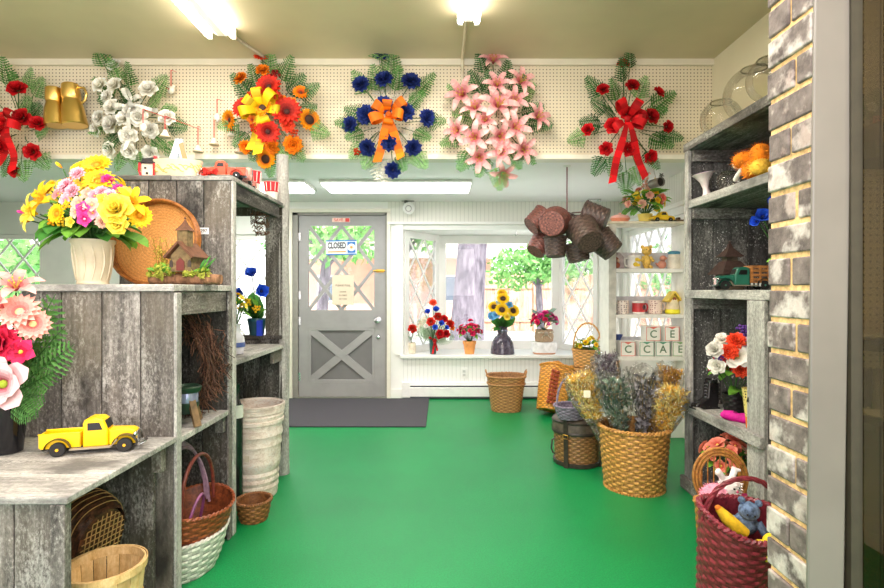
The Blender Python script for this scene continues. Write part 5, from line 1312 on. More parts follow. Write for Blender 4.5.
bow(r, P(263,112,YS-.14), [((-.9,-.2,.5),.15),((-1,-.3,-.25),.17),((.7,-.3,.8),.15),((-.3,-.3,1),.15),((.3,-.4,-.7),.09),((.8,-.3,.1),.11)], [P(259,154,YS-.16), P(252,150,YS-.14)], ribbon_mat('yellow satin', (250,204,16)), .09)
r = spray_root('navy carnation spray with orange bow above the low light', 388, 117)
spray(r, P(388,117,YS), YS, [(384,106,'carnation','navy',11),(381,56,'carnation','navy',10),(384,80,'carnation','navy',10.5),(411,82,'carnation','navy',11),(361,85,'carnation','navy',10),(405,113,'carnation','navy',11),(366,115,'carnation','navy',11),(427,118,'carnation','navy',10),(350,125,'carnation','navy',9.5),(389,143,'carnation','navy',10),(368,148,'carnation','navy',10),(413,148,'carnation','navy',10),(393,170,'carnation','navy',9.5),(358,152,'berry','orange',6)],
      [(376,37),(392,46),(353,70),(434,73),(335,122),(445,121),(350,158),(426,167),(372,64),(400,66),(424,92),(344,108),(430,138),(346,138),(404,170),(364,168)], lace=[(382,66),(376,72),(362,98),(412,100),(408,140),(376,182),(390,180),(384,184),(396,92),(414,130)], leafs=8)
bow(r, P(389,116,YS-.17), [((-.8,-.3,.6),.13),((-1,-.3,-.35),.14),((.9,-.3,.8),.14),((1,-.3,-.25),.14),((.1,-.5,-.6),.09),((-.2,-.4,1),.11)], [P(378,162,YS-.15), P(401,158,YS-.15), P(384,140,YS-.16)], ribbon_mat('orange satin', (250,122,14)), .085)
r = spray_root('pink lily spray at the pegboard centre right', 497, 115)
spray(r, P(497,115,YS), YS, [(497,109,'lily','pinklily',20),(493,64,'lily','pinklily',14),(519,84,'lily','pinklily',15),(464,96,'lily','pinklily',17),(497,87,'lily','pinklily',14),(514,102,'lily','pinklily',14),(476,110,'lily','pinklily',15),(535,119,'lily','pinklily',15),(459,131,'lily','pinklily',14),(476,138,'lily','pinklily',16),(514,129,'lily','pinklily',16),(499,136,'lily','pinklily',16),(479,157,'lily','pinklily',15),(500,152,'lily','pinklily',14),(522,150,'lily','pinklily',14),(502,172,'lily','pinklily',14),(486,122,'lily','pinklily',13)],
      [(479,50),(470,70),(535,84),(448,85),(552,125),(441,144),(459,169),(535,163),(500,189),(488,70),(524,74),(452,112),(544,106),(478,176),(520,168),(508,60)], leafs=12)
r = spray_root('red rose spray with red bow right of the pink lilies', 627, 120)
spray(r, P(627,120,YS), YS, [(627,114,'rose','red',8),(623,65,'rose','red',7),(632,86,'rose','red',7.5),(603,90,'rose','red',7),(658,93,'rose','red',7),(639,117,'rose','red',9),(651,117,'rose','red',9),(613,126,'rose','red',9),(588,130,'rose','red',7),(667,127,'rose','red',7),(606,149,'rose','red',7.5),(628,149,'rose','red',8),(650,157,'rose','red',8)],
      [(631,46),(622,58),(587,77),(676,92),(569,141),(683,138),(594,174),(626,193),(659,168),(612,78),(646,76),(592,100),(668,108),(580,122),(612,176),(674,146),(640,184),(604,106)], leafs=16)
bow(r, P(626,120,YS-.17), [((-.5,-.3,.9),.13),((.6,-.3,1),.16),((-.6,-.4,-.5),.13),((.9,-.3,-.4),.13),((1,-.3,.1),.11)], [P(611,182,YS-.13), P(643,177,YS-.13)], ribbon_mat('red satin', (214,14,24)), .075)
# ------------------------------------------------------------------ right side: grey board shelving
XS = 1.5
lo = thing('lower_shelf_unit', 'lower grey weathered shelf unit along the right wall', 'shelf unit', (1.75,2.8,0))
panel('side_panel', (XS+.002,3.145,0), (1.985,3.167,1.15), 0, 3, WD['sz'], lo)
panel('side_panel', (XS+.002,2.395,0), (1.985,2.417,1.15), 0, 3, WD['gz'], lo)
panel('back_panel', (1.965,2.42,0), (1.99,3.14,1.15), 1, 5, WD['sz'], lo)
board('front_post', [((XS-.02,3.10,0),(XS,3.175,1.15))], WD['lz'], lo)
board('front_post', [((XS-.02,2.39,0),(XS,2.525,1.15))], WD['lz'], lo)
panel('top', (XS-.02,2.1,1.152), (1.985,3.18,1.2), 0, 3, WD['ly'], lo)
board('shelf', [((XS+.002,2.42,.485),(1.96,3.143,.512))], WD['ly'], lo)
board('shelf_edge', [((XS-.045,2.38,.47),(XS-.021,3.18,.525))], WD['ly'], lo)
board('bottom', [((XS+.002,2.42,.03),(1.96,3.143,.055))], WD['gy'], lo)
board('bottom_rail', [((XS-.045,2.38,.0),(XS-.021,3.18,.075))], WD['gy'], lo)
board('cleat', [((XS+.004,3.11,1.085),(1.9,3.143,1.148))], WD['gx'], lo); board('cleat', [((XS+.004,3.11,.43),(1.9,3.143,.482))], WD['gx'], lo)
up = thing('upper_shelf_unit', 'upper grey weathered shelf unit carrying glass bowls', 'shelf unit', (1.75,2.65,1.2), )
panel('side_panel', (XS+.002,3.145,1.2), (1.985,3.167,2.04), 0, 3, WD['sz'], up)
panel('side_panel', (XS+.002,2.04,1.2), (1.985,2.062,2.04), 0, 3, WD['gz'], up)
panel('back_panel', (1.965,2.07,1.2), (1.99,3.14,2.04), 1, 6, WD['sz'], up)
board('front_post', [((XS-.02,3.125,1.2),(XS,3.175,2.04))], WD['lz'], up)
board('front_post', [((XS-.02,2.03,1.2),(XS,2.08,2.04))], WD['lz'], up)
board('top', [((XS-.02,2.02,2.041),(1.985,3.19,2.09))], WD['gy'], up)
board('shelf', [((XS+.002,2.065,1.692),(1.96,3.143,1.735))], WD['gy'], up)
board('shelf_edge', [((XS-.02,2.082,1.69),(XS,3.123,1.737))], WD['ly'], up)
board('cleat', [((XS+.004,3.11,1.625),(1.9,3.143,1.69))], WD['gx'], up); board('cleat', [((XS+.004,3.11,1.97),(1.9,3.143,2.04))], WD['gx'], up)

# glass bowls on top
bg_ = glass_mat('bowl glass', (250,249,244), .55, .02, 1.4, .015)
def glass_bowl(r, rad, op):
    mb = MB(); n = 18; a0 = radians(168); a1 = radians(op); pr_ = []
    for k in range(n+1):
        a = a0+(a1-a0)*k/n; pr_.append((rad*sin(a), rad*.985+rad*cos(a)))
    mb.lathe(pr_, 40); r0, z0 = pr_[0]; mb.build('bowl_wall', bg_, r, 80)
    r1, z1 = pr_[-1]; mb = MB(); mb.tube([(r1*cos(a), r1*sin(a), z1) for a in [2*pi*k/40 for k in range(40)]], .0035, 6, True); mb.build('lip', glass_mat('bowl lip glass', (236,235,226), .7, .05, 1.5, .08), r)
    mb = MB(); mb.lathe([(0,.001),(rad*.3,.001),(rad*.3,.008),(rad*.2,.012),(0,.012)], 24); mb.build('foot', MATS['bowl lip glass'], r)
for X, Y, rad, op, lb in ((1.63,3.04,.112,30,'glass bowl at the far corner of the top shelf, lowest in view'), (1.66,2.765,.15,24,'largest glass bowl on the top shelf, behind the middle one'), (1.575,2.475,.115,35,'middle glass bowl leaning near the top shelf edge'), (1.60,2.235,.115,30,'glass bowl half hidden by the brick pier')):
    r = thing('glass_bowl', lb, 'bowl', (X,Y,2.0905), group='round glass bowls on the top shelf'); glass_bowl(r, rad, op)

# upper shelf
v = thing('purple_white_vase', 'white curled vase with purple inside on the upper shelf', 'vase', (1.557,3.05,1.738))
mb = MB(); mb.lathe([(.034,0),(.036,.004),(.02,.03),(.016,.06),(.026,.1),(.05,.135),(.062,.145),(.056,.148),(.04,.132),(.016,.1),(0,.09)], 24, Matrix.Rotation(radians(-10),4,'Y')); mb.build('vase_body', mat('vase pinkish white', (236,220,220), .35), v)
mb = MB(); mb.lathe([(.057,.149),(.042,.134),(.02,.104)], 20, Matrix.Rotation(radians(-10),4,'Y')); mb.build('purple_lining', mat('vase purple', (118,62,150), .4), v)
gb = thing('fishbowl', 'small round clear glass bowl on the upper shelf', 'bowl', (1.58,2.87,1.738)); glass_bowl(gb, .062, 38)
pt = thing('orange_plush', 'fuzzy orange and yellow plush toy with white muzzle on the upper shelf', 'plush toy', (1.567,2.60,1.751))
def fuzz(mb, c, r, n, L, w=.004):
    c = Vector(c); r = r if hasattr(r,'__len__') else (r,r,r)
    for i in range(n):
        z = 1-2*(i+.5)/n; h = sqrt(1-z*z); a = i*2.39996; d = Vector((h*cos(a),h*sin(a),z)); p = c+Vector((d.x*r[0],d.y*r[1],d.z*r[2])); e = Vector((RND.gauss(0,.5),RND.gauss(0,.5),RND.gauss(0,.5))); t_ = d.orthogonal().normalized()*w
        mb.t = RND.uniform(.35,.65); mb.add([p-t_, p+t_, p+(d+e*.6)*L], [(0,1,2)])
    mb.t = .5
om = mat('plush orange', (244,136,20), .9, var=.3, scale=30); ym = mat('plush yellow', (250,196,70), .9, var=.2); wm_ = mat('plush white', (240,236,226), .9)
mb = MB(); bl = [((0,-.0,.055),(.06,.07,.055)),((-.03,.05,.11),(.048,.05,.045)),((0,-.04,.115),(.05,.05,.055))]
for c, q in bl: mb.ball(c, q, 18, 12); fuzz(mb, c, q, 160, .016)
mb.build('body', om, pt, 60)
mb = MB(); mb.ball((-.025,-.08,.045), (.045,.05,.04), 16, 10); fuzz(mb, (-.025,-.08,.045), (.045,.05,.04), 120, .014); mb.build('yellow_belly', ym, pt, 60)
mb = MB(); mb.ball((-.035,.095,.098), (.024,.024,.022), 14, 10); mb.build('muzzle', wm_, pt)
mb = MB(); mb.tube([(-.05,.03,.06),(-.05,.07,.035),(-.045,.1,.02)], .012, 8); mb.build('arm', wm_, pt)

# truck shelf (on top of the lower unit)
pg = thing('pagoda_birdhouse', 'dark brown two-tier pagoda birdhouse behind the green truck', 'birdhouse', (1.66,3.0,1.2015))
pm_ = mat('pagoda brown', (66,48,42), .6, var=.25, scale=50)
mb = MB(); mb.cbox((0,0,.045),(.11,.1,.09)); mb.build('lower_wall', mat('pagoda wall', (92,80,66), .7, var=.3), pg, 30)
mb = MB(); mb.lathe([(.12,.088),(.118,.096),(.06,.16),(.05,.165)], 4, Matrix.Rotation(pi/4,4,'Z')); mb.build('lower_roof', pm_, pg, 30)
mb = MB(); mb.cbox((0,0,.175),(.06,.055,.03)); mb.build('upper_wall', MATS['pagoda wall'], pg, 30)
mb = MB(); mb.lathe([(.075,.188),(.073,.194),(.02,.24),(.012,.26),(0,.275)], 4, Matrix.Rotation(pi/4,4,'Z')); mb.ball((0,0,.275), .008, 8, 6); mb.build('upper_roof', pm_, pg, 30)
mb = MB(); mb.lathe([(.014,0),(.014,.002)], 14, at(0,-.051,.055)); mb.build('entry_hole', black, pg)
gt = thing('toy_stake_truck', 'green toy farm truck with wooden stake bed on the right shelf', 'toy truck', (1.585,2.76,1.2015), (0,0,pi-.1))
pickup(gt, .33, mat('toy truck green', (44,112,92), .3, var=.15), mat('toy hub green', (60,120,100), .4), mat('toy fender black green', (30,40,38), .3), black, mat('stake wood', (176,118,64), .5, var=.2, scale=40))
mb = MB()
for k in range(5): mb.t = .5; mb.box((-.19*.33+k*.02-.06,.118*.33,.045*.33*1.2),(-.19*.33+k*.02-.05,.136*.33,.035)); 
mb.build('white_stripe', mat('toy stripe white', (226,232,226), .4), gt, 0)
bf = thing('blue_flower_stem_vase', 'blue flowers in a green glass vase at the brick pier', 'flower arrangement', (1.52,2.33,1.2015))
mb = MB(); mb.lathe([(.03,0),(.034,.006),(.02,.06),(.016,.11),(.034,.17),(.03,.17),(.012,.11),(0,.1)], 20); mb.build('vase', mat('green glass vase', (70,190,80), .1, var=.1), bf)
pxf(bf, [(763,218,2.3,'poppy','blue',12,(-.5,-.8,.3)),(770,207,2.3,'poppy','blue',11,(0,-.8,.6)),(776,222,2.28,'poppy','blue',11,(.4,-.8,.2)),(758,222,2.36,'poppy','blue',9,(-.8,-.5,.1))], (), (0,0,.12))
for e in ((-.06,-.03,.09),(-.03,-.05,.05),(.05,-.03,.1),(-.05,.03,.13)): putx(LEAF2[0], 'leaf', bf, (0,0,.13), e, (0,-.8,.6))

# bouquet shelf
v = thing('red_white_bouquet', 'bouquet of red, white and purple flowers in a black woven pot', 'flower arrangement', (1.60,2.85,.5255)); v.location.z = .5125
mb = MB(); weave(mb, .06, .06, .12, .78, 9, 16, .003); mb.build('pot', mat('black wicker', (28,26,26), .5, var=.3, scale=60), v, 60)
dome(v, (0,-.01,.245), .115, .12, [('carnation','scarlet',8,.036),('rose','crim',4,.033)], 8, LEAF2, .07, .0, stem_to=(0,0,.1))
o_ = v.location
for px, py, kind, col, r in ((737,357,'magnolia','white',14),(715,350,'rose','white',9),(717,366,'rose','white',9),(748,350,'rose','white',8),(722,340,'rose','white',8),(729,352,'carnation','redor',10),(736,341,'carnation','redor',10),(741,370,'carnation','redor',9),(748,334,'berry','purple',8),(742,330,'berry','purple',8),(753,340,'berry','purple',8),(719,358,'berry','purple',6),(752,362,'berry','purple',7),(746,343,'blossom','pink',7),(744,337,'blossom','purple',7)):
    p = P(px,py,2.62 if py > 340 else 2.68)-o_; put(B(kind,col), kind, v, p, (p.x*3-.15,-1,(p.z-.25)*4), r/F*2.62)
for k in range(8): a = k*.8-.6; putx(LEAF2[k%2], 'leaf', v, (0,-.05,.15), (sin(a)*.1,-.13,.13+.03*cos(k)), (0,-.5,1))
bt = thing('boot_planter', 'black lace-up boot figurine on the right shelf', 'boot', (1.56,3.03,.5255), (0,0,radians(190))); bt.location.z = .5125
bm = mat('boot black leather', (36,34,36), .25, var=.2)
mb = MB(); mb.prism([(-.035,0),(.1,0),(.108,.012),(.1,.03),(.06,.045),(.028,.065),(.022,.15),(-.04,.15),(-.042,.06)], .055); mb.build('boot_body', bm, bt, 60, .014)
mb = MB(); mb.prism([(-.045,-.0),(.112,0),(.112,.008),(-.045,.008)], .062); mb.build('sole', rubber, bt, 30)
mb = MB()
for k in range(5): z = .06+k*.018; mb.tube([(.024-.001*k,-.02,z),(.029,0,z+.008),(.024-.001*k,.02,z+.003)], .0014, 5)
mb.build('lace', mat('lace grey', (110,110,112), .6), bt)
mb = MB(); mb.lathe([(.034,.148),(.036,.15),(.036,.165),(.032,.168),(.026,.15)], 20, Matrix.Translation((-.009,0,0)), 1, .9); mb.build('cuff', bm, bt)
sh = thing('magenta_slipper', 'bright magenta fabric slipper lying on the right shelf', 'slipper', (1.545,2.71,.5255), (0,0,radians(-52))); sh.location.z = .5125
mm = mat('magenta felt', (214,10,150), .7, var=.15, scale=40)
mb = MB(); mb.tube([(-.085,0,.02),(-.07,0,.024),(-.03,0,.026),(.0,0,.022),(.03,0,.025),(.06,0,.024),(.085,0,.018)], [.012,.024,.028,.022,.027,.024,.01], 16); mb.build('slipper_body', mm, sh)
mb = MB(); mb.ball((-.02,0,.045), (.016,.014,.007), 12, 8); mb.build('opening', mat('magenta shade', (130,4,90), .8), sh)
hv = thing('halloween_vase', 'tall yellow polka-dot vase with black bow and orange foot', 'vase', (1.53,2.42,.5255)); hv.location = (1.535,2.575,.5125)
mb = MB(); mb.lathe([(.022,0),(.026,.004),(.03,.06)], 20); mb.build('orange_foot', mat('vase orange', (236,120,40), .5), hv)
def dots(name, base, dot, sc=60):
    m, t, b, out = nt(name); v_ = ocoord(t, (1,1,1), False); vo = N(t, 'ShaderNodeTexVoronoi'); vo.inputs['Scale'].default_value = sc; vo.inputs['Randomness'].default_value = .35; t.links.new(v_, vo.inputs['Vector'])
    c = ramp(t, vo.outputs['Distance'], [(.28, lin(dot)), (.33, lin(base))]); t.links.new(c, b.inputs['Base Color']); b.inputs['Roughness'].default_value = .45; return m
mb = MB(); mb.lathe([(.03,.06),(.044,.19),(.046,.2),(.041,.2),(.03,.1),(0,.09)], 24); mb.build('dotted_body', dots('yellow dotted', (234,214,130), (60,44,30), 70), hv)
mb = MB()
for d in ((-1,-.3,.3),(1,-.3,.3)): ribbon_loop(mb, (-.02,-.04,.15), d, .045, .03)
ribbon_tail(mb, (-.02,-.042,.15), (-.035,-.045,.09), .018); ribbon_tail(mb, (-.02,-.042,.15), (.005,-.045,.08), .018); mb.ball((-.02,-.046,.15), .009, 8, 6); mb.build('bow', ribbon_mat('black ribbon', (40,38,40)), hv, 60)

# bottom of the lower unit and the floor before it
cf = thing('coral_flower_pot', 'coral pink blossoms in a terracotta pot on the bottom shelf', 'flower arrangement', (1.575,2.72,.0555))
terr = mat('terracotta', (214,124,70), .7, var=.12)
def flowerpot(r, R1, h, m=terr):
    mb = MB(); mb.lathe([(R1*.68,0),(R1*.7,.003),(R1*.93,h*.78),(R1,h*.78),(R1*1.02,h),(R1*.9,h),(R1*.85,h*.7),(0,h*.68)], 28); mb.build('pot', m, r)
flowerpot(cf, .08, .16)
dome(cf, (-.095,-.03,.265), .11, .11, [('magnolia','coral',9,.045),('blossom','coral',8,.036),('blossom','peach',5,.028)], 20, LEAF2, .055, -.1, stem_to=(0,0,.12))
wbk = thing('hoop_wicker_basket', 'light brown wicker basket with tall oval hoop back holding a pink bunny', 'basket', (1.275,2.34,0), (0,0,radians(-12)))
hw_ = wicker('light brown wicker', (196,136,66), (136,84,36), .5, 60)
basket(wbk, .125, .095, .24, .85, hw_, 14, 22, .004, .02, 2, .009)
mb = MB()
for q in (0,.014,.028): mb.tube([((.115-q)*cos(a), .075, .33+(.135-q)*sin(a)) for a in [2*pi*k/40 for k in range(40)]], .0065, 7, True)
for k in range(-3,4): x = k*.026; zz = sqrt(max(0,1-(x/.1)**2))*.115; mb.tube([(x,.078,.33-zz),(x,.078,.33+zz)], .003, 5)
mb.tube([(-.05,.08,.2),(-.05,.08,.3)], .006, 6); mb.tube([(.05,.08,.2),(.05,.08,.3)], .006, 6)
mb.build('hoop_back', hw_, wbk)
pb = thing('pink_bunny', 'pink and white plush bunny with bow sitting in the hoop basket', 'plush toy', (1.26,2.32,.225), (0,0,.1))
pk = mat('plush pink', (244,160,186), .95, var=.2, scale=50); w2 = mat('plush bunny white', (246,236,238), .95)
mb = MB(); mb.ball((-.04,0,.055), (.062,.055,.058), 18, 12); fuzz(mb, (-.04,0,.055), (.062,.055,.058), 220, .012); mb.build('body', pk, pb, 60)
mb = MB(); mb.ball((.02,-.01,.1), (.045,.042,.045), 18, 12); fuzz(mb, (.02,-.01,.1), (.045,.042,.045), 140, .01); mb.tube([(-.005,0,.135),(-.03,.0,.165),(-.045,-.01,.16)], [.013,.016,.006], 10); mb.tube([(.035,0,.135),(.05,0,.175),(.07,-.01,.17)], [.013,.016,.006], 10)
mb.ball((.035,-.045,.04), (.025,.03,.028), 12, 8); mb.build('head', w2, pb, 60)
mb = MB(); mb.ball((.012,-.05,.105), .005, 8, 6); mb.ball((.035,-.05,.107), .005, 8, 6); mb.build('eye', black, pb); mb = MB(); mb.ball((.024,-.054,.094), .006, 8, 6); mb.build('nose', mat('nose pink', (230,90,130), .5), pb)
mb = MB()
for d in ((-1,-.3,.2),(1,-.3,.2)): ribbon_loop(mb, (.045,-.03,.065), d, .035, .022)
mb.build('bow', ribbon_mat('bunny pink bow', (236,80,150)), pb, 60)
ba = thing('dark_ball_ornament', 'pair of dark round pompoms at the edge of the hoop basket', 'ornament', (1.185,2.27,.248))
mb = MB(); mb.ball((0,0,.024), .026, 16, 10); fuzz(mb, (0,0,.024), .026, 120, .006); mb.ball((.05,-.012,.02), .02, 14, 10); fuzz(mb, (.05,-.012,.02), .02, 90, .006); mb.build('pompoms', mat('dark wool', (40,34,38), .95), ba, 60)
rb = thing('burgundy_wicker_basket', 'burgundy red wicker basket with tall handle at the brick pier', 'basket', (1.068,1.95,.028), (radians(11),radians(2),radians(0)))
RB = rb.rotation_euler.to_matrix()
bu = wicker('burgundy wicker', (142,48,62), (88,22,34), .4, 60)
hp = [(x, y, z) for x, y, z in hoop(.13,.1,.34,.17,26,'x',0,.75)]
basket(rb, .138, .138, .35, .74, bu, 20, 26, .005, .012, 2, .011, handle=[(hp,.0095)], dip=.03)
for lb, kind, loc, rz in (('yellow plush duck with orange bill at the front of the burgundy basket','duck',(1.115,1.845,.245),.3), ('small blue patterned bean bear in the burgundy basket','bear',(1.125,1.97,.262),-.3), ('pale green bean toy at the left of the burgundy basket','frog',(1.035,1.90,.24),.5), ('yellow banana-shaped plush tube in the burgundy basket','tube',(1.06,1.955,.262),.2)):
    loc = Vector(rb.location) + RB @ (Vector(loc)+Vector((0,-.01,.012))-Vector((1.085,1.93,0))); r = thing('bean_plush', lb, 'plush toy', loc, (.2,.12,rz), group='bean plush toys in the burgundy basket')
    if kind == 'duck':
        m_ = mat('plush lemon', (250,214,40), .9, var=.1, scale=40); mb = MB(); mb.ball((0,0,.035), (.045,.04,.036), 16, 10); mb.ball((.01,-.015,.08), (.03,.03,.03), 14, 10); mb.build('body', m_, r)
        mb = MB(); mb.ball((.012,-.048,.074), (.014,.014,.006), 10, 6); mb.build('bill', mat('plush bill', (240,140,40), .7), r); mb = MB(); mb.ball((0,-.04,.088), .004, 6, 5); mb.ball((.024,-.04,.088), .004, 6, 5); mb.build('eye', black, r)
    elif kind == 'bear':
        m_ = mat('plush slate blue', (96,118,150), .9, var=.45, scale=60); mb = MB(); mb.ball((0,0,.04), (.042,.036,.042), 16, 10); mb.ball((0,-.01,.098), (.036,.034,.034), 14, 10); mb.ball((-.028,0,.13), .013, 10, 6); mb.ball((.028,0,.13), .013, 10, 6); mb.tube([(-.035,-.01,.06),(-.06,-.03,.03)], .014, 8); mb.tube([(.035,-.01,.06),(.06,-.03,.03)], .014, 8); mb.build('body', m_, r)
        mb = MB(); mb.ball((-.012,-.043,.1), .004, 6, 5); mb.ball((.012,-.043,.1), .004, 6, 5); mb.build('eye', black, r)
    elif kind == 'frog':
        m_ = mat('plush pale green', (156,178,150), .9, var=.25, scale=50); mb = MB(); mb.ball((0,0,.026), (.05,.04,.028), 16, 10); mb.ball((-.02,-.02,.05), (.03,.028,.024), 14, 10); mb.ball((-.034,-.03,.07), .01, 8, 6); mb.ball((-.008,-.034,.07), .01, 8, 6); mb.build('body', m_, r)
        mb = MB(); mb.ball((-.036,-.038,.073), .005, 6, 5); mb.ball((-.008,-.043,.073), .005, 6, 5); mb.build('eye', black, r)
    else:
        m_ = mat('plush mustard', (232,192,40), .9, var=.15, scale=50); mb = MB(); mb.tube([(-.05,.02,.09),(-.03,.0,.07),(0,-.02,.05),(.04,-.03,.03)], [.014,.022,.024,.018], 12); mb.build('body', m_, r)
        mb = MB(); mb.ball((-.052,.021,.092), .012, 8, 6); mb.build('tip', mat('plush bill', (240,140,40), .7), r)

# pegboard end cap behind the dark tinted glass at the right edge
ec = thing('pegboard_end_cap', 'dim pegboard display end with shelves seen through the dark glass', 'display', (1.75,1.98,0))
mb = MB(); mb.box((1.50,1.985,.9),(1.99,2.0,2.3)); mb.build('pegboard', MATS.get('pegboard') or peg_mat(), ec, 0, world=True)
board('shelf', [((1.50,1.80,1.66),(1.99,1.984,1.72))], WD['dx'], ec); board('shelf', [((1.50,1.80,.985),(1.99,1.984,1.01))], WD['dx'], ec); board('shelf', [((1.50,1.80,.70),(1.99,1.984,.73))], WD['dx'], ec)
panel('lower_panel', (1.50,1.96,.0), (1.99,1.984,.699), 0, 3, WD['dz'], ec)
bx_ = thing('dark_storage_box', 'dark box on the upper shelf behind the tinted glass', 'box', (1.60,1.88,1.7205)); mb = MB(); mb.cbox((0,0,.03),(.12,.12,.06)); mb.build('carton', mat('box dark brown', (70,54,42), .7), bx_, 30, .003)
mb = MB(); mb.cbox((0,0,.066),(.126,.126,.014)); mb.build('lid', mat('box lid brown', (92,72,54), .7), bx_, 30, .002)
fl_ = thing('faded_flower_sprig', 'faded flower sprig on the pegboard behind the tinted glass', 'flower', (1.62,1.97,1.83))
for x, z, c_ in ((0,0,'coral'),(.03,.03,'peach'),(-.02,.05,'white')): put(B('blossom',c_), 'blossom', fl_, (x,-.03,z), (0,-1,.2), .025)
for e in ((.06,-.03,.1),(-.05,-.03,.11),(.02,-.03,.14)): putx(FERN_ME[0], 'fern_frond', fl_, (0,-.01,0), e, (0,-1,0))
for z, lb in ((1.0105,'white lace doily dish on the middle shelf behind the tinted glass'), (.7305,'white lace doily dish on the lower shelf behind the tinted glass')):
    r = thing('lace_dish', lb, 'dish', (1.60,1.87,z), group='lace dishes behind the tinted glass'); mb = MB(); mb.lathe([(.03,0),(.04,.004),(.075,.02),(.08,.024),(.07,.022),(.03,.008),(0,.006)], 28); mb.build('dish_body', mat('lace white', (214,214,206), .6), r)
    mb = MB()
    for k in range(16): a = 2*pi*k/16; mb.ball((.08*cos(a),.08*sin(a),.024), .008, 6, 5)
    mb.build('scalloped_edge', mat('lace white', (214,214,206), .6), r)
kb = thing('brown_oval_basket', 'brown oval basket on the floor behind the tinted glass', 'basket', (1.60,1.81,0)); basket(kb, .13,.11,.36,.75, bw, 16, 22, .004, .02, 2, .009)
# ------------------------------------------------------------------ window sill flowers
ZS = BZ0+.0005
def sill(px, py, dy=0): return (P(px,py,YW+.12+dy).x, YW+.12+dy, ZS)
def scaled(r, **k): return r
a1 = thing('single_red_flower_glass', 'single red flower in a small pale glass at the left end of the sill', 'flower arrangement', sill(412,351))
mb = MB(); mb.lathe([(.035,0),(.042,.004),(.046,.1),(.04,.115),(.044,.125),(.038,.12),(.034,.02),(0,.015)], 20); mb.build('glass_jar', mat('pale amber jar', (226,214,190), .2), a1)
pxf(a1, [(412.5,329,5.85,'rose','scarlet',5),(409,333,5.86,'bud','white',3)], ((407,336,5.85),(419,334,5.86)), (0,0,.1))
a2 = thing('red_blue_bouquet_vase', 'red and blue bouquet with red bow in a slim dark green vase', 'flower arrangement', sill(433,352,-.05))
mb = MB(); mb.lathe([(.03,0),(.034,.004),(.045,.16),(.05,.165),(.044,.165),(.034,.05),(0,.045)], 20); mb.build('vase', mat('dark teal vase', (58,92,86), .25), a2)
pxf(a2, [(433,303,5.78,'carnation','redor',4.5),(428,313,5.76,'poppy','blue',5),(436,311,5.76,'poppy','blue',5.5),(431,322,5.7,'rose','scarlet',5),(438,317,5.74,'rose','scarlet',5),(441,324,5.7,'poppy','blue',5),(435,328,5.68,'poppy','blue',5),(444,319,5.74,'rose','red',4.5),(446,328,5.72,'poppy','blue',4),(450,324,5.76,'carnation','scarlet',5),(452,328,5.78,'blossom','orange',3.5),(440,334,5.66,'rose','red',5),(446,334,5.68,'rose','red',4.5),(426,326,5.74,'carnation','white',3)], (), (0,0,.14))
for px, py in ((418,318),(420,325),(417,330),(424,314),(421,335),(425,330),(447,339),(456,336),(454,318)): 
    p = P(px,py,5.8)-a2.location; putx(FERNP_ME[0], 'fern_frond', a2, (0,0,.16), p, (0,-1,.3))
bow(a2, Vector(a2.location)+Vector((.02,-.07,.16)), [((-.7,-.3,.5),.07),((.9,-.3,.4),.08)], [Vector(a2.location)+Vector((.0,-.07,.02)), Vector(a2.location)+Vector((.05,-.07,.05))], ribbon_mat('red satin', (214,14,24)), .03)
a3 = thing('pink_flower_terracotta', 'hot pink flowers in an orange terracotta pot on the sill', 'flower arrangement', sill(469.5,352,-.03))
flowerpot(a3, .075, .145, mat('bright terracotta', (244,164,92), .7))
dome(a3, (0,0,.24), .125, .1, [('rose','hotpink',12,.034),('carnation','crim',8,.03),('blossom','hotpink',6,.024)], 22, LEAF2, .06, -.15, stem_to=(0,0,.12))
put(B('rose','hotpink'), 'rose', a3, (.01,-.02,.37), (0,-.3,1), .035)
a4 = thing('sunflower_jug', 'sunflowers and blue flowers in a dark speckled jug on the sill', 'flower arrangement', sill(502.5,352,-.02))
mb = MB(); mb.lathe([(.13,0),(.135,.006),(.132,.05),(.118,.13),(.09,.185),(.062,.21),(.056,.225),(.056,.29),(.064,.31),(.056,.31),(.048,.23),(0,.22)], 36); mb.build('jug', mat('dark speckled glaze', (92,84,98), .18, var=.35, scale=40, rgb2=(50,44,58)), a4)
mb = MB(); mb.lathe([(.0595,.245),(.061,.25),(.061,.27),(.0595,.275)], 30); mb.build('neck_band', mat('jug steel', (120,124,140), .25, .6), a4)
pxf(a4, [(502,310,5.66,'sunflower','yelsun',7.5),(503,299,5.7,'sunflower','yelsun',7),(494,307,5.72,'sunflower','yelsun',6.5),(513,311,5.72,'sunflower','yelsun',7),(502,294,5.78,'gerbera','yellow',6),(496,315,5.68,'blossom','cornblue',5.5),(509,305,5.7,'blossom','cornblue',5),(492,316,5.72,'carnation','cornblue',5),(511,316,5.7,'blossom','cornblue',4),(499,303,5.72,'blossom','cornblue',4),(507,317,5.68,'gerbera','lemon',4)], (), (0,0,.28))
for k in range(26):
    a = k*2.4; e = RND.uniform(-.25,1.1); L = RND.uniform(.12,.22); putx(BLADE[0] if k % 2 else LEAF[0], 'leaf', a4, (0,0,.3), Vector((cos(a)*cos(e)*L*.9, sin(a)*cos(e)*L*.5-.02, .32+sin(e)*L)), (cos(a),sin(a)-.4,.8))
a5 = thing('magenta_flower_burlap', 'magenta flowers in a burlap wrapped pot with bow on a white block', 'flower arrangement', sill(544,340,-.02))
wbk_ = thing('white_block_planter', 'low round white planter with tan base under the burlap pot', 'planter', sill(544,352,-.02))
mb = MB(); mb.lathe([(.12,.016),(.132,.022),(.14,.05),(.14,.12),(.132,.135),(.0,.137)], 36, None, 1, .72, 3.0); mb.build('bowl', mat('planter glossy white', (246,246,244), .3), wbk_)
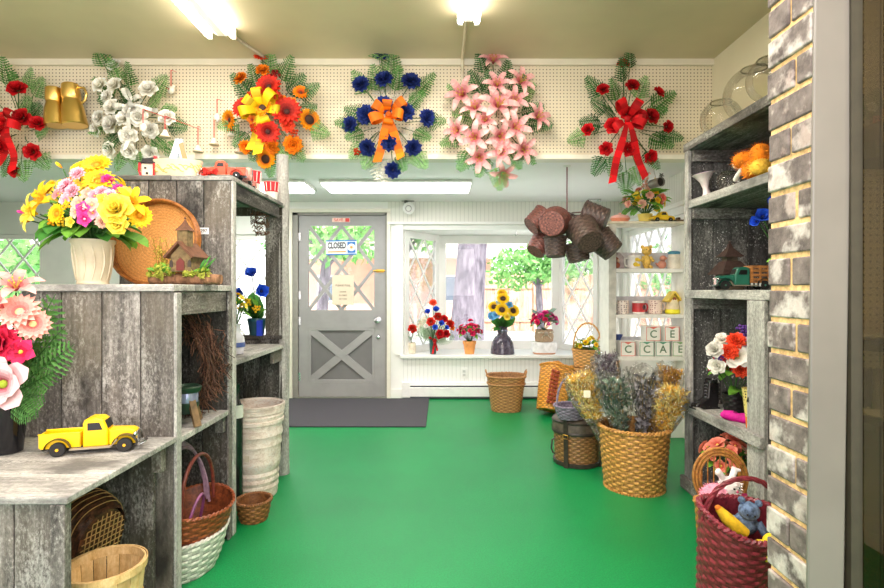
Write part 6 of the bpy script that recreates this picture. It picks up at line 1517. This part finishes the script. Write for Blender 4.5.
mb = MB(); mb.lathe([(.118,0),(.124,.004),(.122,.016)], 36, None, 1, .72, 3.0); mb.build('base', mat('planter tan base', (206,150,116), .6), wbk_)
a5.location.z = ZS+.1378
mb = MB(); mb.lathe([(.085,0),(.1,.006),(.108,.06),(.096,.11),(.1,.135),(.09,.13),(0,.12)], 28); mb.build('burlap_wrap', mat('burlap', (186,158,130), .9, var=.25, scale=120, bump=.5), a5)
bow(a5, Vector(a5.location)+Vector((0,-.1,.1)), [((-1,-.2,.25),.07),((1,-.2,.25),.07)], [Vector(a5.location)+Vector((-.05,-.1,.05)), Vector(a5.location)+Vector((.05,-.1,.05))], ribbon_mat('twine bow', (240,226,200)), .016, .9)
dome(a5, (0,0,.22), .14, .12, [('rose','magenta',10,.042),('carnation','hotpink',8,.036),('blossom','magenta',6,.028)], 10, LEAF2, .06, -.1, 14, SAGE_L, .1, stem_to=(0,0,.12))

# ------------------------------------------------------------------ baskets by the heater
hon = wicker('tan wicker', (190,140,88), (140,92,50), .55, 70)
k1 = thing('tall_wicker_basket', 'tall tan wicker hamper basket with two ear handles before the heater', 'basket', (P(506,405,5.2).x,5.2,0))
basket(k1, .19, .165, .345, .76, hon, 22, 30, .004, .0, 2.6, .011)
for sx in (-1,1): mb = MB(); mb.tube([(sx*.185,-.045,.34),(sx*.2,-.035,.385),(sx*.202,0,.4),(sx*.2,.035,.385),(sx*.185,.045,.34)], .008, 8); mb.build('handle', hon, k1)
mb = MB(); mb.tube(rimpts(.186,.162,.27,2.6,60), .008, 6, True); mb.build('band', hon, k1)
amb = wicker('amber wicker', (232,164,66), (190,112,34), .5, 60)
k2 = thing('tipped_hamper', 'amber wicker hamper tipped on its side with rust woven band', 'basket', (P(551,414,4.95).x,4.97,.0), (radians(74),radians(0),radians(-14)))
basket(k2, .135, .15, .43, .86, amb, 22, 26, .005, .02, 3.2, .012)
k2.rotation_euler = (radians(-14),radians(16),radians(14)); k2.location.z = .045
mb2 = MB()
for k in range(9):
    for j in range(3): mb2.t = .4+.2*((k+j)%2); mb2.ball((-.115+.03*j,-.137-.0022*k,.06+.036*k), (.018,.012,.019), 8, 6)
mb2.build('rust_band', wicker('rust wicker', (186,84,44), (136,52,26), .5, 50), k2)
mb = MB(); mb.tube([(-.06,-.02,.42),(-.05,-.02,.465),(0,-.02,.48),(.05,-.02,.465),(.06,-.02,.42)], .01, 8); mb.build('handle', amb, k2)
k3 = thing('wicker_stand_basket', 'honey wicker basket under the flower baskets beside the hamper', 'basket', (1.45,5.22,0))
basket(k3, .17, .14, .42, .85, wicker('pale honey wicker', (236,182,112), (200,138,70), .5, 60), 20, 24, .004, .01, 2.4, .011)
k4 = thing('handled_flower_basket', 'honey handled wicker basket of yellow and white flowers', 'basket', (1.455,5.2,.4345))
basket(k4, .15, .12, .17, .84, MATS['pale honey wicker'], 10, 22, .004, .02, 2, .009, handle=[(hoop(.14,.1,.165,.27,24,'x',0,.8),.009)])
dome(k4, (0,-.02,.2), .12, .1, [('gerbera','yellow',6,.034),('blossom','white',5,.026),('carnation','lemon',4,.028)], 18, LEAF2, .07, 0, stem_to=(0,0,.06))
k5 = thing('open_frame_basket', 'small open wicker basket with arched handle at the far end of the sill', 'basket', (1.74,5.5,0))
basket(k5, .13, .12, .46, .86, MATS['pale honey wicker'], 22, 20, .004, .01, 2, .009, handle=[(hoop(.12,.1,.45,.32,24,'x',0,.85),.008)])

# hatbox, small basket on it
hb = thing('wicker_hatbox', 'round dark lidded wicker hatbox with leather straps on the carpet', 'box', (P(577,440,3.62).x,3.63,0), (0,0,.1))
wk = wicker('hatbox wicker', (150,110,64), (92,62,34), .5, 60); lea = mat('dark leather', (52,44,38), .45, var=.3, scale=30)
mb = MB(); weave(mb, .155, .155, .2, .96, 13, 34, .004, .0, 2, .02, False); mb.build('body', wk, hb, 50)
mb = MB(); mb.lathe([(.15,0),(.16,.004),(.163,.03),(.157,.032)], 40); mb.build('base_band', lea, hb)
mb = MB(); mb.lathe([(.158,.215),(.166,.22),(.168,.30),(.165,.308),(.158,.315),(.14,.322),(0,.326)], 44); mb.build('lid', mat('hatbox lid leather', (84,74,62), .5, var=.3, scale=25), hb)
mb = MB(); mb.lathe([(.168,.218),(.1705,.222),(.1705,.236),(.168,.24)], 44, close=True); mb.lathe([(.167,.29),(.1695,.294),(.1695,.304),(.166,.308)], 44, close=True)
for k in range(36): a = 2*pi*k/36; mb.ball((.1705*cos(a),.1705*sin(a),.25), .003, 6, 4)
mb.build('lid_band', lea, hb)
for a in (-2.35,-.7):
    c_, s_2 = cos(a), sin(a); mb = MB(); mb.bar((.166*c_,.166*s_2,.0),(.1735*c_,.1735*s_2,.318), .006, .03, (-s_2,c_,0)); mb.bar((.1735*c_,.1735*s_2,.32),(.1*c_,.1*s_2,.329), .03, .006); mb.build('strap', lea, hb, 30)
    mb = MB(); mb.tube([((.178)*c_-s_2*q,(.178)*s_2+c_*q,z) for q, z in ((-.018,.2),(.018,.2),(.018,.225),(-.018,.225))], .003, 6, True); mb.build('buckle', brass, hb)
mb = MB(); mb.tube([(-.165,-.03,.18),(-.185,-.03,.17),(-.19,-.03,.11),(-.178,-.03,.08),(-.165,-.03,.075)], .006, 8); mb.build('side_handle', lea, hb)
k6 = thing('lavender_handled_basket', 'lavender grey small handled basket sitting on the hatbox', 'basket', (P(571,412,3.54).x,3.54,.327), (0,0,.4))
lv = wicker('lavender wicker', (150,138,158), (92,80,100), .45, 60)
basket(k6, .12, .095, .09, .72, lv, 8, 22, .004, .03, 2, .008, handle=[(hoop(.115,.09,.085,.2,24,'x',0,.8),.008)])

# big wicker basket with wrapped bunches
k7 = thing('big_wicker_basket', 'big round honey wicker basket full of wrapped bunches', 'basket', (P(634,480,3.18).x,3.18,0))
bw7 = wicker('golden wicker', (216,160,84), (122,74,30), .5, 60)
basket(k7, .205, .205, .37, .84, bw7, 21, 34, .006, .012, 2, .013)
mb = MB()
for k in range(60):
    a = 2*pi*k/60; mb.cyl((.176*cos(a),.176*sin(a),.0),(.176*cos(a),.176*sin(a),.01), .006, 6)
mb.build('foot_ring', bw7, k7)
film = film_mat('cellophane')
def wrapped(label, tip, base, wid, stuff_, kind, twist=0.0):
    """dried bunch in a cone of clear wrap, from base (in the basket) up to tip"""
    base = Vector(base); tip = Vector(tip); ax = tip-base; L = ax.length; r = thing('wrapped_bunch', label, 'dried flowers', base, group='cellophane-wrapped dried bunches in the big basket')
    z = ax.normalized(); x = Vector((1,0,0)); x = (x-z*x.dot(z)).normalized(); y = z.cross(x)
    Mx = Matrix((x,y,z)).transposed().to_4x4()
    mb = MB(); nn = 26; seg = 26; vs = []; fs = []
    for i in range(nn+1):
        u = i/nu_ if False else i/nn; q = wid*((.16+.24*u/.5) if u < .5 else min(1,.4+.6*((u-.5)/.3)**.8))*(1 if u < .86 else 1-(u-.86)*1.0)
        for k in range(seg):
            a = 2*pi*k/seg; rr = q*(1+.10*sin(5*a+u*4+twist)+.07*sin(9*a-u*7)+RND.uniform(-.05,.05))
            vs.append((rr*cos(a), rr*.62*sin(a), L*(u*1.0+ (.03*sin(3*a+twist) if i == nn else 0))))
    for i in range(nn):
        for k in range(seg): l = (k+1) % seg; fs.append((i*seg+k,i*seg+l,(i+1)*seg+l,(i+1)*seg+k))
    mb.add(vs, fs, Mx); mb.build('cellophane', film, r, 80)
    mb = MB(); m1, m2 = stuff_
    for k in range(230 if kind != 'bush' else 260):
        u = RND.uniform(.42,.93) if kind != 'bush' else RND.uniform(.55,.96); q = wid*.72*(.4 if u < .5 else min(1,.4+.6*((u-.5)/.3)**.8))
        a = RND.uniform(0,2*pi); rr = q*sqrt(RND.random())
        p = Mx @ Vector((rr*cos(a), rr*.55*sin(a), L*u)); 
        mb.m = k % 2; mb.t = RND.uniform(.32,.68)
        if kind == 'leafy':
            d = (Vector((RND.gauss(0,.6),RND.gauss(0,.6),RND.gauss(.5,.5))).normalized())*.055; s_ = d.orthogonal().normalized()*.018; mb.add([p-d*.5, p+s_, p+d*.5, p-s_], [(0,1,2,3)])
        else:
            for j in range(3): d = (Vector((RND.gauss(0,.7),RND.gauss(0,.7),RND.gauss(.6,.5))).normalized())*.04; mb.tube([p, p+d*.5+Vector((0,0,.003)), p+d], [.0036,.003,.0015], 4)
            mb.ball(p, .009, 6, 4)
    mb.build('dried_heads', [m1, m2], r, 0)
    mb = MB(); mb.t = .5
    for k in range(14):
        a = k*2.4; q = wid*.6*sqrt(RND.random()); mb.tube([(0,0,.01), Mx @ Vector((q*.3*cos(a),q*.2*sin(a),L*.5)), Mx @ Vector((q*cos(a),q*.55*sin(a),L*.9))], .0025, 4)
    mb.build('stems', mat('dry stem', (150,130,80), .8), r)
    return r
S = lambda n, c: mat(n, c, .85, var=.25, scale=50)
gold_ = (S('dried gold',(232,180,70)), S('dried straw',(246,216,130))); grn = (S('dried sage dark',(70,96,80)), S('dried grey green',(112,134,112))); sil = (S('dried charcoal',(88,86,90)), S('dried silver',(166,164,168))); gol2 = (S('dried bronze',(186,128,46)), S('dried gold',(232,180,70))); prp = (S('dried plum grey',(104,90,104)), S('dried silver',(166,164,168)))
cx7, cy7 = k7.location.x, k7.location.y
wr = wrapped('leftmost wrapped bunch of straw-gold heads leaning over the hatbox', P(577,372,3.25), (cx7-.1,cy7+.01,.06), .105, gold_, 'bush', .3)
mb = MB(); p_ = P(587,394,3.10)-wr.location; mb.cbox(p_,(.04,.004,.042), ); mb.build('gift_card', mat('gift card cream', (240,232,204), .6), wr, 0)
wrapped('wrapped bunch of dark green leaves, second from the left in the big basket', P(612,372,3.12), (cx7-.05,cy7-.08,.06), .11, grn, 'leafy', 1.2)
wrapped('wrapped bunch of pale silvery sprigs standing tallest at the back of the basket', P(604,352,3.38), (cx7-.05,cy7+.09,.06), .09, prp, 'bush', 2.2)
wrapped('wrapped bunch of charcoal grey sprigs in the middle of the big basket', P(647,366,3.22), (cx7+.02,cy7-.01,.06), .105, sil, 'leafy', 3.1)
wrapped('wrapped bunch of bronze sprigs behind the gold one in the big basket', P(672,366,3.36), (cx7+.05,cy7+.09,.06), .095, gol2, 'bush', .9)
wrapped('rightmost wrapped bunch of bright gold heads leaning to the grey shelf', P(675,386,3.04), (cx7+.08,cy7-.05,.06), .105, gold_, 'bush', 4.2)

# ------------------------------------------------------------------ white shelf unit
YU = 4.2
def ux(px): return P(px,0,YU).x
def uz(py): return P(0,py,YU).z
wu = thing('white_shelf_unit', 'white open shelf unit with mugs and blocks by the right window', 'shelf unit', (1.66,YU,0))
U0, U1 = ux(609), 1.985
uw = mat('shelf unit white', (236,234,228), .5, var=.04)
board('side_panel', [((U0,YU,0),(U0+.03,YU+.24,uz(224)))], uw, wu, .003, .5); board('side_panel', [((U1-.03,YU,0),(U1,YU+.24,uz(224)))], uw, wu, .003, .5)
board('front_stile', [((U0-.004,YU-.012,0),(U0+.055,YU-.0005,uz(224)))], mat('stile cream grey', (206,203,194), .5), wu, .003, .5)
board('top', [((U0-.02,YU-.02,uz(224)),(U1,YU+.25,uz(221.5)))], mat('shelf unit cream edge', (222,212,190), .5), wu, .003, .5)
SH = [268.5, 314.5, 357, 392]
for k, py in enumerate(SH):
    z = uz(py); board('shelf', [((U0+.031,YU+.005,z-.03),(U1-.031,YU+.235,z))], uw, wu, .002, .5)
    if k < 3: board('back_rail', [((U0+.031,YU+.225,z+.001),(U1-.031,YU+.237,z+.145))], mat('shelf unit shade', (206,204,206), .5), wu, .002, .5)
board('kick_panel', [((U0+.031,YU+.02,0),(U1-.031,YU+.04,uz(392)-.031))], uw, wu, .002, .5)
def on(px, row, y=.1): return (ux(px)*(YU+y)/YU, YU+y, uz(SH[row])+.0006)
def mug(label, px, row, m, r=.048, h=.095, hd=1, band=None, group='mugs on the white shelf unit', y=.1):
    t_ = thing('mug', label, 'mug', on(px,row,y), (0,0,.2), group=group)
    mb = MB(); mb.lathe([(r*.9,0),(r,.004),(r,h),(r*.93,h),(r*.9,.01),(0,.01)], 26); mb.build('cup', m, t_)
    mb = MB(); mb.tube([(r*.97*hd,0,h*.8),(r*1.5*hd,0,h*.78),(r*1.65*hd,0,h*.5),(r*1.45*hd,0,h*.22),(r*.97*hd,0,h*.2)], .007, 8); mb.build('handle', m, t_)
    return t_
mw = mat('mug white', (236,232,226), .35); dm1 = dots('mug pink dotted', (236,214,202), (150,80,80), 60); dm2 = dots('mug pale dotted', (234,222,210), (120,90,96), 60)
t_ = thing('painted_plaque', 'small plaque with a red-haired figure at the left end of the top shelf', 'plaque', on(617,0,.1), (0,0,-.2))
mb = MB(); mb.prism([(-.055,0),(.055,0),(.052,.1),(.02,.135),(-.03,.14),(-.055,.11)], .03); mb.build('plate', mat('plaque grey', (176,160,160), .6, var=.3, scale=30), t_, 30, .004)
mb = MB(); mb.ball((-.014,-.02,.07), (.026,.012,.03), 12, 8); mb.ball((.0,-.02,.03), (.022,.012,.024), 12, 8); mb.build('figure', mat('plaque rust', (166,84,58), .6, var=.2), t_)
mb = MB(); mb.ball((.004,-.03,.066), (.012,.008,.013), 10, 6); mb.build('face', mat('plaque skin', (226,186,158), .6), t_)
mg = mug('white mug with yellow flower patches on the top shelf', 634, 0, mw, .055, .11, -1)
mb = MB(); 
for a, z, q in ((-1.7,.075,.018),(-1.3,.07,.014),(-1.9,.035,.02),(-1.45,.03,.014)): mb.ball((.055*cos(a),.055*sin(a),z), (q,q,q*.9), 10, 6, None)
mb.build('yellow_patch', mat('patch yellow', (240,206,60), .5), mg)
t_ = thing('plush_bear_figure', 'yellow teddy bear figure standing on the top white shelf', 'figurine', on(646.5,0,.11))
by = mat('bear yellow', (222,184,92), .85, var=.2, scale=40)
mb = MB(); mb.ball((0,0,.06), (.034,.03,.06), 14, 10); mb.ball((0,-.005,.15), (.042,.038,.038), 14, 10); mb.ball((-.034,0,.182), .016, 10, 6); mb.ball((.034,0,.182), .016, 10, 6); mb.ball((0,-.036,.142), (.016,.014,.013), 10, 6)
mb.tube([(-.03,-.01,.1),(-.045,-.03,.06)], .012, 8); mb.tube([(.03,-.01,.1),(.045,-.03,.06)], .012, 8); mb.tube([(-.016,-.02,.02),(-.02,-.05,.012)], .015, 8); mb.tube([(.016,-.02,.02),(.02,-.05,.012)], .015, 8); mb.build('body', by, t_)
mb = MB(); mb.ball((-.014,-.042,.158), .0045, 6, 5); mb.ball((.014,-.042,.158), .0045, 6, 5); mb.ball((0,-.05,.146), .005, 6, 5); mb.build('eye', black, t_)
t_ = thing('pink_figurine', 'small pinkish brown bird figurine beside the blue-lidded jar', 'figurine', on(662,0,.08), (0,0,-.5))
mb = MB(); mb.ball((0,0,.035), (.034,.028,.036), 14, 10); mb.ball((.008,-.01,.085), (.026,.024,.026), 12, 8); mb.lathe([(.008,0),(.0,.016)], 8, Matrix.Translation((.03,-.02,.085)) @ Matrix.Rotation(1.3,4,'Y')); mb.tube([(-.03,0,.03),(-.05,.01,.05)], [.012,.006], 8); mb.build('body', mat('figurine pinkish', (198,134,112), .5, var=.2), t_)
t_ = thing('lidded_jar', 'cream jar with a blue lid at the right of the top shelf', 'jar', on(674,0,.1))
mb = MB(); mb.lathe([(.048,0),(.052,.004),(.05,.09),(.042,.115),(.042,.12)], 24); mb.build('jar', mat('jar cream', (226,218,200), .4), t_); mb = MB(); mb.lathe([(.046,.12),(.048,.124),(.048,.14),(.03,.148),(0,.15)], 24); mb.build('lid', mat('lid blue', (70,140,170), .4), t_)
mug('pale dotted mug at the left of the middle white shelf', 623, 1, dm2, .046, .11, -1)
mg = mug('red mug with dark mark on the middle white shelf', 638.5, 1, mat('mug red', (198,58,62), .4, var=.1), .05, .105, 1)
for z_ in (0,.09):
    mb = MB(); mb.lathe([(.0505,z_),(.0515,z_+.002),(.0515,z_+.014),(.0505,z_+.016)], 26, close=True); mb.build('white_band', mw, mg)
mb = MB(); mb.ball((.018,-.048,.055), (.016,.008,.02), 8, 6); mb.build('dark_mark', mat('mug mark', (80,40,50), .5), mg)
mug('wide pink dotted mug on the middle white shelf', 655, 1, dm1, .054, .115, 1)
t_ = thing('yellow_birdhouse', 'yellow and cream ceramic birdhouse on the middle white shelf', 'birdhouse', on(672.5,1,.1))
mb = MB(); mb.lathe([(.05,0),(.06,.01),(.058,.03),(.05,.04)], 20); mb.build('base', mat('birdhouse bright yellow', (236,226,50), .4), t_)
mb = MB(); mb.lathe([(.05,.035),(.056,.05),(.046,.09),(.04,.12)], 20); mb.build('body', mat('birdhouse cream', (238,222,186), .45), t_)
mb = MB(); mb.bar((0,0,.185),(.062,0,.1), .11, .014, (0,0,1)); mb.bar((0,0,.185),(-.062,0,.1), .11, .014, (0,0,1)); mb.prism([(-.04,.1),(.04,.1),(0,.165)], .07); mb.build('roof', mat('birdhouse yellow', (238,206,84), .45), t_, 30, .003)
mb = MB(); mb.lathe([(.015,0),(.015,.004)], 14, at(0,-.036,.125)); mb.build('entry_hole', mat('hole rust', (140,70,50), .6), t_)
def block(label, px, py, letter, accent, side=0, y=.09):
    s = .122; z = uz(SH[2])+.0006 + (0 if py > 340 else s+.0012)
    t_ = thing('alphabet_block', label, 'block', (ux(px)*(YU+y)/YU, YU+y, z), (0,0,side), group='alphabet gift boxes on the white shelf')
    mb = MB(); mb.cbox((0,0,s/2),(s*.98,s*.98,s)); mb.build('box', mat('block cream', (240,238,230), .6, var=.05), t_, 30, .003)
    am = mat('block accent '+str(accent), accent, .6)
    mb = MB(); h_ = s*.49+.0008
    for a, b in (((-.056,.004),(.056,.008)), ((-.056,s-.008),(.056,s-.004)), ((-.058,.004),(-.054,s-.004)), ((.054,.004),(.058,s-.004))): mb.box((a[0],-h_-.0008,a[1]),(b[0],-h_+.0006,b[1]))
    mb.prism([(-.03,s-.008),(.03,s-.008),(0,s-.024)], .0016, Matrix.Translation((0,-h_,0))); mb.build('edge_trim', am, t_, 0)
    text(letter, .085, mat('block letter green', (98,128,98), .6), t_, at(0,-h_-.0006,s*.46))
    return t_
gn = (96,160,128); rdd = (224,120,104)
block('upper alphabet box with letter C on the white shelf', 650.5, 330, 'C', rdd)
block('upper alphabet box with letter E on the white shelf', 669, 330, 'E', rdd)
block('leftmost lower alphabet box with letter C and red trim', 625.5, 350, 'C', rdd)
block('lower alphabet box with letter C and green trim', 644, 350, 'C', gn)
block('lower alphabet box with letter A', 660, 350, 'A', gn)
block('lower yellow-green alphabet box with letter E at the right end', 677, 350, 'E', (130,170,110))
t_ = thing('small_blue_dish', 'small dark blue dish on the rail behind the blocks', 'dish', (ux(618)*(YU+.19)/YU, YU+.19, uz(SH[2])+.0006))
mb = MB(); mb.lathe([(.02,0),(.022,.13),(.042,.165),(.038,.165),(.015,.14),(0,.135)], 20); mb.build('dish_body', mat('dish blue', (60,80,140), .3), t_)

# on top of the white unit
ZU = uz(221.5)+.0006
def ont(px, y=.1): return (ux(px)*(YU+y)/YU, YU+y, ZU)
t_ = thing('pink_ceramic_dish', 'pink and peach covered dish at the left top of the white unit', 'dish', ont(620,.12))
mb = MB(); mb.lathe([(.05,0),(.055,.004),(.078,.03),(.084,.04)], 26, None, 1, .7); mb.build('dish_body', mat('dish peach', (232,150,120), .4), t_)
mb = MB(); mb.lathe([(.084,.04),(.07,.06),(.03,.072),(.012,.075),(.012,.085),(0,.09)], 26, None, 1, .7); mb.build('lid', mat('dish pink', (236,176,166), .4), t_)
v = thing('yellow_peach_bouquet', 'yellow and peach flower bouquet on top of the white shelf unit', 'flower arrangement', ont(645,.12))
mb = MB(); mb.lathe([(.04,0),(.045,.004),(.06,.07),(.064,.075),(.056,.075),(.045,.02),(0,.015)], 22); mb.build('pot', mat('pot pale yellow', (236,214,110), .4), v)
dome(v, (0,0,.17), .15, .12, [('blossom','yellow',10,.036),('blossom','lemon',8,.034),('carnation','peach',8,.04),('carnation','coral',4,.036)], 30, LEAF2, .09, -.3, stem_to=(0,0,.06))
for a, L in ((-.2,.16),(.1,.2),(.5,.17)):
    tip = Vector((sin(a)*L,-.02,.22+cos(a)*L)); mb = MB(); mb.tube([(0,0,.2), tip], .003, 5); mb.build('stems', STEM, v)
    for k in range(5): put(B('blossom','peach' if a < .3 else 'lemon'), 'blossom', v, Vector((0,0,.2)).lerp(tip, .55+.1*k)+Vector((RND.uniform(-.015,.015),-.01,0)), (RND.uniform(-1,1),-.6,.4), .018)
r = thing('toy_car', 'yellow toy car on top of the white shelf unit', 'toy car', (ux(662)*(YU+.05)/YU, YU+.05, ZU), (0,0,pi+.1)); toy_car(r, .19, mat('toy car yellow', (240,196,30), .3), black)
r = thing('toy_truck', 'small dark brown toy truck at the right top of the white unit', 'toy truck', (ux(678)*(YU+.16)/YU, YU+.16, ZU), (0,0,pi+.1)); pickup(r, .15, mat('toy brown', (120,92,60), .4), chrome, mat('toy brown dark', (70,54,40), .4))
tn = thing('tin_can_birdhouse', 'small grey tin can birdhouse hanging under the right red spray', 'birdhouse', P(656,183,3.7))
mb = MB(); M_ = Matrix.Rotation(pi/2,4,'X') @ Matrix.Rotation(.3,4,'Y'); mb.lathe([(.03,-.05),(.032,-.048),(.032,.05),(.034,.052),(.03,.052),(.028,.04)], 22, M_); mb.build('can', mat('tin grey', (120,116,108), .35, .7), tn)
mb = MB(); mb.lathe([(.012,.041),(.029,.041)], 20, M_); mb.lathe([(0,.04),(.028,.04)], 20, M_); mb.build('inside', mat('tin dark', (50,44,40), .8), tn)
mb = MB(); mb.prism([(.02+.022*cos(a)*(1 if k%2 else .45), .05+.022*sin(a)*(1 if k%2 else .45)) for k, a in enumerate([pi/2+k*pi/5 for k in range(10)])], .004, Matrix.Translation((.01,-.02,0))); mb.build('star', mat('tin star', (70,74,66), .5), tn, 0)
mb = MB(); mb.tube([(0,0,.03),(.0,.05,.12),(0,YP-3.7-.001,.19)], .0015, 5); mb.build('wire', chrome, tn)

# ------------------------------------------------------------------ hanging bunch of dark baskets
HY_ = 4.1
rod = thing('basket_hanger', 'thin reddish cord from the low ceiling holding the dark baskets', 'hanger', (P(567,0,HY_).x, HY_, ZL))
mb = MB(); zb = P(0,212,HY_).z; mb.cyl((0,0,0),(0,0,zb-ZL), .005, 8); mb.build('cord', mat('cord maroon', (120,50,62), .6), rod)
mb = MB(); mb.tube([(0,0,zb-ZL),(.05,0,zb-ZL-.02),(.07,0,zb-ZL-.05),(.05,0,zb-ZL-.08)], .006, 6); mb.tube([(0,0,zb-ZL),(-.05,0,zb-ZL-.02),(-.07,0,zb-ZL-.05)], .006, 6); mb.tube([(0,0,zb-ZL),(.0,-.05,zb-ZL-.02),(0,-.07,zb-ZL-.05)], .006, 6); mb.build('hook', mat('hook dark', (60,50,48), .5), rod)
mb = MB(); mb.lathe([(.03,0),(.03,-.006),(.01,-.012)], 14); mb.build('ceiling_plate', white, rod)
dkr = wicker('dark reddish wicker', (138,82,72), (64,34,32), .5, 60); dkb = wicker('dark grey brown wicker', (100,80,72), (50,38,36), .5, 60)
HB0 = [(539,222,4.08,26,.9,dkr,(-.75,-.2,-.62),'leftmost dark basket of the hanging bunch'), (555,226,3.95,32,1.0,dkr,(-.35,-.93,-.2),'hanging basket showing its round bottom, upper left of the bunch'), (541,244,4.15,25,.9,dkr,(-.55,-.3,-.75),'reddish hanging basket at the lower left of the bunch'),
      (558,246,4.02,24,1.0,dkb,(0,-.1,-1),'open-weave hanging basket pointing straight down'), (579,236,3.96,33,1.0,dkb,(.15,-.75,-.62),'largest hanging basket in the middle of the bunch'), (595,225,4.05,29,1.0,dkb,(.8,-.35,-.3),'rightmost dark basket of the hanging bunch'),
      (592,242,4.18,29,.9,dkb,(.62,-.3,-.7),'hanging basket at the lower right of the bunch'), (577,250,4.22,26,.8,dkb,(.2,-.1,-1),'lowest hanging basket at the back of the bunch')]
HB = [(a, b, c, q*.9, e_, f_, g_, h_) for a, b, c, q, e_, f_, g_, h_ in HB0[:8]]
ctr = [P(h[0], h[1], h[2]-.06) for h in HB]; rad_ = [h[3]/F*h[2]*.56 for h in HB]
for it in range(60):                                     # settle the baskets so that they touch without sharing space
    for i in range(len(HB)):
        for j in range(i):
            dv = ctr[i]-ctr[j]; L = dv.length; need = rad_[i]+rad_[j]
            if L < need and L > 1e-6:
                s_ = (need-L)*.3; u_ = dv/L; u_ = Vector((u_.x*.35, (u_.y if abs(u_.y) > .05 else .05)*1.6, u_.z*.35))
                ctr[i] += u_*s_; ctr[j] -= u_*s_
    for c_ in ctr:
        if c_.x > 1.05: c_.y = min(c_.y, 4.0)
for (px, py, Y, dpx, hs_, m_, d, lb), ctr_ in zip(HB, ctr):
    R_ = dpx/F*Y/2; h = R_*1.75*hs_; c = ctr_; d = Vector(d).normalized()   # d: where the bottom points
    r = thing('hanging_basket', lb, 'basket', c, group='dark baskets hanging from the cord')
    q = (-d).to_track_quat('Z','Y'); r.rotation_mode = 'QUATERNION'; r.rotation_quaternion = q; r.location = c + d*h*.5
    basket(r, R_, R_, h, .82, m_, 10, 18, .0045, .02, 2, .007)
    top = Vector((P(567,216,HY_))); loc = q.inverted() @ (top - r.location); loc.z = max(loc.z, h*1.25)
    lim = loc if loc.length < h*2.7 else loc.normalized()*h*2.7
    mb = MB(); sgn = 1
    A = Vector((R_*.98,0,h)); Bp = Vector((-R_*.98,0,h)); T = Vector((lim.x*.75, lim.y*.75, max(h*1.6, lim.z)))
    mb.tube([A, A.lerp(T,.55)+Vector((R_*.3,0,0)), T, Bp.lerp(T,.55)-Vector((R_*.3,0,0)), Bp], .006, 7); mb.build('handle', m_, r)
